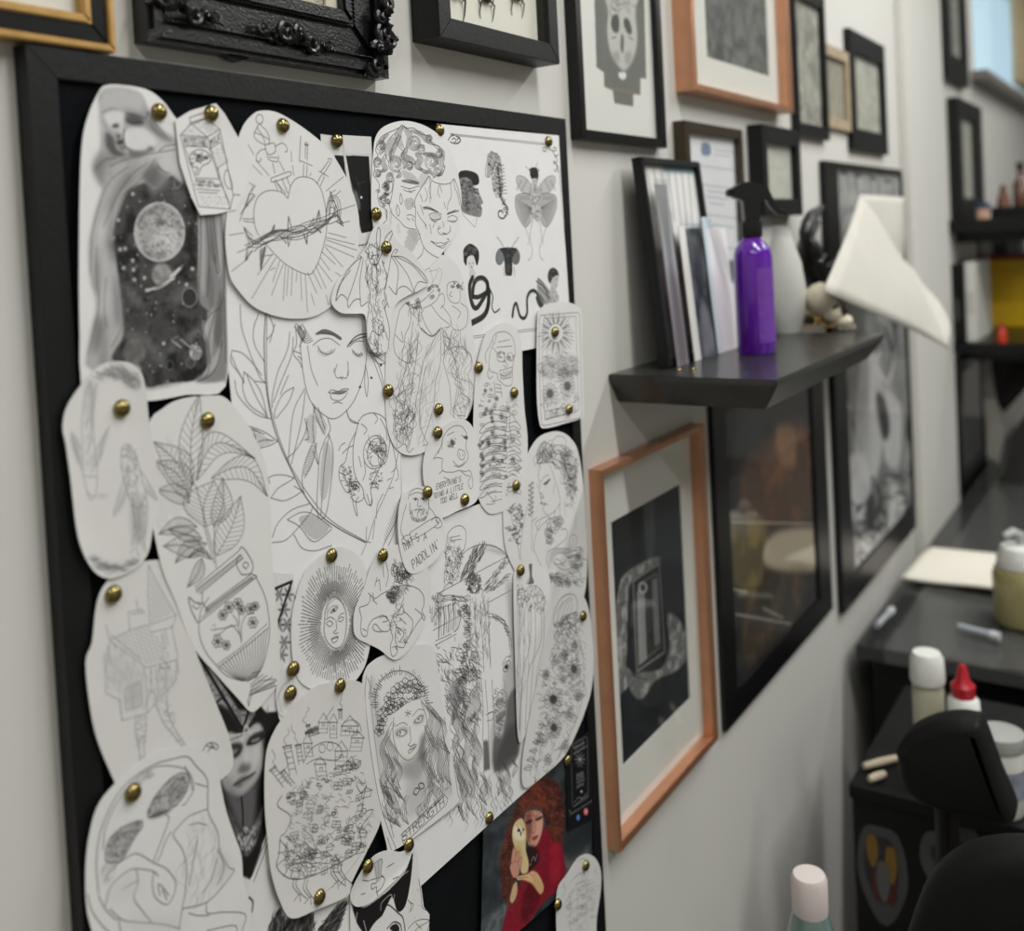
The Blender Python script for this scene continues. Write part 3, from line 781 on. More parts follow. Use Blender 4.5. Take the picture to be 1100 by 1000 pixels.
# ------------------------------------------------------------------ the pinboard
BY = -0.0120
bx0 = (at(22, 44, BY).x + at(88, 1000, BY).x) / 2; bx0 = at(50, 400, BY).x
bx1 = (at(607, 128, BY).x + at(652, 1000, BY).x) / 2
bz1 = (at(25, 45.5, BY).z + at(607, 128, BY).z) / 2
bz0 = bz1 - 0.92
PB = thing('pinboard', 'large black framed felt pinboard covered with pinned tattoo drawings', 'pinboard', ((bx0 + bx1) / 2, 0, bz0))
wl, wt = xw((25, 84), (58, 84), BY), zw((58, 50), (58, 83), BY)
wr = xw((600.5, 144), (607.5, 144), BY) + 0.004
rails(PB, bx0, bx1, bz0, bz1, (wl, wr, wt, wt), -0.0004, BY, BLACKWOOD, 0.0003)
FY = -0.0088
obj('felt_panel', box(bx0 + wl, bx1 - wr, FY, -0.001, bz0 + wt, bz1 - wt), FELT, PB)
print('BOARD', bx0, bx1, bz0, bz1, wl, wt, wr)

PAPER_N = [0]
def poly_area_centroid(p):
    x, y = p[:, 0], p[:, 1]; x1, y1 = np.roll(x, -1), np.roll(y, -1); k = x * y1 - x1 * y; A = k.sum() / 2
    return np.array((((x + x1) * k).sum() / (6 * A), ((y + y1) * k).sum() / (6 * A)))
def paper(name, label, cat, outline, layer, art=None, smooth=True, bg=(226, 225, 222), curl=0.0012, group=None, thick=0.00025, rough=0.7, coat=0.0, res=2500):
    """a cut-out sheet pinned over the board: outline in photo pixels on its own plane; art draws on its face"""
    y = BY - 0.0006 - 0.0008 * layer
    q = T2(outline)
    if smooth: q = spline(q, True, 4)[:-1]
    else: q = np.concatenate([q + (np.roll(q, -1, 0) - q) * t for t in (0, .25, .5, .75)], 1).reshape(-1, 2)
    w = px_plane(q, y); n = len(w)
    rect = (w[:, 0].min(), w[:, 0].max(), w[:, 1].min(), w[:, 1].max())
    a = Art(rect, y, bg, res)
    if art: art(a)
    m = a.material('paper_' + name, rough, coat)
    c = poly_area_centroid(w); bm = bmesh.new(); uv = bm.loops.layers.uv.new('UVMap')
    PAPER_N[0] += 1; ph = PAPER_N[0] * 1.7
    fr = []; bk = []
    scl = (1.0, 0.95, 0.88, 0.78, 0.62, 0.3)
    for k in scl:
        rowf, rowb = [], []
        for i in range(n):
            p = c + (w[i] - c) * k
            lift = 0.5 * curl * (0.5 + 0.5 * math.sin(2 * math.pi * i / n * 2 + ph)) ** 2 * max(0, (k - 0.6) / 0.4) ** 1.6
            rowf.append(bm.verts.new((p[0], y - lift - thick, p[1]))); rowb.append(bm.verts.new((p[0], y - lift, p[1])))
        fr.append(rowf); bk.append(rowb)
    cf = bm.verts.new((c[0], y - thick, c[1])); cb = bm.verts.new((c[0], y, c[1]))
    for rows, ce, fl in ((fr, cf, 1), (bk, cb, -1)):
        for a0, b0 in zip(rows, rows[1:]):
            for i in range(n):
                j = (i + 1) % n; bm.faces.new((a0[i], a0[j], b0[j], b0[i]))
        for i in range(n): bm.faces.new((rows[-1][i], rows[-1][(i + 1) % n], ce))
    for i in range(n):
        j = (i + 1) % n; bm.faces.new((fr[0][i], fr[0][j], bk[0][j], bk[0][i]))
    for i in range(n):
        for row in (fr[0], bk[0]):
            e = bm.edges.get((row[i], row[(i + 1) % n]))
            if e: e.smooth = False
    for fc in bm.faces:
        fc.smooth = True
        for l in fc.loops: l[uv].uv = ((l.vert.co.x - rect[0]) / (rect[1] - rect[0]), (l.vert.co.z - rect[2]) / (rect[3] - rect[2]))
    o = obj(name, bm, m, None, origin=(c[0], y, c[1]))
    tag(o, label, cat, group)
    return o
# ------------------------------------------------------------------ the drawings
ARTF = {}
def art(fn): ARTF[fn.__name__] = fn; return fn
@art
def galaxy_drawing(a):
    a.at(80, 85, 5.553)
    CL, DK = 152, 15
    body = '170 60 260 50 360 70 410 110 440 190 520 300 600 380 640 560 720 680 740 780 860 790 890 960 905 1400 905 1780 880 1800 700 1800 400 1850 100 1730 70 1640 130 1350 90 1180 80 1000 110 850 160 650 105 530 150 420 150 220 140 120'
    a.fill(body, CL, 0.85, 1.0, noise=(150, 149, 146), cell=22)
    # star field hanging in the cloth
    a.fill('330 650 420 620 480 660 600 560 660 640 720 740 735 960 735 1300 790 1390 765 1520 790 1600 790 1720 720 1790 560 1810 420 1830 380 1700 220 1670 290 1520 270 1300 240 1050 200 980 260 800 300 690', DK, 1, 0.7, noise=(38, 37, 37), cell=26)
    for p, t in (('290 1230 400 1310 400 1370 300 1300', 120), ('460 1100 560 1150 520 1200 470 1150', 110), ('600 1260 720 1210 730 1320 560 1340', 110), ('300 1500 430 1530 540 1660 500 1690 400 1590 300 1550', 120), ('540 1620 700 1480 770 1440 760 1500 640 1610', 120), ('560 620 660 660 700 760 620 760', 96), ('360 620 480 650 560 600 540 640 460 690', 140)):
        a.fill(p, t, 0.55, 2.2)
    SP = '300 700 480 650 650 640 725 760 735 1300 760 1400 760 1600 700 1780 420 1800 260 1660 280 1400 250 1000'
    a.dots(SP, 420, 0.12, 0.3, 200, 0.6); a.dots(SP, 60, 0.3, 0.55, 225, 0.9)
    for x, y in ((345, 685), (260, 840), (230, 945), (345, 1080), (290, 1125), (350, 1135), (355, 1195), (415, 1185), (270, 1015), (300, 1010), (500, 825), (665, 1225), (530, 1575), (700, 1130)): a.fill(a.ell(x, y, 10, 12), 210, 0.85, 0.35)
    # moon
    a.fill(a.ell(505, 910, 152, 178), 205); a.fill(a.ell(505, 910, 142, 168), 120, 1, 0.5, noise=(176, 175, 172), cell=16)
    a.fill('480 920 560 880 640 940 640 1000 560 1050 470 1010', 205, 0.75, 2.0); a.scrib(a.ell(505, 910, 138, 160), 120, 30, 60, 60, 1, w=0.5, c=80, op=0.5)
    for k in range(16):
        t = k * 0.39; a.line([(560, 960), (560 + 60 * math.cos(t), 960 + 66 * math.sin(t))], 0.3, 220, 0.6)
    # ringed planet, small planets, comets
    a.fill(a.ell(520, 1165, 60, 68), 128, 1, 0.5, noise=(160, 158, 155), cell=10); a.fill('470 1250 560 1270 575 1200 560 1230', 60, 0.8, 0.6)
    a.fill('420 1258 460 1225 440 1250 600 1190 560 1180 625 1118 628 1140 560 1195 440 1265', 205, 0.95, 0.2); a.line('425 1255 500 1245 580 1190 622 1125', 0.9, 215)
    a.fill(a.ell(683, 1300, 44, 56), 44); a.oval(683, 1300, 44, 56, w=0.6, c=170); a.fill(a.ell(720, 1630, 38, 46), 200, 1, 0.3, noise=(150, 150, 148), cell=6)
    a.fill(a.ell(355, 1625, 68, 78), 92, 1, 0.6, noise=(118, 117, 115), cell=12); a.oval(566, 1705, 22, 28, w=0.5, c=130); a.oval(690, 1690, 26, 30, w=0.5, c=150); a.oval(735, 1520, 16, 20, w=0.4, c=140)
    a.line('575 1555 635 1600', 0.7, 215); a.line('630 1550 690 1600', 0.7, 215); a.line('585 1545 625 1530', 0.4, 190)
    a.line('590 600 600 650 640 620 625 590', 0.5, 170)
    # cloth folds left and right
    a.fill('110 850 180 650 320 520 480 470 400 600 290 690 240 850 230 1000 270 1250 280 1450 220 1600 190 1750 80 1680 130 1350 90 1150', 176, 0.95, 1.4)
    for p, c in (('300 560 420 520 350 610 250 720 220 900 200 1000 190 800', 112), ('215 950 245 1050 235 1100 200 1000', 90), ('140 1050 170 1200 150 1300 120 1220', 120), ('230 1150 265 1300 275 1480 235 1400', 104), ('120 1450 190 1400 170 1550 110 1640', 104), ('170 1000 190 1250 180 1480 150 1300', 205), ('210 1100 225 1300 215 1450 200 1300', 200), ('200 1480 215 1600 190 1700 170 1600', 206), ('130 900 220 760 160 1000', 208), ('330 560 440 500 360 570', 208), ('160 1580 200 1500 190 1750 150 1740', 120)):
        a.fill(p, c, 0.7, 2.0)
    a.lines('480 475 400 590 290 690 250 820 230 950/430 500 330 580 240 720 170 880/320 520 200 620 130 800 95 960/240 960 270 1200 285 1420 270 1500 215 1600/130 1000 130 1200 145 1350 80 1640/190 1180 175 1350 190 1480/100 960 90 1150', w=0.5, c=90, op=0.6)
    a.fill('750 700 870 780 890 960 900 1300 905 1690 880 1790 760 1810 720 1790 790 1720 780 1560 800 1400 740 1310 750 1000', 132, 0.95, 0.8)
    for p, c in (('760 760 780 1000 770 1280 750 1200', 176), ('800 780 830 1000 840 1100 815 1050', 92), ('845 800 875 1000 870 1160 855 1150', 184), ('805 1100 830 1250 810 1390 790 1200', 110), ('870 1250 880 1500 850 1600 830 1500', 96), ('800 1420 830 1380 810 1700 795 1650', 178), ('760 1470 790 1440 780 1550', 190), ('830 1650 870 1600 840 1720 760 1770', 180)):
        a.fill(p, c, 0.8, 1.2)
    a.lines('750 820 750 1050 740 1310 800 1390/780 800 800 1050 790 1300/820 800 850 1050 860 1140 845 1150 835 1050/880 900 890 1200 870 1350 810 1400 770 1480 790 1580 800 1720 770 1790/830 1400 800 1550 810 1700/890 1300 900 1690/735 1800 800 1770 850 1700 880 1560', w=0.5, c=62, op=0.8)
    # hooded head, face, hand
    a.fill('160 200 170 90 260 60 370 80 410 130 430 220 470 270 600 370 560 390 470 330 400 230 280 190 200 180', 186, 0.95, 1.4)
    a.fill('160 210 230 180 320 180 420 230 450 300 440 420 370 440 300 420 230 340 180 280', 150, 0.9, 2.0); a.fill('160 210 250 175 290 190 220 270 250 350 330 420 360 430 310 440 220 400 165 320', 198, 0.85, 2.0)
    a.fill('290 230 330 200 420 230 400 260 330 270', 86, 0.75, 2.0); a.fill('270 310 330 290 440 290 480 380 380 430 310 390', 206, 0.9, 2.4); a.fill('180 330 260 400 340 440 280 470 200 430', 120, 0.8, 2.0)
    a.fill('245 340 270 330 280 390 260 390', 110, 0.7, 1.0); a.fill('295 400 320 395 320 415 300 415', 90, 0.7, 0.8); a.fill('235 310 275 312 260 325', 70, 0.7, 0.6); a.fill('150 430 260 470 200 520 160 640 110 530', 140, 0.8, 2.0)
    a.fill('370 430 440 320 600 380 620 480 650 580 600 560 520 470 440 470', 200, 0.85, 1.5); a.fill('500 480 560 470 640 560 640 620 560 560 500 550', 200, 0.9, 1.0); a.fill('410 560 480 500 520 560 560 570 560 620 480 660 420 620', 118, 0.8, 1.6)
    a.fill('430 240 480 290 560 370 500 340 450 290', 90, 0.7, 1.2)
    a.lines('160 200 230 175 300 200 410 235 440 190/440 200 490 280 570 370/170 240 200 300 260 400 330 440/600 390 540 400 500 430/490 500 510 540 560 560/500 520 530 550/210 520 300 480 480 440 600 420/120 540 180 480 240 470/290 245 340 255 395 250/240 330 265 325', w=0.5, c=74, op=0.7)
    a.fill('165 215 240 185 330 190 430 240 455 320 430 430 350 445 290 440 220 400 180 310', 164, 1, 1.0)
    for p, c, o_, b in (('185 320 230 350 250 420 300 448 240 458 190 400', 76, .9, 1.2), ('172 215 235 188 292 200 285 262 250 305 212 292', 214, .95, 1.0), ('288 320 340 288 430 300 482 382 400 428 340 422 300 392', 216, .95, 1.2), ('300 225 350 218 412 245 400 272 330 268', 72, .9, 1.0), ('222 272 262 262 264 286 236 294', 92, .9, .7), ('264 262 292 262 286 332 256 346', 206, .9, .7), ('248 332 272 326 272 346 250 352', 66, .9, .5), ('250 366 286 360 290 382 262 396', 70, .9, .5), ('264 398 302 402 290 422 270 416', 104, .8, .7), ('340 428 420 428 444 402 474 420 380 464 320 452', 96, .85, 1.2), ('300 205 340 200 420 232 400 236 340 222', 60, .7, .6)):
        a.fill(p, c, o_, b)
    a.lines('225 285 240 278 262 280/305 250 340 262 395 256/252 380 272 376 288 370/296 300 290 340 300 400 340 425', w=0.7, c=50)
    a.fill('250 300 262 290 268 320 256 330', 190, 0.55, 1.0); pass
    a.fill('420 140 440 220 500 300 600 370 560 380 480 330 430 260 410 190', 120, 0.6, 2); a.fill('120 500 180 480 150 560 170 640 120 560', 96, 0.5, 2); a.fill('410 570 470 520 500 560 480 640 430 620', 84, 0.6, 2)
    a.scrib(body, 260, 40, 80, 25, 0.4, w=0.5, c=120, op=0.22)

@art
def milk_drawing(a):
    a.at(80, 85, 5.553).pen(0.42, 48)
    a.lines('690 270 685 230 770 200 785 235 690 270/690 270 630 335 790 345 700 270/785 235 865 300 790 345/630 335 735 760 925 775 790 345/865 300 945 690 925 775/945 690 985 690', sm=False)
    a.lines('655 400 720 590 860 595 800 405 655 400/650 350 790 352/800 420 870 375/850 530 910 490 870 380/855 530 860 600 925 740/725 655 865 665/735 675 850 680/690 260 775 235', sm=False, w=0.36)
    a.text('MISSING', (655, 395), (788, 402), 40, (-0.1, -1), 0.5, 40); a.text('MILK', (812, 402), (868, 360), 40, (-0.15, -1), 0.5, 40)
    a.text('PLEASE CALL', (722, 613), (832, 620), 13, (-0.1, -1), 0.34, 60); a.text('1-800-123-4567', (714, 637), (868, 645), 16, (-0.1, -1), 0.36, 50)
    a.line('685 490 690 450 720 425 760 422 800 445 812 480 790 505 770 510 750 535 735 570 720 560 735 530 700 520', 0.45, 40, close=True)
    a.curls('690 450 760 430 805 470 760 515 700 505', 11, 10, 22, 0.36, 60); a.lines('690 480 720 470 740 490 770 480/720 440 740 460 730 480/760 430 765 460 800 470', w=0.36)
    a.line('905 540 890 590 905 640 930 655 940 640 925 580', 0.4, 50, close=True)
    for P, n in (('740 690 890 700 910 760 745 750', 150), ('820 430 870 395 900 480 850 520', 90), ('640 330 700 280 760 335', 60), ('700 265 780 245 850 300 790 330', 110)): a.dots(P, n, 0.09, 0.17, 90, 0.8, sm=False)

@art
def heart_drawing(a):
    a.at(220, 90, 4).pen(0.42, 60)
    a.line('355 492 335 470 300 458 260 462 225 490 210 540 212 600 230 650 275 705 340 770 400 805 450 818 480 780 510 690 522 620 518 540 500 460 470 415 430 400 395 405 370 435 355 492', 0.45, 70)
    # crown of thorns
    a.line('180 680 230 655 300 640 380 650 440 620 480 590 530 580 570 560', 1.6, (215, 214, 210), 0.9)
    for p in ('175 650 220 690 260 660 330 630 400 640 450 610 500 590 560 570', '180 700 230 700 300 665 380 660 440 640 480 610 540 600 580 580', '190 660 250 690 320 650 360 620 420 610 460 640 520 590 575 540', '210 720 260 680 330 668 380 640 450 625 510 610 550 560 560 520', '520 570 525 520 545 500 565 530 570 580 585 600', '535 560 540 530 555 540 560 575'):
        a.line(p, 0.45, 40)
    a.lock('172 700 225 672 300 642 380 650 440 622 500 592 555 560 590 600', 6, 20, 0.42, 40, 9.0); a.lock('520 600 530 530 550 495 575 540 580 590', 4, 12, 0.42, 40, 5.0)
    for x, y, dx, dy in ((200, 690, -34, -70), (290, 640, 8, -36), (365, 630, -6, -60), (430, 640, 6, 48), (362, 660, -4, 40), (488, 590, 2, -48), (545, 505, -8, -44), (250, 700, -10, 100), (195, 715, -24, 46), (480, 615, 18, 24), (570, 590, 24, 22), (330, 650, 18, 36), (455, 610, 12, -34)):
        a.line([(x - 9, y), (x + dx, y + dy), (x + 9, y)], 0.42, 40, sm=False)
    for b, t in (('285 640', '298 610'), ('300 645', '290 615'), ('355 615', '358 570'), ('370 612', '358 572'), ('425 645', '437 685'), ('440 640', '438 688'), ('355 655', '358 695'), ('475 590', '488 545'), ('490 588', '488 548'), ('545 505', '538 465'), ('190 660', '165 615'), ('205 655', '168 618'), ('200 715', '170 760'), ('180 700', '172 755'), ('235 715', '238 800'), ('255 700', '240 798'), ('240 740', '290 735'), ('565 590', '592 610'), ('480 620', '496 640')): a.line(b + ' ' + t, 0.4, 40, sm=False)
    a.fill('240 720 262 702 240 796', 70, 0.5, 0.2)
    # great sword hilt at the top
    a.oval(234, 152, 15, 20); a.lines('232 172 225 185 215 205 210 225 225 245 255 262/238 172 246 185 262 200 275 230 275 262/225 190 250 230 258 262/215 210 245 222 275 240/258 262 290 255 300 262 302 290 280 305 262 290 258 262/262 280 240 285 222 305 222 330 235 335 240 320/300 270 330 255 350 270 352 290 342 292/265 300 275 325 310 335 315 310/275 315 310 318/290 340 300 385/320 335 340 375/284 405 360 378 364 395 290 422 284 405/296 420 312 455/350 400 365 440/305 418 330 462/330 408 355 470/300 412 345 470')
    # small swords
    a.lines('432 255 430 320/440 262 438 330/428 262 444 262/408 330 460 352/424 345 422 395/438 350 436 400/410 225 405 335/432 250 428 262 440 268 438 252/530 330 495 380/538 338 505 392/488 375 528 398/500 390 480 430/512 398 495 440/525 322 540 322 540 334/455 385 450 395', sm=False)
    a.lines('160 545 210 475 190 470 148 590/205 440 175 520 185 525/150 560 215 480/165 590 212 595/160 580 210 580/190 425 215 440 200 460', sm=False)
    # rays
    def R(x0, y0, x1, y1): a.line([(x0, y0), (x1, y1)], 0.36, 75, sm=False)
    for q in ((185, 262, 210, 305), (205, 350, 245, 392), (220, 330, 275, 395), (370, 290, 372, 335), (375, 350, 382, 395), (590, 400, 520, 460), (540, 470, 560, 455), (580, 460, 560, 478), (640, 520, 570, 545), (620, 590, 575, 600), (530, 640, 605, 660), (520, 660, 640, 690), (520, 670, 650, 715), (515, 690, 640, 745), (515, 700, 590, 785), (500, 720, 560, 775), (495, 745, 535, 800), (485, 770, 545, 850), (475, 780, 520, 880), (460, 800, 500, 880), (440, 810, 480, 900), (430, 820, 440, 980), (410, 815, 415, 930), (395, 810, 390, 850), (375, 790, 370, 910), (358, 790, 350, 910), (345, 780, 335, 930), (335, 775, 285, 910), (320, 760, 290, 850), (305, 745, 200, 920), (290, 730, 225, 820), (100, 650, 165, 640), (135, 725, 175, 710), (110, 805, 185, 750), (520, 905, 530, 950), (455, 900, 470, 950), (300, 790, 280, 800), (560, 810, 590, 830)): R(*q)

@art
def mask_drawing(a):
    a.at(395, 125, 5.886).pen(0.42, 38)
    H = '40 230 60 170 110 110 180 70 215 55 280 80 350 120 420 170 470 240 485 300 470 360 420 385 370 350 330 320 250 330 210 330 190 380 130 360 110 400 60 430 30 370'
    a.line('30 370 40 330 35 280 60 250 45 210 60 180 90 160 110 115 160 90 200 70 215 55 240 75 290 75 330 110 380 125 400 170 450 190 450 220 480 260 475 300 485 320 465 370 440 370 410 390', 0.5, 30)
    for cx, cy, r, ro in ((172, 300, 50, 30), (292, 170, 46, 200), (400, 285, 48, 90), (338, 208, 30, 20), (80, 185, 34, 120), (262, 312, 26, 200), (58, 290, 30, 60), (440, 345, 30, 300), (140, 385, 30, 10), (112, 445, 28, 160), (95, 525, 26, 40), (448, 235, 28, 250), (385, 140, 24, 80), (60, 360, 24, 200)):
        a.swirl(cx, cy, r, 0.85, ro, 0.4, 40, 5 if r > 40 else 4)
    for p, n, wd in (('215 62 190 115 195 165 228 215', 6, 20), ('220 62 258 110 262 150 244 205', 6, 18), ('185 105 145 165 128 225 138 290', 7, 24), ('205 120 170 185 150 235 150 280', 5, 14), ('125 110 85 150 95 200 70 240', 5, 16), ('245 200 228 250 270 275 300 300', 6, 18), ('235 210 215 260 235 300 225 330', 5, 14), ('300 230 330 270 310 310 340 340', 6, 18), ('270 90 330 110 370 150 420 180', 5, 14), ('420 180 470 230 455 290 480 320', 5, 14), ('350 240 380 240 420 250 440 300', 5, 12), ('110 240 95 290 110 330 80 350', 5, 14), ('330 330 360 350 390 350 420 380', 4, 10), ('190 340 200 370 180 385', 4, 10), ('440 380 460 360 470 330', 3, 8)):
        a.lock(p, n, wd, 0.4, 40)
    S = '60 430 130 390 165 400 140 500 125 580 90 560 60 500'
    a.curls(S, 14, 10, 22, 0.4, 45); a.lines('30 370 70 430 60 500 75 560 115 590 120 640/165 400 150 500 135 560/110 420 150 410 150 470 110 500/90 450 120 440 130 480/120 590 118 650 90 680')
    # face
    a.lines('215 405 260 400 310 415 315 428 260 420 215 410/208 440 260 455 320 440/225 460 255 475 300 465/260 455 262 475 280 480/205 485 218 525 208 555 200 525 205 485/185 555 200 600 190 630 178 590 185 555/245 625 270 620 295 635/245 640 265 655/275 640 290 660/130 545 150 610 200 660 240 700 300 712/285 540 280 560 300 575/350 830 340 870 305 905/110 590 115 640', w=0.42)
    a.fill('215 404 312 412 314 428 260 422', 90, 0.8, 0.2); a.hatch('225 340 290 370 320 420 240 400 215 350', 35, 7, 0.3, 100, 0.7); a.hatch('330 370 380 350 370 420 320 450', 40, 8, 0.3, 110, 0.6)
    a.hatch('230 530 280 515 290 560 250 590', -40, 7, 0.3, 100, 0.7); a.hatch('135 580 155 600 150 690 135 690', 80, 8, 0.3, 110, 0.6, 0.2); a.hatch('180 670 200 680 200 750 185 740', 85, 7, 0.3, 120, 0.6, 0.3)
    a.hatch('255 715 320 720 330 770 270 860 220 830 240 760', -25, 9, 0.34, 90, 0.75, 0.15); a.hatch('255 720 310 730 300 800', 60, 12, 0.3, 110, 0.5, 0.2)
    # mask
    a.line('385 375 410 410 470 428 520 420 540 395 560 440 578 520 585 600 575 700 540 780 500 870 460 895 400 870 350 820 320 730 300 680 300 580 295 530 330 460 385 375', 0.5, 40)
    a.lines('540 395 545 450 560 480 575 560/385 380 395 450 390 540/400 410 385 460 400 520/360 450 375 500 360 540/330 490 345 540/450 430 440 480 455 510/455 430 465 480/520 425 525 500 505 550 500 590/480 540 490 580/345 575 380 570 420 590 465 620/350 585 385 585 440 605/500 620 540 600 570 595/505 610 550 590/385 620 420 608 460 630 440 650 400 645 385 620/500 640 530 625 560 640 550 660 510 660/390 640 420 660 460 645/400 655 430 668/500 655 540 668 560 650/460 700 440 720 460 745 500 740 520 720/440 710 450 690/520 690 515 720/398 790 430 800 460 796 480 800 515 785/410 800 450 820 500 800/430 815 470 830 490 815/360 680 370 710/390 680 400 740/420 670 410 700/310 600 330 640 370 690/470 660 480 700/330 560 350 620', w=0.42, c=45)
    a.fill('395 625 440 612 455 632 430 645', (190, 190, 188), 0.6); a.line('348 575 385 580 440 602', 0.8, 40); a.line('500 615 566 596', 0.8, 40)
    a.line('470 735 495 742', 0.7, 40); a.line('398 788 415 795', 0.8, 40); a.line('500 772 508 776', 0.8, 50); a.dots('430 670 500 660 480 700', 14, .1, .16, 80)

@art
def bat_drawing(a):
    a.at(220, 90, 4).pen(0.45, 36)
    a.line('672 745 640 770 600 820 575 880 562 930 585 905 610 925 615 960 640 930 665 925 670 955 700 935', 0.5); a.lines('672 745 640 850 612 930/680 750 665 850 668 940/690 760 700 860/675 745 655 735 648 742 660 748/562 930 575 870 625 800', w=0.45)
    a.line('800 740 850 745 900 780 940 820 955 855 920 850 900 880 898 900 860 870 830 880 820 905 790 870', 0.5); a.lines('800 740 830 800 820 900/810 740 870 820 898 895/815 740 890 780 950 850/800 740 780 850 775 880/800 735 815 712 826 716 815 730', w=0.45)
    a.lines('740 720 735 660 742 618 752 640 748 710/760 720 775 660 800 632 800 650 780 700 765 715/700 710 710 690 745 712 760 720 740 770 715 775 700 740/712 740 745 735 738 750/700 735 690 720/720 770 730 780 745 772/700 780 690 830 710 900 700 960/760 760 780 830 770 900 790 960/715 780 720 860/735 780 740 850 735 900', w=0.5)
    F = '700 690 760 700 780 830 775 960 770 1080 755 1180 730 1220 700 1160 710 1000 690 850'
    a.scrib(F, 130, 34, 88, 18, 0.5, w=0.42, c=45, op=0.85)
    a.lines('705 960 690 1040 700 1110 720 1180 740 1230/770 960 790 1040 790 1100 775 1180 745 1232/745 1040 740 1150/700 1100 720 1060 745 1080 770 1060 785 1100/720 1180 740 1150 765 1180', w=0.5)

@art
def instant_photo(a):
    a.at(220, 90, 4); a.fill('555 308 592 310 604 400 590 420', 18, 1, sm=False); a.line('500 222 585 226', 0.6, 190)
@art
def instant_photo_2(a):
    a.at(220, 90, 4); a.fill('605 308 702 312 720 632 672 642 650 560 625 420', 20, 1, sm=False)
    a.line('625 420 640 470 655 560 668 620', 0.8, (150, 155, 158), 0.7); a.lines('645 400 665 450 660 520/640 470 670 520/655 430 690 420', w=0.5, c=120, op=0.6); a.fill(a.ell(671, 488, 5, 6), 225, 1, 0.2)
    a.fill('640 460 655 470 668 540 650 530', 150, 0.6, 0.8); a.line('600 300 708 305', 0.4, 170)

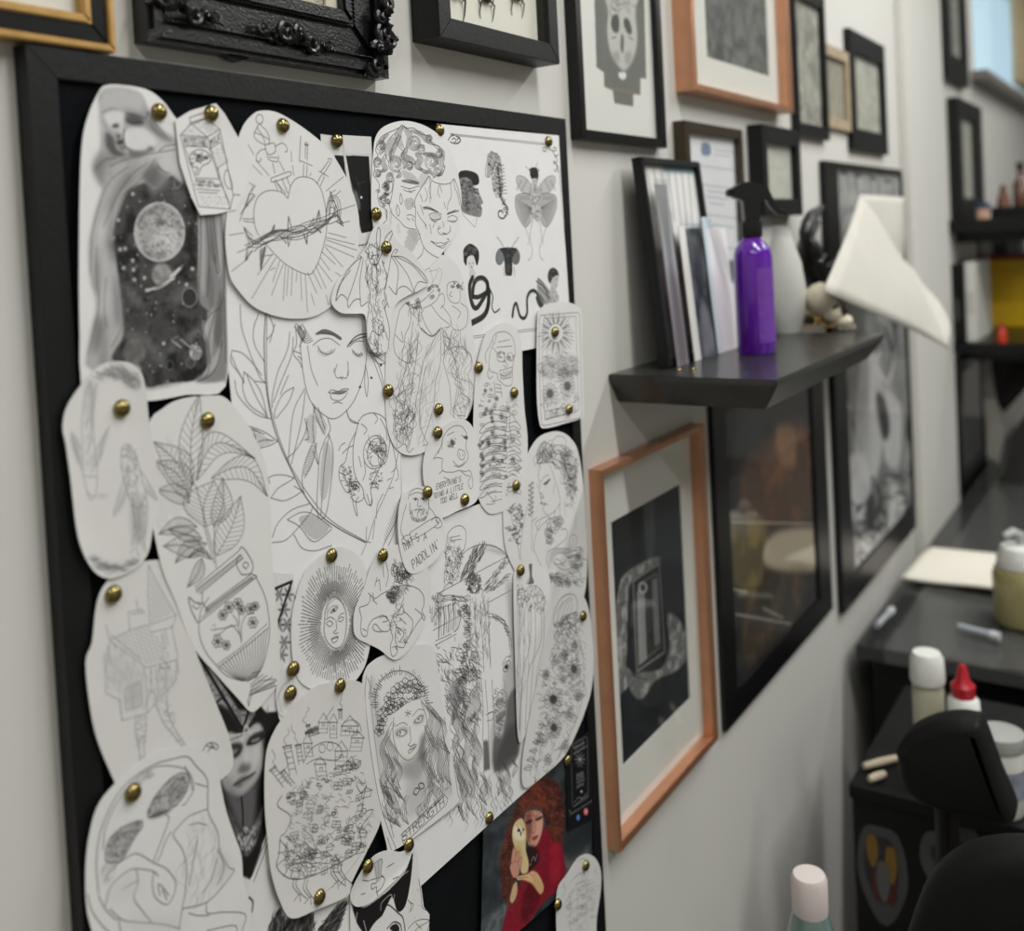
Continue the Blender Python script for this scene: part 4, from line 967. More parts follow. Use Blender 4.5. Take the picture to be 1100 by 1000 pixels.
@art
def bestiary_sheet(a):
    a.at(485, 140, 4.762).pen(0.42, 45)
    # border with corner flourishes
    a.lines('-10 18 490 68/-8 24 488 76/545 180 605 880/552 190 612 880/40 1060 440 1010/40 1070 440 1020', sm=False, w=0.4)
    for p in ('-10 60 10 65 20 50 10 40 0 48', '12 70 40 60 42 45 30 42 26 52', '-20 50 -5 30 10 25 0 18', '20 30 40 40 38 60 25 70'): a.line(p, 0.8, 30)
    for p in ('465 90 478 88 482 102 472 108 465 98', '490 70 500 95 520 105 535 100 530 88 518 92', '515 105 530 130 545 125', '525 130 540 150 530 165 520 155', '520 165 540 180 530 210 522 200', '535 180 545 215'): a.line(p, 0.8, 30)
    # flat-topped head in profile
    a.fill('32 235 40 212 70 205 110 212 135 232 138 272 108 280 100 255 70 240 35 250', 30)
    a.fill('38 250 70 240 100 255 112 290 135 300 140 320 160 368 150 380 155 405 148 440 120 440 60 420 45 380 40 310', 88, 1, 0.2, noise=(120, 118, 118), cell=14)
    a.scrib('50 260 100 270 120 330 120 420 70 410 50 360', 70, 36, 50, 50, 0.6, w=0.5, c=48, op=0.7); a.lines('118 318 140 322/120 335 145 345/130 390 152 400/112 300 135 300', w=0.7, c=30); a.fill('118 325 142 330 140 345 122 340', 170, 0.8, 0.2)
    a.lines('50 390 58 430 118 495/130 445 128 460 118 495', w=0.32, c=110)
    # seahorse
    a.lines('205 112 185 125 180 160 172 200 175 232 190 240 198 225 200 200 215 190/205 112 235 125 250 160 252 220 260 260 255 320/215 195 205 240 210 290 225 330', w=0.5)
    a.fill('190 120 225 118 248 160 246 230 262 300 250 350 232 320 212 290 215 220 230 170 205 200 195 235 178 230', 150, 0.7, 0.5); a.scrib('185 120 235 120 262 240 250 340 215 320 205 220', 120, 14, 20, 40, 0.6, w=0.5, c=40, op=0.85)
    for k in range(9): a.line([(236 + k * 3, 180 + k * 18), (266 + k * 2, 178 + k * 18)], 0.5, 60); a.fill(a.ell(235 + k * 2, 190 + k * 17, 5, 6), 35)
    a.line('245 330 262 370 285 395 280 430 262 450 242 442 238 420 252 410 262 422', 1.5, 60); a.line('250 330 275 380 284 400', 0.6, 30); a.fill(a.ell(190, 172, 5, 7), 25); a.scrib('250 320 270 350 290 420 270 440 262 380', 30, 14, 10, 30, w=0.4, c=40)
    # winged woman
    for sg, cx in ((-1, 430), (1, 430)):
        X = lambda x: cx + sg * (x - 430)
        if True:
            top = [(X(450), 290), (X(480), 245), (X(520), 232), (X(530), 260), (X(505), 310), (X(460), 330)]
            a.fill(top, 175, 0.7, 0.3); a.line(top, 0.4, 70, close=True)
            bot = [(X(455), 330), (X(525), 330), (X(536), 380), (X(520), 440), (X(490), 490), (X(465), 480), (X(440), 420)]
            a.fill(bot, 158, 0.75, 0.4); a.line(bot, 0.4, 70, close=True)
        for k in range(11):
            t = k / 10; a.line([(X(445), 400), (X(530 - 40 * t), 350 + 130 * t)], 0.32, 70, 0.8)
        for k in range(6): a.oval(X(480 + k * 9), 262 + (k % 3) * 18, 5, 7, w=0.3, c=80)
        for k in range(4): a.oval(X(468 + k * 14), 345, 5, 8, w=0.3, c=90)
        a.line([(X(448), 270), (X(462), 310), (X(455), 370)], 0.5, 60)
        a.line([(X(445), 460), (X(455), 500), (X(460), 560), (X(448), 610), (X(455), 650), (X(470), 664)], 0.45, 60); a.line([(X(485), 490), (X(465), 555), (X(470), 585)], 0.4, 80)
    a.fill('400 200 412 190 432 192 442 215 438 260 420 262 402 235', 45, 1, 0.2); a.scrib('400 200 440 195 440 250 405 240', 40, 16, 60, 50, 0.8, w=0.4, c=20); a.fill('412 248 436 248 436 280 425 296 414 282', 190); a.lines('416 262 422 262/428 262 434 262/420 280 430 280', w=0.4)
    a.fill('405 295 455 295 462 350 450 380 462 420 440 470 425 450 402 460 410 380 400 350', 195, 0.9, 0.3); a.scrib('405 295 455 295 455 380 445 460 415 450 405 360', 90, 16, 80, 40, 0.5, w=0.4, c=60, op=0.8); a.lines('375 182 405 210/440 160 425 200', w=0.32)
    # fly head
    a.fill(a.ell(247, 645, 22, 42, 8), 120, 1, 0.2); a.oval(247, 645, 22, 42, 8, w=0.4, c=60); a.fill(a.ell(326, 645, 22, 40, -5), 105); a.oval(326, 645, 22, 40, w=0.4, c=60); a.fill(a.ell(250, 645, 12, 16), (106, 132, 146), 0.7, 0.4)
    a.fill('250 602 330 602 318 635 310 660 308 735 288 742 274 735 268 660 262 630', 42, 1, 0.2); a.scrib('265 610 320 610 305 730 278 730', 60, 12, 80, 50, w=0.5, c=150, op=0.6); a.lines('262 592 248 565 230 545/308 595 325 570 342 545/265 700 268 745/318 700 322 742', w=0.5)
    # snake woman
    a.fill('60 640 62 605 90 580 120 592 138 620 138 660 128 690 110 640 80 650 75 690 62 670', 34, 1, 0.2); a.curls('60 620 90 585 130 610 130 650 80 640', 14, 8, 15, 0.4, 140, 0.7)
    a.fill('82 660 108 645 118 680 110 705 98 718 84 700', 215); a.lines('88 680 94 680/104 678 112 678/98 700 106 700/97 690 100 695', w=0.45, c=30); a.fill('92 715 112 710 122 745 92 750', 205)
    a.line('106 752 92 790 95 850 110 900 130 905 155 870 180 820 182 780 160 755 130 760 112 790 105 850', 5.0, 52); a.line('190 830 185 900 160 950 100 985', 6.0, 45); a.line('182 780 190 850 180 920', 5.4, 48)
    a.line('110 850 140 850 190 820', 4.4, 52); a.line('108 770 100 840 118 890', 0.5, 130); a.line('120 770 150 762 172 785 175 820', 0.5, 130); a.line('195 810 210 850 205 900 220 930 245 912', 1.5, 45); a.line('185 860 165 930 120 970', 0.5, 120)
    # serpent man with fin
    a.line('310 950 318 900 330 885 340 920 350 950 370 960 385 930 385 860 400 825 425 820 445 850 460 890', 3.6, 66); a.line('395 850 410 832 430 836 450 870', 0.7, 160); a.line('308 948 316 905', 0.5, 45)
    a.fill('430 850 450 840 470 880 460 910 440 890', 60); a.fill('440 755 480 790 505 830 515 870 470 890 440 830', 130, 0.7, 0.3); a.lines('440 755 470 790 495 870/445 800 490 850/435 770 470 800 500 860/440 830 480 880/430 770 460 790 500 830', w=0.8, c=30)
    a.fill('490 745 500 712 520 702 540 718 546 745 530 745 520 770 500 780', 40, 1, 0.2); a.scrib('492 740 515 705 545 730 505 775', 36, 14, 60, 40, w=0.4, c=130); a.fill('520 750 545 742 542 775 530 815 510 810 505 780', 190, 1, 0.2); a.lines('528 762 540 760/530 795 540 792', w=0.4); a.fill('505 800 530 815 545 870 505 880', 180, 0.8, 0.3); a.scrib('505 810 540 830 540 880 505 880', 24, 18, 80, 20, w=0.4, c=70)

@art
def face_drawing(a):
    a.at(240, 310, 3.45).pen(0.48, 40)
    # face
    a.lines('300 150 285 200 290 280 305 370 330 430 375 470 405 482 440 465 480 420 510 350 525 290 530 220 525 180/265 130 270 200 258 240 280 270 290 292/262 140 300 200/270 130 300 170 280 215/290 130 305 160 290 190/258 230 285 240/275 250 290 262')
    for k in range(6): a.arc(300 + k * 2, 130, 14 + k * 5, 30 + k * 8, 60, 170, w=0.42)
    a.line('340 168 370 152 400 160 432 180 432 188 400 170 365 165 345 170', 0.7); a.fill('345 166 370 154 402 162 432 182 430 188 400 172', 70, 0.8, 0.1); a.line('458 215 480 185 505 170 528 168', 0.9); a.line('462 208 490 188 528 176', 0.8)
    a.lines('330 210 360 188 395 185 430 210/348 212 362 235 385 243 405 235 412 222/465 215 490 195 520 195/475 225 495 248 515 240/420 280 412 310 420 330 438 328 455 330 462 300/408 310 410 295/432 328 440 336/460 270 462 320/388 385 400 375 425 380 440 372 462 372 440 388 410 388 388 385/395 390 400 408 425 415 445 405 458 385/405 425 420 420 440 425/310 210 325 300 348 358/455 450 465 480 500 500', w=0.45)
    for k in range(8): a.line([(352 + k * 7, 222 + 14 * math.sin(k / 7 * 3)), (350 + k * 7, 236 + 14 * math.sin(k / 7 * 3))], 0.4, 40)
    for k in range(6): a.line([(478 + k * 6, 228 + 12 * math.sin(k / 6 * 3)), (480 + k * 7, 242 + 12 * math.sin(k / 6 * 3))], 0.5, 40)
    a.fill('400 384 425 380 455 376 440 390 410 390', 80, 0.7, 0.2)
    # long branch and leaves
    a.line('155 90 150 200 155 340 175 470 205 570 245 660 300 765 360 840 430 890 525 940', 0.75); a.line('160 90 160 340 182 475 240 640 320 770 400 860 530 938', 0.45)
    for p in ('60 60 65 140 90 220 130 320 155 350', '130 90 110 150 115 210 150 270', '165 90 185 150 160 190', '190 130 170 200', '30 228 70 240 110 280 140 320', '28 250 50 300 75 345', '28 230 25 270 60 320 75 350', '40 340 50 390 90 440 130 470 175 482', '75 308 70 370 95 430 165 478', '75 308 110 340 140 390 160 470', '85 320 120 400 160 470', '115 342 155 348', '245 160 235 230 200 310 180 400 180 440', '258 180 250 250 210 350 185 420', '260 365 220 390 190 450 190 480', '260 368 240 420 195 480', '240 320 210 390', '90 508 150 530 200 565', '90 508 120 560 130 595', '130 592 170 580 200 565', '105 515 120 555', '110 520 150 540', '120 570 150 560 185 562', '300 370 260 450 245 560 240 640', '302 380 290 480 265 590 250 650', '230 630 265 600 300 540 310 480', '165 700 190 690 225 690 260 700', '175 775 200 740 240 715 260 702', '165 700 170 720', '175 775 220 785 260 770 290 750', '260 730 300 755', '180 920 200 870 250 820 320 795', '180 940 230 930 280 880 320 830 330 805', '235 855 280 830 320 830 370 860 400 885', '235 855 280 880 320 930 350 932 400 890', '260 910 290 960 340 970 400 950'): a.line(p, 0.46)
    a.hatch('280 850 330 840 390 880 350 925 310 910', 70, 6, 0.4, 50, 0.8); a.hatch('95 512 190 565 135 590', 25, 8, 0.36, 60, 0.7, 0.2, sm=False)
    # braid and dark leaves below the chin
    a.lines('335 430 330 520 340 590 350 650 330 600/330 425 345 480 375 540/350 440 375 520/300 480 315 550 300 560/385 480 395 520 375 560 355 620 350 700 345 800 355 850 380 830 400 700 405 600 390 540/390 540 375 640 365 760 360 840/335 560 305 630 290 700 295 750/345 570 330 640 300 700')
    a.hatch('375 570 400 600 400 680 375 780 358 760 360 660', -50, 7, 0.4, 50, 0.8); a.hatch('320 590 340 590 320 670 295 690', -20, 8, 0.4, 50, 0.8); a.hatch('315 470 340 480 340 560 305 560', 70, 6, 0.34, 80, 0.7); a.hatch('335 430 380 500 370 540 345 500', 65, 6, 0.34, 70, 0.7)
    # cat skull
    a.line('500 490 520 468 555 460 590 475 610 510 615 550 610 600 600 640 580 660 560 700 545 740 550 790 535 800 520 770 515 740 490 700 480 650 480 580 490 530 500 490', 0.5)
    a.lines('490 530 465 580 450 640 430 660 428 700 445 740 460 755 480 740/480 580 460 590 440 610/470 690 465 730 475 770 485 820 495 840 490 790 500 770/470 770 490 790 515 780 520 760/530 760 545 805 548 780/430 680 450 690 470 680/490 700 480 720/520 640 525 680 515 710/500 620 510 660/580 480 600 520 605 560/510 500 530 520 520 540/555 460 570 480 560 500/610 540 625 580 640 660/425 600 435 580 450 570/455 450 470 490 500 500', w=0.45)
    a.oval(560, 605, 42, 62, 8); a.oval(565, 605, 33, 52, 8, w=0.4); a.scrib(a.ell(565, 600, 32, 50), 45, 36, 60, 40, 0.6, w=0.42, c=45); a.curls('470 710 500 710 505 745 480 755', 5, 10, 18, 0.45); a.scrib('440 650 470 660 480 740 500 780 470 760 440 720', 40, 16, 60, 50, 1, w=0.4, c=60); a.scrib('540 690 590 670 575 730 550 740', 34, 14, 60, 50, 1, w=0.42, c=40)
    # hand on the right
    a.lines('645 610 625 700 600 760 560 850 535 930/655 760 640 850 600 930 580 985/620 680 640 665 645 700 635 710/605 710 620 700/612 740 628 735/590 760 570 800 565 850/650 780 630 900 600 970/530 880 528 930 545 940/530 940 510 985/560 860 552 925/655 600 658 760', w=0.42, c=60)
    a.hatch('600 900 650 780 650 830 600 940', 60, 8, 0.36, 80, 0.7)
    for p in ('525 280 535 340 530 400 522 350 525 285', '530 220 560 280 590 370 600 440', '545 230 580 300 600 400', '540 235 580 260 605 280', '540 240 570 275 600 278'): a.line(p, 0.45)
    for x, y in ((582, 283), (547, 330), (505, 364)): a.fill(a.ell(x, y, 4, 4.5), 30)
    a.line('655 0 655 760', 0.3, 150)
@art
def graces_drawing(a):
    a.at(410, 275, 3.569).pen(0.4, 78, 0.9)
    # left, middle and right figures: contours then drapery
    a.lines('90 180 70 205 60 240 50 290 45 340 55 380 80 400 100 410 120 400/95 180 110 205 108 260 90 300 85 340 75 370/50 300 80 330 75 290/100 190 150 175 200 130/100 175 120 200 145 180 140 160/180 120 205 110 220 130 215 160 190 185 160 200/145 200 140 240 150 280 190 305 220 280 235 275/190 190 220 230 260 265 240 275/150 215 165 260 190 300/220 150 235 145 240 180 225 200/250 110 262 100 285 98 300 115 310 100/250 112 250 150 265 175 290 180 300 160 298 130/268 135 258 150 270 155/300 180 325 200 328 240 320 270 295 285 270 275 265 250/270 190 300 215 290 240/230 190 260 230 265 260')
    a.curls('180 115 215 115 215 150 185 160', 8, 6, 12, 0.4, 80); a.curls('250 105 300 100 305 130 270 120', 9, 5, 10, 0.4, 80); a.curls('95 180 140 165 150 190 120 205', 8, 5, 10, 0.4, 85)
    a.lines('120 250 110 330 95 420 70 500 50 600 45 680 75 720/140 290 130 400 115 500 100 620 90 700/220 280 190 340 160 400 145 480 130 560 120 650 100 740/225 290 225 400 205 480 200 560 180 640 160 700 160 720/235 280 240 370 235 400 245 440 260 500 265 580/270 285 260 340 280 400 290 480 280 560 275 620/300 290 305 340 340 380 345 420 330 460 350 500 345 560 330 610 325 625 300 622/170 420 150 520 145 640 170 710 180 720 155 725/60 700 55 735 80 720/90 720 100 750 120 735/290 610 320 612/230 380 250 360 290 345 310 350')
    L = '60 420 110 320 135 300 140 400 125 520 110 700 60 700 45 600'; Mi = '150 420 220 290 228 420 205 560 165 700 130 690 135 540'; R_ = '245 300 305 300 345 400 335 480 345 570 320 615 275 600 290 500 250 400'
    a.scrib(L, 130, 60, 98, 14, 0.5, w=0.32, c=110, op=0.8); a.scrib(Mi, 70, 70, 105, 12, 0.4, w=0.32, c=120, op=0.7); a.scrib(R_, 100, 60, 82, 16, 0.6, w=0.32, c=110, op=0.8); a.scrib('50 560 120 580 110 700 60 700', 60, 26, 80, 50, 1, w=0.34, c=90)
    a.scrib('100 200 150 190 150 260 120 250', 30, 22, 70, 30, w=0.32, c=110); a.line('150 275 190 308 225 282', 0.6, 60); a.lines('165 55 185 50 195 100/215 45 230 60 220 110/180 60 215 55 190 110', w=0.34, c=120)
    a.fill('130 180 145 170 150 190 138 200', 120, 0.5, 0.3)

@art
def skeleton_drawing(a):
    a.at(410, 275, 3.569).pen(0.42, 55)
    a.lines('425 310 440 295 470 290 495 305 508 335 510 370 505 400 500 430 500 470 495 495 470 495 445 470 440 450 415 440 410 410 415 370 425 335 425 310/422 320 412 345 395 380 400 410/440 375 445 400 470 405 470 380 455 365 440 375/485 370 480 395 500 400 508 380/470 400 480 415 475 425 465 418/450 450 470 460 495 445 500 430/450 440 500 425/455 455 460 470 495 465/440 300 430 340/425 350 440 370/445 330 490 320/440 350 500 345/410 430 405 450 412 470 425 460')
    a.scrib('445 375 470 370 470 400 450 402', 16, 12, 40, 40, w=0.42, c=60); a.scrib('482 372 505 378 500 398 484 394', 14, 12, 40, 40, w=0.42, c=60); a.hatch('455 448 498 438 496 462 460 466', 80, 6, 0.4, 60)
    a.lines('430 480 435 540/455 495 460 540/437 490 455 495/436 505 456 508/436 520 457 522/385 600 440 590 490 600 520 640/380 610 430 605 480 620/470 590 480 640 470 700 480 760/490 600 490 660 500 720')
    # ribs
    for k in range(9):
        y = 640 + k * 31
        a.lines(w=0.5, c=46, txt=f'478 {y} 440 {y-8} 400 {y+2} 376 {y+30} 382 {y+38} 420 {y+18} 476 {y+14}'); a.lines(f'484 {y+2} 510 {y-6} 530 {y+12} 528 {y+24} 505 {y+12} 486 {y+16}')
        a.line([(395, y + 22), (440, y + 8)], 0.34, 90)
    B = '400 490 440 540 500 560 530 640 545 720 540 800 520 860 440 950 395 900 375 780 365 620 380 540'
    for p in a.inside(spline(T2(B), True), 24): a.flower(p[0], p[1], random.uniform(8, 14), 5, 0.8, 0.3, random.uniform(0, 1), 0.36, 70)
    a.curls(B, 26, 7, 16, 0.38, 60); a.scrib(B, 60, 22, 30, 60, 1.4, w=0.34, c=90)
    a.lines('400 900 430 945 400 950/420 940 460 930', w=0.4)

@art
def sun_card_drawing(a):
    a.at(400, 320, 4).pen(0.42, 72)
    a.line('722 75 880 62 888 75 900 500 890 515 735 548 724 540 715 300 716 90', 0.5, 80, sm=False, close=True); a.line('735 88 872 78 886 480 740 520 728 300', 0.4, 90, sm=False, close=True)
    a.line('740 485 870 462 872 490 742 522', 0.4, 70, sm=False, close=True); a.fill('745 490 866 466 868 488 746 516', 196, 0.6, 0.2, sm=False)
    a.text('THE SUN', (762, 513), (858, 491), 27, (-0.05, -1), 0.5, 40)
    a.fill(a.ell(787, 150, 32, 40), (226, 226, 222)); a.oval(787, 150, 32, 40, w=0.5, c=70); a.oval(787, 150, 20, 26, w=0.4, c=90)
    a.rays(787, 150, 44, 105, 36, 0.8, 0, 0.25, 0.42, 70); 
    for k in range(14):
        t = k * 2 * math.pi / 14; c, s_ = math.cos(t), math.sin(t); a.fill([(787 + 34 * c - 5 * s_, 150 + 42 * s_ + 5 * c), (787 + 34 * c + 5 * s_, 150 + 42 * s_ - 5 * c), (787 + 70 * c, 150 + 92 * s_)], 110, 0.8, 0.1, sm=False)
    a.fill('740 260 800 250 870 250 872 330 800 340 735 340', 176, 0.55, 2.0); a.curls('735 260 870 250 870 330 735 340', 16, 10, 24, 0.38, 95); a.scrib('735 250 870 240 875 340 740 340', 90, 26, 60, 60, 1.2, w=0.36, c=105, op=0.7)
    a.flower(762, 410, 48, 13, 0.72, 0.36, 0, 0.38, 75, 110); a.flower(837, 378, 48, 13, 0.72, 0.36, 0.2, 0.38, 75, 110)
    a.scrib('735 430 870 410 872 455 740 480', 50, 30, 100, 40, 0.6, w=0.36, c=100, op=0.7)

@art
def pig_drawing(a):
    a.at(400, 320, 4).pen(0.42, 45)
    a.lines('300 600 320 570 350 550 380 552 400 575 405 600 400 640 410 670 405 700 375 725 350 720/300 600 292 640 262 690 275 685 300 690/290 645 280 670/300 690 300 740 340 748 370 740/300 600 296 650/385 655 370 650 365 675 380 695 395 685 395 660 385 655/372 665 376 680/386 668 388 680/345 700 365 720 385 715 395 700/320 590 350 575/380 590 405 600/330 620 345 612 355 625 340 632/388 600 402 592 408 605/325 640 350 630/300 740 285 755/370 740 400 745 415 740 425 760 430 800 420 820 410 790 420 770/380 745 400 760 420 765/305 770 330 780')
    a.fill('334 616 346 614 350 626 338 630', 60, 0.8); a.fill('392 598 406 594 408 606 396 606', 60, 0.8); a.scrib('320 600 355 600 350 640 325 640', 18, 14, 30, 30, w=0.34, c=90)
    a.text("EVERYTHING'S", (274, 822), (378, 788), 24, (0.05, -1), 0.45, 40); a.text('GOING A LITTLE', (260, 862), (388, 818), 22, (0.05, -1), 0.45, 40); a.text('TOO WELL', (290, 884), (366, 856), 22, (0.05, -1), 0.45, 40)

@art
def paddle_drawing(a):
    a.at(410, 510, 5.0).pen(0.42, 52)
    # an old man holding a board: plain cartoon figure of our own
    a.lines('140 130 150 95 180 75 215 78 240 100 250 130 248 160/150 110 185 95 235 105/165 130 180 124 192 132/205 128 222 122 234 130/195 130 190 160 200 172 212 165/150 150 150 200 165 240 200 250 235 235 250 190 250 150/170 190 190 185 220 188/160 205 175 235 200 242 230 228 240 200', w=0.4)
    a.fill(a.ell(180, 132, 6, 5), 40); a.fill(a.ell(220, 130, 6, 5), 40); a.scrib('155 190 245 185 235 240 200 252 165 240', 40, 20, 95, 20, 0.4, w=0.34, c=110)
    a.lines('130 160 110 230 100 300 120 340/250 170 280 210 300 260/150 310 280 230 300 262 170 345 150 310/150 320 120 330 105 350 120 370 150 360 165 345/265 245 290 225 310 240 320 270 300 285 280 280/285 240 300 262/140 360 110 340', w=0.42)
    a.text("THAT'S", (118, 412), (200, 352), 42, (-0.3, -1), 0.5, 40);
    a.text('A', (225, 352), (240, 342), 36, (-0.1, -1), 0.5, 40); a.text("PADDLIN'", (170, 505), (312, 385), 46, (-0.3, -1), 0.55, 38)

@art
def braid_drawing(a):
    a.at(530, 460, 5).pen(0.4, 78)
    # hair bun and braids
    a.line('235 190 232 130 250 90 280 78 310 95 320 130 300 170 260 185 235 190', 0.45, 70); a.scrib('240 180 240 120 280 85 310 110 300 165', 60, 70, 105, 14, 0.5, w=0.36, c=90)
    a.line('310 90 330 50 360 42 385 60 390 100', 0.4, 95); a.lines('310 100 350 90 400 110 430 160 440 220 430 300 420 380 410 430/300 180 340 200 370 260 390 330 395 380/310 160 360 180 400 240 420 300/320 130 380 150 420 210', w=0.42)
    H = '300 175 320 110 400 110 440 190 435 320 415 430 395 350 360 230'
    a.scrib(H, 110, 60, 58, 22, 0.7, w=0.38, c=80); a.curls('370 120 440 150 440 330 400 420 390 300', 34, 8, 18, 0.38, 78); a.lines('440 110 455 150 440 250/430 120 445 170', w=0.34, c=120)
    a.lines('240 190 250 190 240 250 250 300 245 330 245 345 255 360 250 370 260 395 250 400 265 410 280 405 265 430 280 460 300 465 330 440 355 400 350 350 330 280 305 200/255 290 270 262 295 250/265 300 285 285 302 268/270 300 290 300/235 300 240 320/250 345 262 355 268 375/275 310 300 275/325 300 320 350/355 400 355 480/330 440 325 480/250 400 275 402 290 410', w=0.42)
    a.fill('268 300 302 272 298 285 280 300', 60, 0.8, 0.2); a.line('252 372 268 372', 0.5, 60)
    # hand, stem and leaf spray
    a.lines('245 490 225 510 240 545 260 520 300 480/250 500 220 600 215 660/245 490 280 475 310 480', w=0.38)
    for k in range(14): a.leaf((200, 300 + k * 13), (186 if k % 2 else 214, 290 + k * 13), 0.35, 0, 0.36, 80)
    a.lines('200 290 205 400 205 660/180 420 160 520 145 640 145 710/205 500 230 480', w=0.36)
    a.scrib('70 300 100 320 110 440 75 430', 60, 16, 60, 60, 1, w=0.5, c=50); a.curls('70 480 150 400 150 600 130 630 80 560', 26, 7, 13, 0.42, 50); a.scrib('110 480 150 400 150 520 120 620 90 560', 50, 18, 70, 40, 1, w=0.42, c=50); a.line('80 310 95 470 125 600 140 700', 0.4, 70)
    # snake and flowers on the body
    for x, y, r in ((320, 520, 40), (350, 500, 28), (295, 560, 24), (300, 600, 22)): a.rose(x, y, r, 0.9, 0.4, 70)
    a.line('330 640 380 600 395 570 385 540 360 545', 0.5, 80); a.line('300 750 285 710 295 660 340 645 400 650 400 690 370 670 330 680 320 720 360 730 390 710', 0.5, 70); a.fill('300 700 310 660 350 650 400 655 395 672 340 668 320 690 305 730', 176, 0.8, 0.5)
    a.lines('380 740 340 700 330 730 380 760 420 740 400 700 440 680 470 720/410 640 410 590 430 570 445 590 440 640/430 590 425 640/440 640 470 640 480 680 470 740', w=0.42)
    for x, y, r in ((350, 810, 36), (310, 800, 26), (440, 740, 34), (455, 690, 24), (400, 830, 26), (290, 860, 24)): a.flower(x, y, r, 9, 0.8, 0.3, r, 0.4, 70)
    a.scrib('290 780 460 780 480 830 300 850', 70, 26, 50, 50, 0.8, w=0.38, c=75); a.scrib('400 640 480 660 480 760 410 740', 50, 24, 60, 60, 1, w=0.36, c=85); a.fill('290 640 340 700 300 760 280 720', 200, 0.4, 2)
    a.lines('440 460 440 540/380 390 385 470/215 650 290 820', w=0.34, c=110)

@art
def stilt_drawing(a):
    a.at(530, 460, 5).pen(0.42, 66)
    a.lines('130 870 125 920 140 960 165 930 165 880 150 860 135 870/165 880 190 850 230 850 260 880 275 930 265 980/140 960 135 1000/120 860 130 840 140 870/150 840 160 870'); a.scrib('165 870 230 850 270 900 265 990 200 980 170 920', 90, 26, 95, 20, 0.5, w=0.4, c=72); a.scrib('125 870 165 870 160 950 135 950', 30, 18, 70, 50, 1, w=0.38, c=70)
    for x0, x1 in ((140, 118), (165, 148), (200, 150), (225, 200), (255, 180), (270, 225)): a.line([(x0, 970), (x0 - 2, 1150), (x1 + 10, 1300), (x1 - 4, 1480), (x1 - 10, 1620)], 0.42, 60)
    a.scrib('130 1000 200 1000 180 1400 130 1500', 40, 60, 92, 5, 0.2, w=0.34, c=90); a.fill('115 1000 140 1000 150 1640 128 1640', 150, 0.25, 1.5)
    a.fill('190 730 205 720 205 790 215 830 185 835 195 800', 80, 0.8, 0.4); a.line('190 720 195 790 178 832 215 828 204 790 203 705', 0.4, 60)

@art
def jellyfish_drawing(a):
    a.at(420, 540, 4.1667).pen(0.4, 78)
    a.line('725 545 730 490 755 435 790 410 820 415 832 450 828 485 800 500 770 530 745 555 725 545', 0.5, 62); a.lines('745 545 790 505 830 490/740 530 765 460 800 420/760 520 780 460 805 425/780 505 795 460 812 425/800 495 812 450/735 500 770 440', w=0.4)
    a.scrib('740 540 825 490 840 540 800 600 750 590', 90, 26, 95, 30, 1.2, w=0.38, c=80); a.scrib('745 560 840 520 850 700 720 720', 120, 44, 88, 14, 0.8, w=0.34, c=100)
    for x, y, r, dk in ((818, 745, 46, 92), (725, 880, 58, 80), (728, 1005, 50, 86), (775, 680, 26, None), (770, 790, 22, None), (840, 860, 30, None), (690, 770, 22, None), (820, 640, 22, None), (800, 950, 28, None), (670, 1060, 30, None), (780, 1090, 28, None), (700, 1150, 26, None)): a.flower(x, y, r, 13 if dk else 8, 0.72, 0.34, r, 0.38, 74, dk)
    a.scrib('690 740 850 640 860 860 800 1000 690 1040 660 950', 190, 34, 60, 60, 0.9, w=0.36, c=88, op=0.8); a.curls('700 740 850 680 850 900 740 960', 26, 8, 18, 0.36, 88)
    a.lines('850 640 862 760 850 900 800 1040 740 1150/690 960 650 1080 620 1220/840 860 820 980 760 1100/700 1040 660 1150 640 1250/860 800 870 850 850 880/640 1080 680 1060 660 1120', w=0.4); a.scrib('650 1060 790 1000 760 1140 640 1260', 60, 44, 105, 20, 0.5, w=0.36, c=96)
    for k in range(6): a.leaf((690 - k * 12, 1000 + k * 36), (660 - k * 14, 990 + k * 40), 0.3, 2, 0.36, 85)
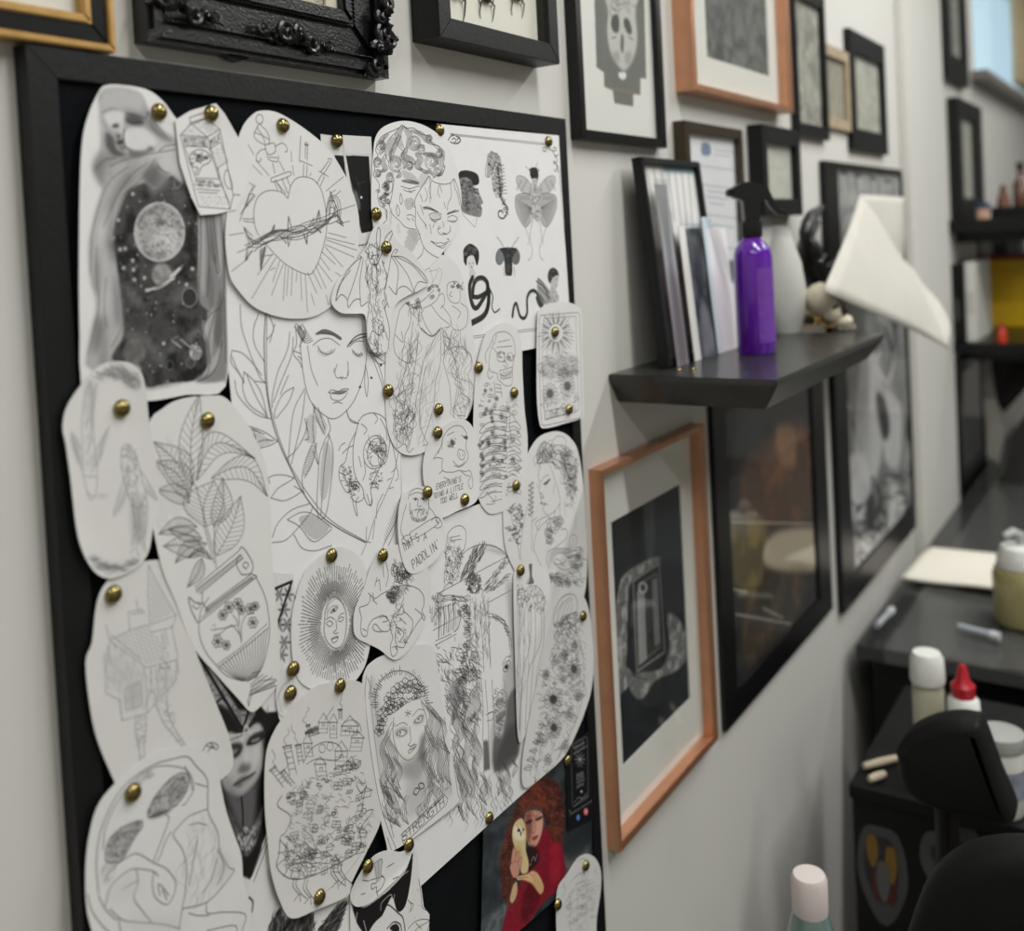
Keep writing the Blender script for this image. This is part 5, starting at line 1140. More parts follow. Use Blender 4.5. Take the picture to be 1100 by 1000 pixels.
@art
def collage_drawing(a):
    a.at(440, 555, 5.408).pen(0.42, 62)
    # old man, arched window, crossbeams
    a.line('215 150 220 100 250 65 290 52 320 75 326 120 318 180 300 225 290 270', 0.45, 70); a.lines('215 150 205 200 210 260 200 340 205 410/250 195 270 200 290 190/255 210 262 205/300 200 310 190/280 200 290 240 275 250/230 160 215 180 225 210/245 270 270 260 290 275/240 120 290 110/235 140 300 130', w=0.4)
    a.scrib('215 180 300 180 300 280 280 360 210 400 205 300', 150, 22, 85, 25, 0.7, w=0.4, c=60); a.scrib('220 100 260 150 230 190', 30, 18, 100, 40, w=0.34, c=120)
    a.line('295 235 330 195 380 170 440 160 500 175 560 220 605 310', 0.5, 60); a.fill('430 180 510 190 545 225 450 195', 168, 0.6, 1.4); a.line('440 165 510 182 552 225', 0.4, 90)
    a.scrib('380 175 440 175 360 340 300 340', 120, 60, 115, 8, 0.2, w=0.45, c=50); a.lines('165 445 575 225/455 498 590 425', sm=False, w=0.5, c=50); a.lines('165 445 160 480/190 440 205 400', w=0.45)
    # figure on the cross
    a.scrib(a.ell(372, 385, 42, 60), 150, 22, 80, 45, 0.9, w=0.45, c=48); a.lines('350 360 345 400 365 440 390 430 400 390', w=0.4)
    a.lines('190 460 240 455 300 470 340 450/195 475 250 485 310 490 340 520/430 400 490 330 550 250/445 440 500 400 570 330/320 480 350 460 350 520 340 520/380 440 420 420 420 470/180 440 165 470 185 490 205 470', w=0.42, c=62)
    a.scrib('440 400 550 240 580 250 470 420', 60, 40, -52, 12, 0.4, w=0.38, c=80); a.scrib('450 440 570 330 570 370 480 430', 30, 30, -38, 14, 0.4, w=0.36, c=90); a.scrib('190 450 330 465 330 495 210 490', 40, 26, 10, 20, 0.5, w=0.36, c=90)
    a.lines('320 520 345 560 345 640 350 700 330 780 325 860/375 490 380 600 385 700 400 860 410 1000/410 490 415 640 425 760 430 900/430 470 440 600 460 720 470 860/455 500 460 700 468 880/345 690 375 675/360 700 340 780', w=0.42)
    a.scrib('300 520 345 540 350 700 325 830 300 840 320 660', 110, 30, 20, 30, 0.5, w=0.4, c=70); a.scrib('340 520 420 520 390 820 330 830', 90, 40, 92, 14, 0.5, w=0.36, c=90); a.scrib('420 480 460 500 465 780 430 780', 60, 40, 95, 12, w=0.36, c=88)
    # blackletter word in a banner
    for k, x in enumerate((165, 195, 222, 250)):
        a.line([(x, 530 - k * 9), (x + 6, 600 - k * 12), (x + 2, 700 - k * 16)], 1.0, 50, sm=False); a.line([(x + 12, 525 - k * 9), (x + 18, 690 - k * 16)], 0.4, 80, sm=False); a.line([(x - 6, 540 - k * 9), (x + 16, 522 - k * 9)], 0.5, 60)
    a.lines('135 660 290 575/150 745 270 680/150 720 240 680', sm=False, w=0.5, c=45); a.line('290 540 296 580 282 640 258 668', 0.9, 60); a.fill('275 540 296 545 296 576 280 572', 110, 0.8, 0.4); a.lines('150 740 165 765 175 755/240 560 262 500 288 520/262 700 262 720', w=0.5); a.fill('215 600 285 570 280 640 230 670', 205, 0.5, 0.8); a.fill('155 455 190 445 200 520 150 640 140 520', 150, 0.3, 1.0); a.scrib('120 480 190 450 170 600 130 620', 50, 30, 85, 30, w=0.4, c=70)
    # half face on a dark ground at the right
    a.fill('560 400 600 430 615 700 620 1330 560 1330 520 1400 470 1445 470 1240 500 1120 540 1000 555 880 590 800', 150, 0.55, 3)
    a.at(440, 730, 4.762); a.fill('500 100 545 60 556 378 435 470 430 300 470 290 490 200', 92, 0.85, 1.6); a.fill('375 310 400 310 408 455 378 468', 84, 0.85, 0.8, sm=False); a.fill('500 250 556 200 556 378 435 470 440 390', 66, 0.7, 3, sm=False)
    a.at(440, 555, 5.408); a.lines('460 560 510 575 550 610 580 670 590 760 575 830 550 870 545 940 555 1000/455 580 500 590 540 620 570 680 580 770', w=0.45, c=70); a.scrib('470 565 545 600 590 700 590 760 545 640 480 590', 50, 26, 45, 20, w=0.36, c=100)
    a.lines('540 890 550 850 575 835 582 860 560 900 540 890/548 880 566 855 575 870', w=0.5, c=40); a.fill(a.ell(561, 872, 9, 13), 40); a.line('535 860 560 815 590 810', 0.5, 60)
    a.at(440, 730, 4.762); a.lines('440 90 470 50 495 70/495 70 490 130 470 220 440 300/430 130 460 100/440 190 480 160 485 180 445 220/450 210 470 190/400 170 430 160/365 0 375 160 372 310/385 0 400 200 408 460/420 0 430 200 435 470/390 180 425 165 425 200 395 210', w=0.45, c=60); a.fill('440 200 480 165 482 185 450 222', 110, 0.7, 0.5); a.fill('445 100 480 95 470 120 445 125', 120, 0.6, 0.8); a.scrib('430 60 490 80 480 240 440 300', 70, 22, 60, 40, 0.8, w=0.38, c=90)
    # lion mane: long wavy locks
    for p, n, wd in (('330 -60 280 0 260 60 290 120 250 200', 8, 22), ('300 -40 240 20 220 80 240 150 210 230', 8, 22), ('350 20 320 80 345 140 310 210', 7, 18), ('250 100 230 180 260 260 230 340 260 420', 8, 20), ('300 150 280 240 310 320 280 410 310 500', 8, 20), ('340 200 330 290 350 370 330 450 350 540', 8, 18), ('370 470 385 530 370 590 390 640', 6, 14), ('270 400 250 480 280 560 255 640 275 720', 7, 16), ('310 460 320 540 300 620 325 690', 6, 14), ('230 380 240 460 225 540 240 620', 6, 14), ('480 420 500 480 475 540 490 600', 5, 12), ('450 480 465 540 450 590', 4, 10), ('530 410 540 450 525 500', 4, 8)):
        a.lock(p, n, wd, 0.44, 52, 3.5)
    mane = '190 0 300 -30 360 40 365 300 400 470 420 560 380 680 300 780 230 780 210 640 250 560 230 430 200 300 180 120'
    a.scrib('190 -20 350 -60 360 180 330 230 200 180', 190, 40, 62, 22, 0.5, w=0.42, c=52); a.scrib('130 -120 340 -180 360 -20 180 20', 120, 40, 60, 20, 0.5, w=0.45, c=50)
    for k in range(70):
        x0 = random.uniform(195, 370); y0 = random.uniform(40, 560); L = random.uniform(50, 120); p = []
        for j in range(6):
            t = j / 5; p.append((x0 + (t - .5) * 14 + 9 * math.sin(6 * t + x0), y0 + L * t))
        a.line(p, 0.42, 55, 0.85, taper=True)
    for k in range(70):
        x0 = random.uniform(180, 520); y0 = 620 - max(0, x0 - 380) * 0.75 + random.uniform(-130, 60); a.line([(x0, y0), (x0 - 8, y0 + 30), (x0 + 6, y0 + 60), (x0 - 10, y0 + 95)], 0.42, 62, 0.85, taper=True)
    a.fill('210 20 260 10 250 120 220 200', 110, 0.5, 3); a.fill('230 420 300 440 290 600 250 560', 130, 0.4, 3)
    a.fill('330 90 360 130 300 190 290 160', 205, 0.8, 1.5)

@art
def sun_face_drawing(a):
    a.at(280, 560, 4.1667).pen(0.46, 42)
    a.rays(332, 455, 100, 280, 92, 0.62, 4, 0.12, 0.5, 44, dash=0.55)
    a.rays(332, 455, 122, 220, 92, 0.60, 6, 0.2, 0.36, 60, a0=2, a1=362)
    a.fill(a.ell(332, 455, 62, 118), (222, 221, 218))
    a.line('285 440 282 490 295 535 325 565 355 560 375 520 382 460 378 400 355 352 330 338 305 355 288 400 285 440', 0.55, 50); a.line('298 430 300 380 335 345 372 372', 0.35, 110)
    a.lines('290 440 310 428 328 438/345 430 358 415 372 410/292 458 308 470 322 458/294 452 308 445 322 455/346 445 358 448 370 435/345 438 358 428 370 430/335 440 338 480 325 495 332 502 345 498/315 525 328 518 345 515 338 535 322 542 315 525/315 528 345 518/310 410 322 392 342 385 332 402 310 410', w=0.46)
    a.fill(a.ell(326, 397, 7, 6), 70); a.line('300 405 318 380 345 378', 0.36, 80); a.line('285 575 310 580', 0.4, 140)

@art
def bull_drawing(a):
    a.at(280, 560, 4.1667).pen(0.46, 48)
    a.line('490 330 485 360 470 375 440 385 440 400 448 430 445 470 450 505 465 515 475 505 480 470 500 440 520 430 545 420 570 440 580 470 570 490 540 490 515 460 500 470 510 490 540 495', 0.5); a.lines('490 330 510 345 540 325 570 310 600 295 650 285 700 300 725 330 728 370 720 400 732 430 725 440 715 410/490 330 480 320/500 350 520 370/585 440 580 480 590 520 580 555 585 600 600 600 610 580 605 560 635 565 645 550 640 530/600 410 590 430 605 470 600 520 610 560/640 370 605 415 640 410 635 380/635 400 660 420 680 450 670 500 645 550/690 390 720 420 710 440 690 470 660 520/605 470 640 500 620 540/640 340 620 400/620 430 650 460/530 430 560 425 565 445 545 450/455 480 470 490', w=0.48)
    a.scrib('560 320 650 280 660 300 600 370 570 350', 34, 20, 50, 30, 0.4, w=0.42, c=70); a.fill('565 330 640 285 650 300 600 370', 140, 0.5, 0.8)
    for x, y, r in ((620, 250, 26), (600, 310, 22), (650, 240, 22), (590, 350, 16), (575, 330, 16)): a.rose(x, y, r, 0.85, 0.44, 50)
    a.scrib('590 180 640 190 690 260 660 290 600 280', 40, 26, 70, 25, 0.4, w=0.44, c=60); a.lines('520 250 510 290/515 270 530 260/560 180 570 240 560 290/545 200 550 250/500 320 505 350/530 260 535 310', w=0.42)
    for k in range(5): a.leaf((600 + k * 16, 250), (590 + k * 22, 190 + (k % 2) * 14), 0.22, 3, 0.42, 60)
    a.scrib('580 400 640 380 650 540 590 560', 40, 22, 70, 50, w=0.36, c=90)

@art
def strength_drawing(a):
    a.at(270, 720, 3.572).pen(0.4, 84)
    # frame of the card
    a.lines('440 20 436 120 460 330 490 500 520 600 555 690/460 20 458 120 480 320 510 500 545 640/740 180 770 330 790 470 800 495 780 520/725 190 750 330 765 470/520 640 535 690/445 30 455 60 450 110/460 60 450 90', w=0.42); a.lines('560 690 800 508/575 640 740 478 752 492 745 515 580 665 575 640/570 632 742 468', sm=False, w=0.5, c=70)
    a.text('STRENGTH', (580, 655), (738, 515), 30, (-0.15, -1), 0.6, 45)
    a.fill('455 40 480 60 520 300 500 420 470 250', 176, 0.5, 2.4); a.fill('690 260 740 330 770 470 730 460', 176, 0.5, 2.4)
    # ray halo
    a.arc(575, 130, 100, 130, 180, 350, rot=-10, w=0.45, c=70); a.rays(575, 130, 110, 150, 46, 0.8, -10, 0.15, 0.5, 62, a0=170, a1=370)
    for x, y, r in ((560, 80, 26), (590, 60, 26), (620, 60, 24), (645, 80, 22), (530, 110, 22), (520, 150, 22), (500, 190, 20), (490, 230, 18), (575, 130, 20), (545, 140, 18), (630, 110, 16)): a.flower(x, y, r * 1.25, 5, 0.85, 0.25, r, 0.48, 50)
    a.scrib('480 170 520 130 580 100 640 60 660 90 600 140 520 200 495 260', 30, 20, 60, 60, 1, w=0.46, c=55)
    # face
    a.fill('545 170 640 110 668 180 660 260 600 345 570 320 545 250', (226, 225, 222)); a.lines('545 180 543 250 560 310 590 342 620 335 650 290 668 230 670 180 650 120', w=0.42, c=70)
    a.fill('550 230 590 215 600 240 560 258', 160, 0.6, 0.8); a.fill('620 195 655 165 660 195 630 210', 160, 0.6, 0.8); a.fill(a.ell(574, 240, 12, 12), (225, 225, 222)); a.fill(a.ell(640, 188, 11, 11), (225, 225, 222)); a.lines('555 245 572 228 595 235 580 252 555 245/622 200 640 178 658 175 645 198 622 200/550 215 580 200 598 210/618 175 640 150 660 152/606 215 610 270 600 285 612 290 625 280/600 310 615 290 632 285 625 300 605 318 600 310/598 150 600 180/588 160 612 168/590 175 610 155', w=0.42, c=62)
    a.fill(a.ell(570, 238, 4, 6), 120); a.fill(a.ell(640, 186, 4, 6), 120); a.fill('602 308 630 288 622 302', 120, 0.7, 0.2); a.fill('560 320 600 350 660 300 670 340 640 420 590 400 580 360', 130, 0.6, 3); a.fill('650 250 668 260 660 330 640 340', 84, 0.6, 2)
    # hair in long waves
    for p, n, wd in (('655 110 690 170 675 240 700 300 690 370 715 430', 6, 14), ('675 130 715 190 700 260 735 310 720 380 735 430', 7, 16), ('690 150 735 210 725 270 760 320', 5, 12), ('668 210 690 280 672 340 690 400 680 450', 6, 14), ('680 300 660 350 690 420 680 480', 5, 12), ('700 380 680 430 720 480 700 520', 5, 12), ('545 200 520 260 545 330 525 400 560 470', 6, 14), ('530 240 500 300 525 370 505 440 545 510', 6, 14), ('520 320 545 390 520 460 560 540 545 590', 6, 14), ('545 330 570 380 550 440 585 500', 5, 10), ('510 430 530 500 520 550 570 600', 5, 12), ('600 480 580 540 600 590', 4, 10), ('690 470 660 520 640 560', 4, 12), ('730 250 750 320 745 390 765 440', 4, 8)):
        a.lock(p, n, wd, 0.4, 78, 3.0)
    a.fill('600 420 680 400 700 460 620 560 590 520', 168, 0.5, 4); a.fill('560 360 620 380 600 420 560 400', 150, 0.4, 3)
    a.line('620 470 628 452 645 452 640 438 655 432 662 448 645 458 632 478 620 470', 0.8, 35); a.scrib('500 440 560 420 600 540 540 600', 40, 44, 70, 20, 0.6, w=0.36, c=110); a.scrib('680 430 740 400 750 460 640 560', 40, 44, 110, 20, 0.6, w=0.36, c=110)

@art
def castle_drawing(a):
    a.at(270, 720, 3.572).pen(0.38, 84)
    # a rickety heap of towers, chimneys and houses of our own on four bird legs
    def tower(x, y, w, h, tip, lean=0):
        a.line([(x, y), (x + lean, y - h), (x + w + lean, y - h), (x + w, y)], sm=False); a.line([(x - 4 + lean, y - h), (x + w / 2 + lean, y - h - tip), (x + w + 4 + lean, y - h), (x - 4 + lean, y - h)], sm=False)
        for k in range(int(h / 16)): a.line([(x + lean * k * 16 / h, y - k * 16), (x + w + lean * k * 16 / h, y - k * 16)], 0.3, 110, 0.7)
        a.line([(x + w * .4 + lean * .6, y - h * .6), (x + w * .4 + lean * .6, y - h * .8), (x + w * .65 + lean * .6, y - h * .8), (x + w * .65 + lean * .6, y - h * .6)], sm=False)
    def chimney(x0, y0, x1, y1, w):
        v = np.array((x1 - x0, y1 - y0), float); n = np.array((-v[1], v[0])); n = n / np.linalg.norm(n) * w / 2; A, B = np.array((x0, y0), float), np.array((x1, y1), float)
        a.line([A - n, B - n, B + n, A + n], sm=False); a.line([B - n * 1.4, B + n * 1.4], 0.7, 60, sm=False); a.line([B - n * 1.3 - v * .08, B + n * 1.3 - v * .08], 0.4, 80, sm=False)
        for t in (.2, .4, .6, .8): a.line([A + v * t - n, A + v * t + n], 0.36, 90, sm=False)
        q = B; p = [q]
        for k in range(6): q = q + np.array((random.uniform(-14, 12), -random.uniform(8, 18))); p.append(q)
        a.line(p, 0.36, 110, 0.8)
    chimney(130, 440, 80, 375, 22); chimney(160, 440, 118, 385, 14); chimney(160, 400, 136, 290, 26); chimney(190, 360, 178, 285, 18); chimney(340, 190, 338, 150, 12); chimney(230, 250, 215, 210, 12)
    tower(255, 240, 34, 40, 36, 3); tower(340, 250, 60, 36, 40, 6); tower(205, 330, 30, 50, 40, -6); tower(300, 260, 26, 60, 34, 0); tower(375, 310, 44, 50, 30, 8); tower(250, 420, 40, 60, 30, -8); tower(320, 380, 46, 70, 40, 0)
    a.line('200 350 230 300 280 275 330 285 345 320 320 345 250 340 210 360', 0.5, 70); a.oval(270, 300, 12, 16); a.oval(300, 292, 12, 16); a.lines('345 225 350 205 380 190 410 205 420 235/350 230 415 240/360 225 360 240/375 225 375 243/390 226 390 245/405 230 404 246', w=0.4)
    a.line('115 480 100 520 150 560 130 620 110 640 105 700 95 750 130 790 180 800 250 780 330 740 400 700 420 660 415 610 450 560 465 535 440 540 420 560 430 480 440 440 420 470 400 440', 0.55, 66)
    B = '120 490 200 420 260 400 340 360 420 330 430 480 420 620 400 690 300 750 180 790 120 740 140 640 160 560'
    for p in a.inside(spline(T2(B), True), 60):
        w, h = random.uniform(14, 38), random.uniform(12, 30); s_ = random.uniform(-10, 4)
        a.line([p, p + (w, s_), p + (w - 3, s_ + h), p + (-3, h)], 0.38, random.choice((70, 90, 100)), sm=False, close=True)
        if random.random() < .5: a.line([p + (-4, 0), p + (w / 2, -random.uniform(10, 20)), p + (w + 4, s_)], 0.42, 75, sm=False)
        else: a.line([p + (w * .4, 2), p + (w * .4, h), ], 0.34, 100, sm=False); a.line([p + (0, h * .5), p + (w, h * .5 + s_)], 0.34, 100, sm=False)
    a.curls(B, 36, 8, 18, 0.38, 80, turns=1.1); a.scrib(B, 170, 26, 20, 50, 0.8, w=0.36, c=95); a.scrib('130 640 240 620 250 760 140 780', 60, 30, 65, 20, w=0.36, c=90); a.fill('130 560 240 480 300 560 180 700', 190, 0.3, 4)
    for k in range(9): a.line([(205, 235 + k * 0.5 + k * 1), (255, 215 + k * 2)], 0.3, 110); a.line([(150 + k * 26, 790 - k * 9), (160 + k * 26, 770 - k * 9)], 0.4, 80)
    a.lines('95 750 140 700 110 650/100 700 160 690/120 790 160 740 250 740/215 255 260 240 205 240 250 212/300 160 312 140 280 190', w=0.45)
    for x, y in ((165, 790), (205, 800), (310, 740), (338, 732)): a.lines(f'{x} {y} {x-8} {y+35} {x+14} {y+68}/{x+10} {y} {x+4} {y+32} {x+22} {y+64}/{x+16} {y+66} {x-4} {y+92}/{x+18} {y+66} {x+20} {y+96}/{x+20} {y+64} {x+44} {y+84}', w=0.45, c=60)
    a.lines('440 660 400 730 350 790 280 850/430 640 445 700', w=0.34, c=130); a.scrib('420 520 470 560 460 610 430 640', 20, 24, 30, 60, w=0.32, c=120)

@art
def small_sketch(a):
    a.at(280, 560, 4.1667); a.line('140 700 95 740 72 800 75 850 100 880', 0.9, 150); a.line('130 715 85 770 85 830 100 860', 0.5, 165)

@art
def vase_drawing(a):
    a.at(50, 360, 3.846).pen(0.42, 98)
    for p0, p1, w, b in (((600, 620), (630, 240), 0.13, -0.05), ((620, 600), (860, 510), 0.2, -0.45), ((680, 590), (910, 665), 0.22, -0.35), ((650, 790), (690, 600), 0.45, -0.1), ((690, 790), (725, 590), 0.2, 0.1), ((700, 910), (800, 665), 0.2, 0.05), ((590, 640), (440, 440), 0.24, 0.1), ((590, 670), (440, 520), 0.24, 0.15), ((590, 690), (450, 640), 0.26, 0.12), ((620, 790), (460, 820), 0.22, 0.1), ((640, 840), (500, 800), 0.2, 0.0), ((660, 860), (530, 940), 0.2, 0.15), ((680, 925), (580, 920), 0.16, 0.3), ((650, 900), (480, 870), 0.26, 0.1), ((640, 920), (580, 1040), 0.18, -0.1)):
        a.leaf(p0, p1, w, 11, 0.4, 98, b)
    a.lines('600 600 620 640 660 790 690 900 700 960/650 790 690 940/690 780 695 900', w=0.45)
    a.hatch('440 440 560 470 580 640 580 760 450 800', 75, 12, 0.32, 135, 0.6, 0.2)
    a.at(70, 590, 3.7037).pen(0.44, 74)
    # urn
    a.lines('530 295 535 350 560 410 600 460 640 500 700 520 740 515 780 470 800 400 810 330 805 250 790 180 755 105/530 295 540 240 570 190/520 160 700 20/535 175 705 35/515 150 690 5/560 230 735 100/555 250 745 108/540 270 750 112/530 290 760 110/690 20 680 60 700 100/545 170 545 210 570 245', w=0.46)
    a.lines('725 525 745 490 775 485/735 535 785 495/725 600 740 550 780 520 835 515/728 622 740 575 838 540/728 622 725 600/730 580 838 520/740 560 820 505/735 545 800 500', w=0.46, sm=False)
    a.lines('610 465 700 400 805 310/605 455 695 390 800 295', w=0.42); a.line('700 100 735 95 745 60 720 10 700 -10 690 5', 0.6, 72); a.line('735 95 760 105 745 100', 0.5); a.line('715 80 728 60 712 50 706 66 716 74', 0.5); a.line('545 215 515 210 490 190 500 240 525 290', 0.6, 72); a.line('505 220 520 235 535 225 528 208', 0.5)
    for k in range(17):
        t = k / 16; a.line([(612 + 190 * t, 462 - 150 * t), (660 + 125 * t, 500 - 60 * t + 10 * math.sin(3 * t)), (700 + 60 * t, 522 - 14 * t)], 0.45, 78)
    for k in range(22): t = k / 21; a.line([(520 + 175 * t, 160 - 138 * t), (528 + 178 * t, 172 - 136 * t)], 0.5, 80); a.fill(a.ell(558 + 180 * t, 240 - 128 * t, 4, 6, -35), 110, 0.8)
    for k in range(16): t = k / 15; a.line([(735 + 90 * t, 560 - 38 * t), (738 + 92 * t, 578 - 38 * t)], 0.42, 90)
    # lilies on the belly
    a.lines('700 370 690 320 680 280 665 260/695 340 660 300 620 330 590 340/700 360 700 300 720 260 750 250/690 300 690 250/680 300 640 310 580 320', w=0.42)
    for x, y, r in ((650, 230, 24), (685, 215, 24), (625, 260, 22), (735, 235, 24), (745, 290, 24), (605, 365, 26), (640, 380, 20), (700, 240, 20), (755, 225, 18)): a.flower(x, y, r, 6, 0.85, 0.2, r, 0.42, 76)
    a.dots('570 300 600 290 600 330 580 330', 6, 0.2, 0.3, 80)

@art
def hut_drawing(a):
    a.at(70, 590, 3.7037).pen(0.5, 132, 0.8)
    a.lines('330 60 328 180 335 300/330 65 380 160 440 265/335 300 440 262 425 310 340 330/160 300 175 360 260 320/175 360 320 470 440 440/180 340 300 440/175 370 160 480 160 570 215 600 225 680 325 650 440 520 445 420 420 300/325 650 320 520 310 470', w=0.55, sm=False)
    a.lines('225 680 215 590/235 560 300 530 305 620 240 640 235 560/250 250 255 320 325 300/250 250 300 240/280 200 290 250/260 260 315 250/380 430 415 470 370 470 400 480 395 560/360 480 370 580 350 620/340 470 340 560 310 640', w=0.55, sm=False)
    a.lines('265 555 270 635/240 600 303 575/300 235 310 255/240 550 300 520/385 330 400 390 390 400 380 340/395 320 410 380', w=0.45, sm=False)
    a.hatch('335 90 425 255 340 290', 60, 14, 0.4, 150, 0.7, sm=False); a.hatch('335 90 425 255 340 290', -50, 14, 0.4, 150, 0.7, sm=False); a.hatch('190 350 330 300 420 430 320 460', 20, 15, 0.4, 150, 0.7, sm=False); a.hatch('190 350 330 300 420 430 320 460', 70, 18, 0.36, 155, 0.6, sm=False)
    a.scrib('160 380 220 400 300 470 300 530 170 560', 70, 34, 80, 20, w=0.45, c=150, op=0.6); a.scrib('330 490 440 440 440 520 350 600', 70, 30, 85, 20, w=0.45, c=145, op=0.6); a.fill('175 400 300 480 300 540 180 560', 185, 0.5, 4); a.fill('350 600 400 500 440 520 380 600', 180, 0.5, 4); a.fill('240 560 300 535 300 620 245 635', 175, 0.6, 2)
    a.lines('280 670 278 720 290 780 300 850/320 660 318 720 312 790 318 850/360 620 390 690 430 740 470 790/400 580 410 660 450 740 480 780/285 720 310 700/290 760 315 740/390 650 405 640', w=0.6); a.scrib('282 670 320 660 315 850 295 850', 40, 22, 10, 20, w=0.4, c=145, op=0.6); a.scrib('360 620 400 590 470 780 440 760', 50, 22, -20, 20, w=0.4, c=145, op=0.6)
    a.lines('545 800 560 775 585 768 605 780 600 795 580 785 565 805/560 780 585 790/575 770 590 785', w=0.6, c=70)

@art
def koi_drawing(a):
    a.at(50, 360, 3.846).pen(0.6, 140, 0.7)
    a.lines('180 190 155 260 145 360 148 470 150 570 165 640 190 665 205 640 208 570 200 480 190 360 195 260 210 200/180 200 190 280 178 460/100 410 115 470 140 540 145 560/100 400 125 430 140 470/260 375 230 430 200 480 205 540 230 480/150 580 205 585/165 650 180 680 200 665', w=0.6)
    a.fill('100 410 130 450 140 540 110 480', 150, 0.6, 1.2); a.fill('255 385 225 430 205 520 230 480', 160, 0.6, 1.2); a.fill('165 200 200 210 190 300 180 380 170 300', 165, 0.6, 2.0); a.scrib('155 220 205 220 195 360 200 560 160 560', 60, 40, 92, 8, w=0.5, c=160, op=0.5)
    a.lines('310 470 325 448 355 470 375 520 390 580 410 660 415 740 405 820 395 890/310 470 305 520 315 580 330 650 355 720 360 800 350 870/320 580 300 650 275 745 310 690 330 640/390 560 420 610 455 680 430 660 405 640/360 880 345 900/370 880 380 910/400 840 410 900', w=0.6)
    a.scrib('310 480 360 480 400 640 410 800 370 880 355 740 320 600', 150, 30, 75, 30, w=0.55, c=140, op=0.55); a.fill('350 700 400 700 400 820 360 860', 140, 0.5, 2.4); a.fill('320 620 280 740 320 690', 165, 0.6, 1.6); a.fill('410 610 450 670 415 650', 160, 0.6, 1.4); a.curls('315 460 360 470 380 560 325 560', 16, 6, 12, 0.45, 150, 0.6)
    a.fill('200 180 260 140 330 145 370 190 365 225 320 190 260 170', 165, 0.8, 2.0); a.scrib('200 180 260 140 330 145 370 190 365 225 320 190 260 170', 70, 60, 25, 22, 0.5, w=0.6, c=125, op=0.6)
    a.fill('180 910 230 940 310 950 370 920 350 950 280 975 210 955', 160, 0.8, 2.0); a.scrib('180 910 230 940 310 950 370 920 350 950 280 975 210 955', 60, 50, 0, 20, 0.5, w=0.6, c=120, op=0.6); a.fill('200 660 240 655 250 668 220 672', 185, 0.8, 1.0)

@art
def statue_drawing(a):
    a.at(70, 780, 4.2308).pen(0.46, 92)
    a.line('150 760 140 640 150 520 180 420 230 320 300 240 400 175 480 150 550 138 590 180 640 240 645 330 650 400 690 480 700 560 740 640 765 655 720 720 640 800 530 830', 0.55, 95); a.line('170 560 180 470 220 370 290 270 360 210 430 180 530 190 570 230 580 290 545 350 530 360', 0.5, 110)
    a.lines('540 180 565 240 575 290/590 260 640 275/500 470 560 410 640 378/480 480 455 520 430 590 415 615/500 470 490 500 530 560 550 640 545 740 530 830/455 400 470 420 450 480 420 560 400 610', w=0.5)
    for P in ('375 400 395 340 430 290 490 230 540 212 560 240 545 300 500 360 430 400 385 415', '185 610 190 540 220 490 280 450 340 432 345 460 310 510 260 600 220 620'):
        a.fill(P, 176, 0.9, 1.4, noise=(140, 140, 140), cell=18); a.line(P, 0.5, 84, close=True); a.scrib(P, 60, 26, -45, 30, 0.6, w=0.5, c=70, op=0.6); a.dots(P, 26, 0.2, 0.5, 80, 0.6)
    a.fill('380 410 430 385 480 380 420 412', 60, 0.7, 0.8)
    a.lines('180 820 200 740 240 690 300 650 350 650 400 660 420 680/180 690 230 630 290 590 330 580 400 620 460 650 500 710 490 770 460 810 410 780 395 720 400 660/430 770 420 720 440 730 470 770/440 740 460 790/320 650 330 710 310 780 350 840 390 890/260 740 330 700/200 830 260 880 330 890 440 900 520 920/530 830 515 920/640 800 645 850 720 845 815 855 800 930/560 850 600 860 650 860/640 930 760 905 780 930/100 760 120 840 180 920 240 960/240 870 250 940/150 770 180 830 230 880', w=0.5)
    a.scrib('520 500 640 420 700 560 730 660 640 780 560 780', 60, 90, 105, 16, 0.4, w=0.4, c=140, op=0.6); a.fill('640 420 700 500 700 560 660 480', 205, 0.6, 3); a.fill('690 560 760 650 680 740', 195, 0.5, 3); a.fill('200 740 320 660 330 760 230 800', 205, 0.6, 4); a.fill('300 860 520 880 500 940 280 930', 200, 0.6, 4); a.lines('690 560 720 640 690 720/620 760 660 700 690 600/600 500 580 620 560 720/560 450 600 440 640 450', w=0.46, c=110)
    a.fill('165 660 190 640 200 700 175 710', 190, 0.6, 2); a.scrib('165 640 240 620 190 720', 24, 30, -60, 20, w=0.45, c=140, op=0.6); a.scrib('300 260 380 200 400 220 320 280', 40, 22, -35, 20, w=0.5, c=130, op=0.6)

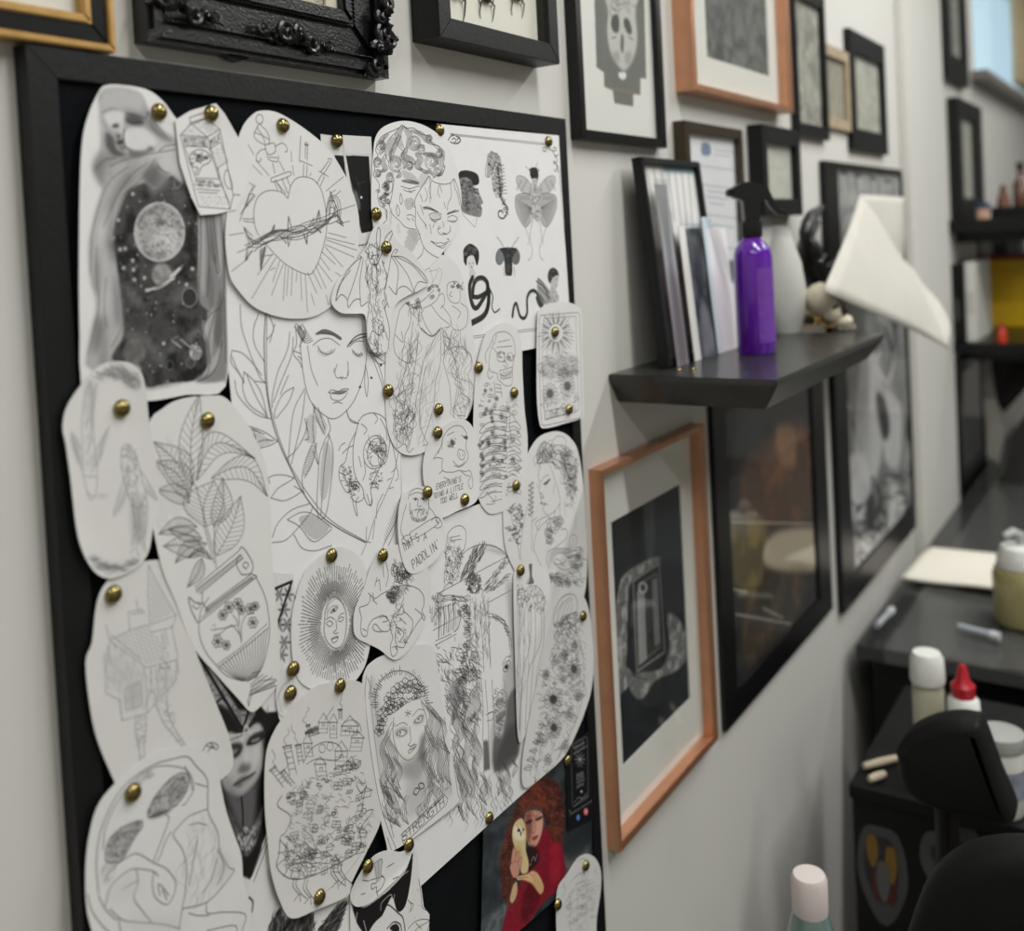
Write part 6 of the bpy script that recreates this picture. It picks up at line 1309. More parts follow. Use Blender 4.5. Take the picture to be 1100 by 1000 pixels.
@art
def face_print(a):
    a.at(70, 590, 3.7037)
    a.fill('480 370 560 420 720 560 800 650 870 640 900 800 780 1330 660 1280 560 1000 500 760', 22, 1, 0.6, sm=False)
    # patterned headdress
    a.fill('510 390 560 440 690 640 760 640 720 720 700 720 620 690 540 520', 150, 1, 0.5, sm=False)
    for x, y in ((540, 500), (570, 560), (600, 620), (560, 470), (620, 580), (660, 640), (690, 660), (640, 690), (730, 660), (850, 300), (870, 370), (870, 240), (850, 180), (880, 300), (860, 420), (885, 180)):
        for k in range(6):
            t = k * math.pi / 3; a.fill([(x, y), (x + 15 * math.cos(t - .3), y + 19 * math.sin(t - .3)), (x + 27 * math.cos(t), y + 34 * math.sin(t)), (x + 15 * math.cos(t + .3), y + 19 * math.sin(t + .3))], (92, 92, 94), 0.75, 0.1)
    a.line('478 340 705 715 900 128 478 312', 2.2, 18, sm=False); a.line('585 620 625 590', 1.5, 20)
    a.fill('600 620 650 640 700 720 650 720 620 690', 26, 1, 0.8)
    # face
    F = '640 730 700 735 760 690 790 720 795 790 780 880 740 950 690 985 640 960 610 890 605 820'
    a.fill(F, (182, 182, 180), 1, 1.0); a.fill('640 900 690 960 740 940 780 860 770 920 720 985 660 980 620 930', (120, 120, 120), 0.7, 3); a.fill('620 830 660 830 650 900 620 890', (205, 205, 203), 0.8, 3); a.fill('740 790 780 770 770 850 740 870', (205, 205, 203), 0.8, 3)
    a.fill('606 822 650 780 690 770 705 785 690 820 640 842 610 838', 40, 0.95, 1.2); a.fill('720 770 740 740 785 722 790 745 760 770 730 780', 40, 0.95, 1.2); a.fill('620 815 670 795 690 800 660 825', (150, 150, 148), 0.8, 0.8); a.fill('740 760 770 748 770 760 745 770', (150, 150, 148), 0.8, 0.6)
    a.line('608 834 650 835 692 800', 0.9, 25); a.line('722 775 760 768 790 745', 0.9, 25); a.line('690 735 705 760 715 700 740 735', 1.2, 205); a.line('640 745 780 715', 0.9, 200); a.line('650 760 700 742', 0.5, 60)
    a.fill('685 880 710 845 735 855 730 880 700 890', (88, 88, 88), 0.8, 1.4); a.fill('712 800 728 795 730 850 712 850', (208, 208, 206), 0.8, 1.6); a.fill('668 938 700 905 730 898 755 885 735 915 700 945', (96, 96, 96), 0.95, 0.8); a.line('668 938 710 915 755 886', 0.8, 30); a.fill('700 930 740 910 725 930 705 942', (170, 170, 168), 0.8, 0.8)
    a.lines('620 880 636 905/636 878 622 908/616 893 640 893', w=0.8, c=40)
    # neck, hair and corset lacing
    a.fill('640 960 700 985 760 940 750 1100 730 1130 690 1110 660 1040', (96, 96, 98), 0.95, 2.4); a.line('700 985 705 1040 706 1100', 1.4, 24); a.fill('790 720 850 780 840 900 800 1100 770 1000 790 880', 14, 1, 2)
    a.fill('640 1030 660 1060 700 1130 740 1120 790 1010 760 1160 720 1220 680 1150', (150, 150, 150), 0.9, 1.2, noise=(88, 88, 88), cell=10); a.scrib('690 1120 750 1110 740 1190 700 1190', 60, 20, 85, 20, w=0.7, c=210, op=0.7)
    a.scrib('780 680 860 720 820 1000 770 1200 800 900', 60, 90, 100, 8, w=0.7, c=70, op=0.5)

@art
def feather_drawing(a):
    a.at(270, 720, 3.572).pen(0.5, 40)
    a.lines('0 790 58 640/8 810 66 650', sm=False, w=0.7, c=35); a.lines('-10 870 5 890 0 930', w=1.2, c=40)
    for P, an in (('65 1010 80 960 100 925 118 950 130 1010', -75), ('130 960 170 940 228 925 230 1010 150 1010', -70), ('255 1010 290 950 330 900 362 890 350 940 320 1010', -50)):
        a.fill(P, 62, 0.9, 1.0); a.scrib(P, 150, 46, an, 10, 0.3, w=0.7, c=20); a.scrib(P, 60, 40, an, 10, 0.3, w=0.5, c=180, op=0.5)
    a.fill('60 760 90 820 150 955 130 940 80 860', 120, 0.5, 1.0)

@art
def black_hair_drawing(a):
    a.at(270, 720, 3.572).pen(0.6, 22)
    a.fill('385 890 430 910 480 880 540 830 590 770 615 700 610 800 590 900 560 925 540 870 520 900 500 940 470 970 440 1010 410 980 395 940', 14, 1, 0.1)
    a.line('548 860 540 900 535 860 500 890 495 920', 0.7, 220); a.lines('600 735 580 750 560 780/610 700 600 735/600 770 575 790', w=0.8, c=215)
    a.lines('500 940 520 900 545 915 560 930 580 950 590 1010/440 1010 450 960/520 990 545 965 570 975 575 1005/545 985 560 990 560 1010', w=0.9); a.fill('530 990 550 972 566 985 560 1010', 30)
    a.lines('385 890 390 940 405 990 420 1010/400 960 405 930/430 960 440 1000', w=0.8, c=215)
    a.lines('640 800 650 860 655 910 690 930 680 970 670 1010/600 880 612 900 608 925 620 900 608 890/600 990 625 965 655 955 680 960 640 985 620 1010/630 970 650 990', w=0.45, c=60); a.dots('595 850 640 840 640 940 600 940', 12, 0.15, 0.3, 60)

@art
def cross_drawing(a):
    a.at(270, 720, 3.572).pen(0.55, 70)
    a.lines('470 740 500 725 495 780 510 800 500 830 480 850 478 830 462 840 460 820 480 810 470 740/485 735 488 800/455 805 505 790/425 805 450 808/520 755 545 740/420 860 435 855/540 800 560 790/480 850 484 870', w=0.55); a.fill('472 742 498 728 494 800 478 806', 170, 0.6, 0.4)

@art
def owl_photo(a):
    a.at(480, 750, 4)
    a.fill('120 480 520 220 620 160 640 720 470 870 120 1180', (62, 68, 72), 1, 0.5, sm=False, noise=(40, 45, 50), cell=30)
    for p in a.inside(T2('160 520 500 260 500 480 250 900 150 950'), 60): a.fill(a.ell(p[0], p[1], random.uniform(10, 26), random.uniform(10, 22)), random.choice(((92, 100, 104), (46, 54, 60), (70, 74, 84))), 0.35, 2.0)
    a.fill('140 970 220 900 280 860 270 960 200 1020 140 1060', (128, 136, 138), 0.7, 2.4, noise=(92, 98, 100), cell=14); a.fill('500 680 600 620 600 700 520 740', (120, 122, 118), 0.6, 3)
    a.fill('500 470 600 560 600 640 510 690', (44, 48, 50), 0.8, 3)
    # dress
    a.fill('385 560 480 600 500 680 510 760 470 830 430 860 380 920 250 1090 220 1090 260 900 330 760', (132, 26, 44), 1, 0.8); a.fill('330 830 380 780 400 860 350 940 320 960', (84, 14, 26), 0.8, 2); a.fill('440 640 480 620 490 740 450 790', (178, 34, 58), 0.7, 3); a.scrib('330 680 470 620 480 780 300 960', 70, 40, 70, 40, w=0.7, c=(96, 12, 26), op=0.5); a.scrib('260 900 400 840 360 960 250 1060', 50, 40, 60, 30, w=0.7, c=(180, 40, 60), op=0.4)
    a.dots('330 700 430 640 430 760 340 920', 40, 0.3, 0.6, (196, 150, 150), 0.6)
    # hair
    Hh = '330 390 400 345 450 350 490 400 500 480 495 590 460 620 430 560 410 480 350 460 310 520 300 600 290 700 290 860 250 880 228 720 240 640 270 540'
    a.fill(Hh, (104, 52, 42), 1, 1.2, noise=(62, 30, 28), cell=16); a.scrib(Hh, 420, 34, lambda p: 110 if p[0] < 330 else (20 if p[1] < 420 else 80), 40, 1.5, w=0.55, c=(150, 80, 60), op=0.55); a.scrib(Hh, 240, 30, 90, 50, 1.5, w=0.55, c=(66, 24, 20), op=0.7)
    # face
    a.fill('335 500 365 480 405 490 412 530 405 580 385 630 360 640 342 610 335 560', (206, 152, 132), 1, 0.6); a.fill('335 510 360 490 365 560 350 630 340 600', (120, 74, 62), 0.8, 2.2); a.fill('385 530 408 525 404 580 385 620', (222, 172, 152), 0.8, 2); a.fill('378 518 408 505 408 515 385 526', (70, 38, 34), 0.9, 0.6); a.fill('338 530 362 520 362 532 342 540', (60, 32, 30), 0.9, 0.6); a.line('370 520 380 560 372 578 362 574', 0.7, (140, 84, 70)); a.fill('365 598 392 588 386 602 370 610', (150, 50, 54), 0.9, 0.4)
    a.scrib('330 400 410 370 430 480 370 490 330 510', 120, 34, 75, 30, 1.0, w=0.6, c=(140, 62, 44), op=0.8)
    a.fill('345 640 380 640 395 690 360 740 340 720', (40, 24, 26), 0.9, 1.5); a.lines('360 700 372 680 380 700/382 690 386 670/350 720 362 710', w=0.8, c=(190, 190, 186))
    # owl
    a.fill('282 560 295 530 318 515 332 535 340 580 338 650 350 700 345 745 320 750 310 700 290 640 280 600', (222, 200, 150), 1, 0.6); a.fill('284 565 300 545 322 560 334 600 315 610 290 600', (240, 228, 204), 0.95, 0.8); a.line('300 545 318 575 334 560', 0.8, (150, 120, 80)); a.fill(a.ell(308, 567, 6, 7), 20); a.fill(a.ell(327, 563, 3, 5), 30); a.fill('312 580 320 575 318 592', (120, 96, 70)); a.fill('290 640 320 650 320 740 300 690', (190, 160, 110), 0.7, 2)
    # hands
    for p in ('275 700 285 640 295 660 290 720', '280 740 300 660 310 670 298 735', '288 760 310 690 322 690 305 755', '270 720 300 700 310 750 285 770'): a.fill(p, (205, 150, 130), 1, 0.4); a.line(p, 0.4, (120, 70, 60), close=True)
    a.fill('300 765 340 755 370 740 395 760 415 810 400 840 370 800 330 780 305 780', (226, 190, 140), 1, 0.6); a.fill('270 860 285 800 300 790 300 840 280 880', (205, 176, 140), 1, 0.6); a.lines('365 720 380 760/350 745 372 765/305 772 345 768', w=0.5, c=(130, 80, 60)); a.fill('375 760 410 800 400 836 370 800', (210, 168, 116), 0.8, 1)

@art
def business_card(a):
    a.at(480, 750, 4).pen(0.45, 190, 0.85)
    a.line('535 210 540 195 596 165 602 175 606 420 600 430 545 465 538 455 535 300', 0.5, 180, sm=False, close=True); a.lines('540 200 545 215 590 190/550 195 550 235/560 190 560 228/572 184 572 222/584 178 584 216/542 240 600 205', sm=False, w=0.7)
    for k in range(10):
        t = k * math.pi / 5; a.line([(570, 262), (570 + 22 * math.cos(t), 262 + 34 * math.sin(t))], 0.7, 200, sm=False)
    for yy, x0, x1 in ((330, 555, 585), (345, 556, 590), (362, 558, 592), (380, 556, 588)):
        for k in range(5): q = x0 + (x1 - x0) * k / 5; a.line([(q, yy - (q - 570) * .5), (q + 2, yy - 12 - (q - 570) * .5), (q + 5, yy - 2 - (q - 570) * .5)], 0.55, 200)
    a.fill(a.ell(577, 400, 4, 5), 200); a.lines('545 448 565 425 580 430 600 405/550 460 570 440 605 418', w=0.6)
    for k in range(11): a.line([(535 + k * 8, 498 - k * 5), (538 + k * 8, 488 - k * 5), (541 + k * 8, 496 - k * 5)], 0.5, 190)
    a.line('528 505 532 490 525 480', 0.6, 190); a.fill(a.ell(562, 512, 8, 14), (50, 92, 170)); a.line('564 524 564 504 568 500', 0.6, 235, sm=False); a.line('559 513 569 508', 0.6, 235, sm=False)
    a.fill(a.ell(596, 486, 10, 16), (200, 84, 96)); a.line(a.ell(596, 486, 5.5, 9), 0.5, 240, close=True); a.fill(a.ell(596, 486, 2.2, 3.6), 240)

@art
def ornament_sketch(a):
    a.at(480, 750, 4).pen(0.4, 116, 0.8)
    a.lines('500 790 510 830 495 850/500 800 505 820/530 790 570 750 580 790/560 700 590 690 600 730 580 760/545 770 600 740 605 770 550 800/520 850 560 800 620 780/510 880 540 830 600 800 630 790/640 725 632 740 640 748 642 730/505 900 560 860 630 820/510 950 560 900 625 860/515 990 570 940 630 900/530 850 530 990/560 830 560 980/600 800 600 960', w=0.4)
    a.scrib('510 860 620 780 630 960 540 1000 505 960', 90, 22, 60, 60, 1.2, w=0.36, c=130, op=0.7); a.curls('520 850 620 800 620 950 530 980', 20, 8, 16, 0.36, 125, 0.7)
PAPERS = [
 # name, label, category, outline (photo px), layer, smooth, bg, extra
 ('bestiary_sheet', 'square flash sheet of winged woman, seahorse, fly and snake figures at the top right', 'drawing', '469 133 540 140 600 145.5 606 250 613 366 560 377 484 394 476 260', 0, False, (228, 228, 228), {}),
 ('instant_photo', 'white-edged instant photo of a dark scene, mostly hidden behind the sacred heart', 'photograph', '344 144 368 147 372 200 376 262 352 262', 1, False, (213, 213, 211), dict(rough=0.35)),
 ('instant_photo', 'white-edged instant photo of a dark scene beside the curly-haired portrait', 'photograph', '368 145 398 147 400 200 401 255 391 262 376 264', 1.6, False, (213, 213, 211), dict(rough=0.35)),
 ('plain_sheet', 'blank white sheet showing between the face drawing and pig drawing', 'paper', '425 330 452 330 455 480 456 524 456 640 432 640', 0, False, (226, 226, 226), {}),
 ('face_drawing', 'large sheet with a woman with closed eyes, leafy branch and cat skull', 'drawing', '228 225 425 240 428 400 430 500 434 640 285 640 248 430', 0.8, False, (228, 228, 228), {}),
 ('face_print', 'black print of a woman in a patterned triangular headdress behind the vase drawing', 'print', '206 610 315 616 318 700 314 740 302 790 288 892 264 957 238 930 212 800 198 680', 1.2, False, (216, 216, 216), dict(rough=0.4)),
 ('collage_drawing', 'large sheet with a crucifix, old man, half face and curling mane', 'drawing', '438 570 515 541 545 528 556 600 570 700 590 780 606 812 530 880 449 954 441 920', 0.6, False, (228, 228, 229), {}),
 ('feather_drawing', 'sheet of black feathers and long double lines under the castle drawing', 'drawing', '288 888 330 900 378 950 376 1000 374 1060 256 1060 262 960', 0.8, False, (222, 221, 220), {}),
 ('owl_photo', 'colour photograph of a red-haired woman in red holding an owl', 'photograph', '519 881 605 808 631 787 634 850 636 925 597 965 516 1037 517 950', 0.2, False, (70, 74, 74), dict(rough=0.35)),
 ('galaxy_drawing', 'pencil drawing of a veiled figure draped over planets and stars', 'drawing', '128 91 112 92 105 100 95 122 88 150 85 200 84 300 85 360 86 400 95 425 153 431 200 424 242 415 243 330 243 244 240 200 215 160 189 128 175 109 157 96', 2.0, True, (225, 225, 223), {}),
 ('graces_drawing', 'drawing of three standing robed women in classical drapery', 'drawing', '440 282 470 274 482 277 494 292 502 325 508 360 511 392 509 425 502 448 490 458 470 470 456 485 438 489 425 482 417 465 414 440 414 390 415 340 422 305', 1.6, True, (222, 221, 220), {}),
 ('mask_drawing', 'drawing of a curly-haired crying man removing a stern face mask', 'drawing', '400 165 403 147 412 136 430 130 448 132 465 140 478 152 487 170 493 195 495 220 490 245 482 262 468 280 456 290 430 295 410 270 400 240 398 205', 2.4, True, (224, 223, 222), {}),
 ('heart_drawing', 'oval drawing of a sacred heart bound with thorns and pierced by swords', 'drawing', '254 155 261 135 270 124 279 119 295 120 313 129 333 143 350 158 362 175 375 200 383 225 385 250 383 275 376 298 364 320 350 333 333 341 310 342 288 337 270 328 255 312 246 298 242 275 241 250 246 200', 3.0, True, (221, 221, 219), dict(curl=0.0022)),
 ('milk_drawing', 'small cut-out drawing of a missing-brain milk carton', 'drawing', '188 129 204 119 231 111 240 122 259 154 266 183 263 209 253 225 232 230 214 231 205 212 193 175', 4.2, False, (224, 223, 222), dict(curl=0.0016)),
 ('bat_drawing', 'winged cut-out drawing of a bat-winged wolf creature', 'drawing', '398 250 405 241 417 242 424 257 440 270 455 289 461 303 450 312 437 318 425 327 420 345 420 367 412 379 399 377 393 362 391 339 380 337 366 336 357 328 356 318 362 302 373 290 386 275 394 263', 4.6, True, (222, 221, 220), dict(curl=0.002)),
 ('skeleton_drawing', 'drawing of a flower-filled skeleton torso with a grinning skull', 'drawing', '517 370 523 356 534 348 545 347 555 354 560 370 561 400 563 440 566 470 565 505 560 530 545 546 530 552 521 548 513 532 510 500 508 460 509 420 511 395', 2.2, True, (222, 221, 220), {}),
 ('sun_card_drawing', 'tarot-style card drawing lettered THE SUN over the right frame edge', 'drawing', '577 342 580 332 590 326 605 324 618 328 624 338 625 380 627 440 624 449 606 455 586 460 579 456 576 430 576 390', 3.6, True, (222, 221, 220), dict(curl=0.0016)),
 ('pig_drawing', 'small cut-out drawing of a smiling pig with handwritten caption', 'drawing', '454 500 459 478 470 462 484 452 497 450 507 458 512 475 515 505 514 530 508 541 490 549 474 556 470 545 457 525', 3.0, True, (224, 223, 222), dict(curl=0.0014)),
 ('braid_drawing', 'drawing of a woman in profile with braided hair, snake and flowers', 'drawing', '540 517 555 513 562 500 568 484 578 470 591 464 603 464 614 472 621 486 626 520 628 555 630 600 627 640 612 672 590 690 574 664 556 620 543 590 540 555', 2.0, True, (222, 221, 220), {}),
 ('stilt_drawing', 'narrow drawing of a beast on tall spindly legs beside the jellyfish', 'drawing', '551 625 556 614 572 605 585 612 591 630 591 690 575 760 563 792 556 791 553 720', 2.6, True, (224, 224, 223), {}),
 ('jellyfish_drawing', 'drawing of a jellyfish trailing sunflowers at the right edge of the board', 'drawing', '592 660 600 642 612 634 624 638 631 652 635 680 637 710 635 740 629 762 620 785 606 812 585 832 563 846 560 820 566 780 578 725 586 690', 3.2, True, (220, 219, 218), dict(curl=0.0016)),
 ('small_sketch', 'small paper with a curved pencil line between sun and castle drawings', 'drawing', '296 745 300 722 314 712 336 716 344 738 338 768 306 777 298 765', 2.4, True, (220, 219, 218), {}),
 ('sun_face_drawing', 'oval drawing of a serene three-eyed face with radiating rays', 'drawing', '357 588 372 589 384 597 392 610 398 640 400 670 396 700 388 722 372 738 345 742 326 736 317 722 313 695 313 665 318 640 326 618 338 601', 2.8, True, (222, 221, 220), {}),
 ('bull_drawing', 'cut-out drawing of a bull with flowers on its back', 'drawing', '391 630 397 612 405 598 416 587 428 585 442 588 455 602 461 620 461 640 457 662 448 684 438 699 427 708 419 707 408 698 394 691 384 686 379 678 379 660 384 645', 3.8, True, (222, 221, 220), dict(curl=0.0018)),
 ('strength_drawing', 'tarot-style drawing of a flower-crowned woman lettered STRENGTH', 'drawing', '389 740 392 720 400 710 415 702 440 694 458 692 467 702 473 740 481 790 493 848 495 860 488 868 455 892 420 914 414 904 405 862 396 800', 2.0, True, (222, 221, 220), {}),
 ('castle_drawing', 'large cut-out drawing of a rickety many-chimneyed castle on legs', 'drawing', '333 740 350 733 372 730 388 734 391 748 394 780 399 820 404 850 409 874 406 890 393 916 377 948 372 962 340 976 312 986 300 968 291 938 287 902 284 862 285 815 292 790 306 768', 4.0, True, (215, 214, 211), dict(curl=0.002)),
 ('vase_drawing', 'drawing of a leafy plant in a classical urn', 'drawing', '158 460 175 438 196 428 225 425 243 428 266 456 284 495 289 530 291 590 295 640 299 690 300 715 298 734 288 748 276 762 268 764 257 752 232 724 207 694 188 646 172 606 160 540', 2.8, True, (219, 219, 216), dict(curl=0.0016)),
 ('hut_drawing', 'pencil drawing of a ramshackle cottage walking on bird legs', 'drawing', '112 628 130 610 160 602 182 606 196 640 207 692 230 752 247 797 246 830 200 855 135 868 125 845 106 800 97 765 91 712 98 690 103 650', 2.4, True, (215, 214, 211), {}),
 ('koi_drawing', 'rounded pencil drawing of two koi fish circling at the left edge', 'drawing', '99 399 110 391 125 388 141 391 152 404 156 428 159 452 166 490 170 516 170 537 164 568 159 594 146 610 125 620 110 620 97 610 86 589 80 563 75 516 70 477 67 459 71 438 84 417', 3.8, True, (217, 216, 213), dict(curl=0.0024)),
 ('statue_drawing', 'round pencil drawing of entwined hands and draped cloth at the lower left', 'drawing', '188 803 205 802 222 811 233 825 237 845 243 872 252 898 259 918 261 945 264 957 271 992 262 1050 180 1085 110 1040 98 1000 92 970 92 925 97 890 105 865 120 845 145 822 165 808', 4.6, True, (221, 221, 219), dict(curl=0.0018)),
 ('paddle_drawing', 'egg-shaped cut-out cartoon of an old man lettered about a paddling', 'drawing', '431 534 440 525 452 522 463 528 471 545 476 562 477 580 470 598 458 610 446 616 437 613 431 598 427 575 427 550', 4.4, True, (224, 223, 222), dict(curl=0.0014)),
 ('black_hair_drawing', 'inked girl with black spiky hair at the bottom of the board', 'drawing', '376 958 390 955 430 918 442 908 447 915 450 940 453 958 455 974 461 982 460 1000 466 1060 376 1060', 2.2, False, (224, 223, 222), {}),
 ('cross_drawing', 'small oval drawing of an upside-down dripping cross above the black-haired girl', 'drawing', '442 911 438 927 427 941 413 955 399 969 385 974 378 970 376 960 382 944 393 927 404 917 418 913 430 915', 3.8, True, (222, 221, 220), dict(curl=0.002)),
 ('business_card', 'black shop card with white line lettering at the board right edge', 'card', '607 803 610 797 631 788 633 793 636 880 609 893', 1.6, False, (20, 22, 25), dict(rough=0.4)),
 ('ornament_sketch', 'oval cut-out pencil sketch of ornament at the bottom right corner', 'drawing', '598 957 608 940 620 922 631 917 640 923 645 937 645 957 641 985 636 1030 600 1050 597 1000', 2.4, True, (213, 213, 211), {}),
]
for (nm, lb, ct, ol, ly, smo, bg, kw) in PAPERS:
    key = nm + ('_2' if nm == 'instant_photo' and 'beside' in lb else '')
    paper(nm, lb, ct, ol, ly, ARTF.get(key), smo, bg, **kw)
# ------------------------------------------------------------------ brass pins
PINS = [  # px, py, layer, label
 (172, 120, 2.0, 'at the top of the veiled figure drawing'), (228, 122, 4.2, 'at the top of the milk carton drawing'), (305, 135, 3.0, 'at the top of the sacred heart drawing'),
 (363, 151, 1.6, 'over the instant photos'), (405, 230, 2.4, 'at the left cheek of the masked man drawing'), (416, 266, 4.6, 'on the chest of the bat-winged wolf'),
 (473, 140, 0, 'at the top left corner of the bestiary sheet'), (590, 152, 0, 'at the top right corner of the bestiary sheet'), (132, 439, 3.8, 'on the koi drawing'),
 (224, 452, 2.8, 'at the top of the plant and urn drawing'), (418, 420, 1.6, 'at the left edge of the robed women drawing'), (472, 440, 1.6, 'at the foot of the robed women drawing'),
 (471, 465, 3.0, 'at the ear of the pig drawing'), (515, 395, 2.2, 'at the jaw of the skeleton drawing'), (553, 422, 2.2, 'at the shoulder of the skeleton drawing'),
 (597, 357, 3.6, 'on the sun of the tarot card'), (612, 440, 3.6, 'on the lettering of the sun card'), (460, 529, 4.4, 'between the pig and the paddling cartoon'),
 (500, 537, 3.0, 'under the caption of the pig drawing'), (555, 522, 2.0, 'beside the face of the braided woman'), (560, 613, 2.6, 'at the top of the stilt-legged beast'),
 (627, 662, 3.2, 'on the bell of the jellyfish drawing'), (123, 639, 2.4, 'at the top of the walking cottage drawing'), (357, 597, 2.8, 'at the top of the sun-face drawing'),
 (412, 597, 3.8, 'at the top of the bull drawing'), (316, 719, 2.8, 'at the lower left of the sun-face drawing'), (313, 745, 2.4, 'on the small pencil-line paper'),
 (366, 737, 4.0, 'at the top of the castle drawing'), (144, 852, 4.6, 'on the round statue drawing'), (344, 964, 4.0, 'at the foot of the castle drawing'),
 (396, 931, 3.8, 'on the upside-down cross drawing'), (440, 908, 2.2, 'under the STRENGTH lettering'), (611, 817, 1.6, 'on the black shop card'),
 (526, 879, 0.2, 'at the top left of the owl photograph'), (630, 930, 2.4, 'at the top of the ornament sketch'), (600, 972, 2.4, 'at the left of the ornament sketch'),
]
def make_pin():
    rt = thing('push_pin', 'x', 'pin', (0, 0, 0), 'brass dome pins on the pinboard')
    M_ = Matrix.Rotation(math.pi / 2, 4, 'X')
    hd = obj('pin_head', lathe(bmesh.new(), [(0.0052, 0.0), (0.0055, 0.0004), (0.0053, 0.0011), (0.0046, 0.0024), (0.0034, 0.0034), (0.0018, 0.0040), (0, 0.0042)], 22, M_), BRASS, rt, smooth=True)
    sh = obj('pin_shaft', lathe(bmesh.new(), [(0.0005, 0.0001), (0.0005, -0.0045), (0, -0.0055)], 8, M_), STEEL, rt)
    return rt
PIN = make_pin(); first = True
for (px, py, ly, lb) in PINS:
    y = BY - 0.0006 - 0.0008 * ly - 0.0005
    if first: o = PIN; first = False
    else:
        o = PIN.copy(); COL.objects.link(o)
        for ch in PIN.children:
            c = ch.copy(); COL.objects.link(c); c.parent = o
    o.location = at(px, py, y - 0.0015) ; o.location.y = y
    o['label'] = 'brass dome pin ' + lb
# ------------------------------------------------------------------ the floating shelf and what stands on it
A0 = at(653, 402, 0.0); SZ = A0.z
SF = atz(835, 408, SZ); SY = SF.y
SX0 = A0.x; SX1 = atz(972, 358, SZ).x
ST = 0.034
SH = thing('floating_shelf', 'black floating wall shelf with a slanting underside carrying bottle and prints', 'shelf', ((SX0 + SX1) / 2, -0.0002, SZ - ST))
bm = bmesh.new(); b = 0.020; e = 0.0022
top = [(SX0, -0.0002), (SX1, -0.0002), (SX1, SY), (SX0, SY)]; bot = [(SX0 + b, -0.0002), (SX1 - b, -0.0002), (SX1 - b, SY + b), (SX0 + b, SY + b)]
v = [bm.verts.new((x, yy, SZ)) for x, yy in top] + [bm.verts.new((x, yy, SZ - 0.006)) for x, yy in top] + [bm.verts.new((x, yy, SZ - ST)) for x, yy in bot]
bm.faces.new(v[0:4]); bm.faces.new(v[8:12])
for r0, r1 in ((0, 4), (4, 8)):
    for i in range(4): bm.faces.new((v[r0 + i], v[r0 + (i + 1) % 4], v[r1 + (i + 1) % 4], v[r1 + i]))
bmesh.ops.bevel(bm, geom=[x for x in bm.edges], offset=0.0012, segments=2, affect='EDGES')
obj('shelf_board', bm, mat('shelf_black', (46, 46, 44), 0.30, noise=0.25, nscale=18, stretch=(1, 8, 8), coat=0.15), SH)
TOP = SZ + 0.0004

def lean(xc, x_w, h, thick, y_foot, y_top):
    """matrix for a slab built upright at y = 0 (front -thick): foot at y_foot, top edge touching y_top"""
    a = math.asin(min(0.95, (y_top - y_foot) / h))
    return Matrix.Translation((xc, y_foot, TOP)) @ Matrix.Rotation(-a, 4, 'X')
def tilt_plate(name, label, cat, x0, x1, h, y_foot, y_top, m, thick=0.002, parts=None):
    M = lean((x0 + x1) / 2, x1 - x0, h, thick, y_foot, y_top)
    rt = thing(name, label, cat, M.translation)
    return rt, M
def slab_uv(w, h, t):
    return plate(-w / 2, w / 2, 0, h, 0, -t)

class Loc(Art):
    """art in a slab's own millimetres"""
    def __init__(s, w, h, bg, res=900): 
        Art.__init__(s, (0, w, 0, h), 0, bg, res); s.wm, s.hm = w, h
    def M(s, p):
        p = T2(p); return np.stack([p[:, 0] / 100 * s.wm * s.res, (100 - p[:, 1]) / 100 * s.hm * s.res], 1)
# y positions along the leaning stack (photo: left edge runs from (662,172) at the wall to (710,395) off it)
foot = atz(708, 396, TOP); topc = at(663, 172, -0.004)
hh = math.hypot(topc.z - TOP, topc.y - foot.y)
xL = foot.x; xR = at(735, 185, -0.006).x
w_ = xR - xL
# 1 black frame leaning on the wall
M1 = lean((xL + xR) / 2, w_, hh, 0.012, foot.y, topc.y - 0.012)
LF = thing('leaning_frame', 'tall black frame leaning on the wall at the left end of the shelf', 'picture frame', M1.translation)
rails(LF, -w_ / 2, w_ / 2, 0, hh, (0.008,) * 4, 0, -0.012, BLACKWOOD, 0.001, T=M1)
bm = box(-w_ / 2 + 0.008, w_ / 2 - 0.008, -0.004, 0, 0.008, hh - 0.008); bm.transform(M1); obj('backing_board', bm, BLACKWOOD, LF)
def leaf_print(tone):
    a = Loc(w_, hh, (205, 206, 204))
    a.fill('0 0 100 0 100 70 60 78 0 70', (64, 62, 66), 0.9, 4, sm=False, noise=(120, 116, 118), cell=30)
    a.fill('6 60 30 62 34 100 2 100', (214, 213, 208), 0.9, 5); a.fill('45 60 98 58 98 97 55 99', (222, 222, 220), 0.95, 4)
    for i in range(7): a.line([(10 + i * 13, 99), (16 + i * 11, 70 + random.uniform(-6, 6))], 2.2, 110, 0.6)
    a.fill('40 97 100 97 100 100 40 100', (110, 140, 150), 0.9, 2, sm=False)
    a.fill('10 30 60 20 50 55 20 52', (150, 128, 132), 0.7, 8)
    return a.material('tall_print')
bm = plate(-w_ / 2 + 0.008, w_ / 2 - 0.008, 0.008, hh - 0.008, -0.0042, -0.0055, M1); obj('print', bm, leaf_print(0), LF)
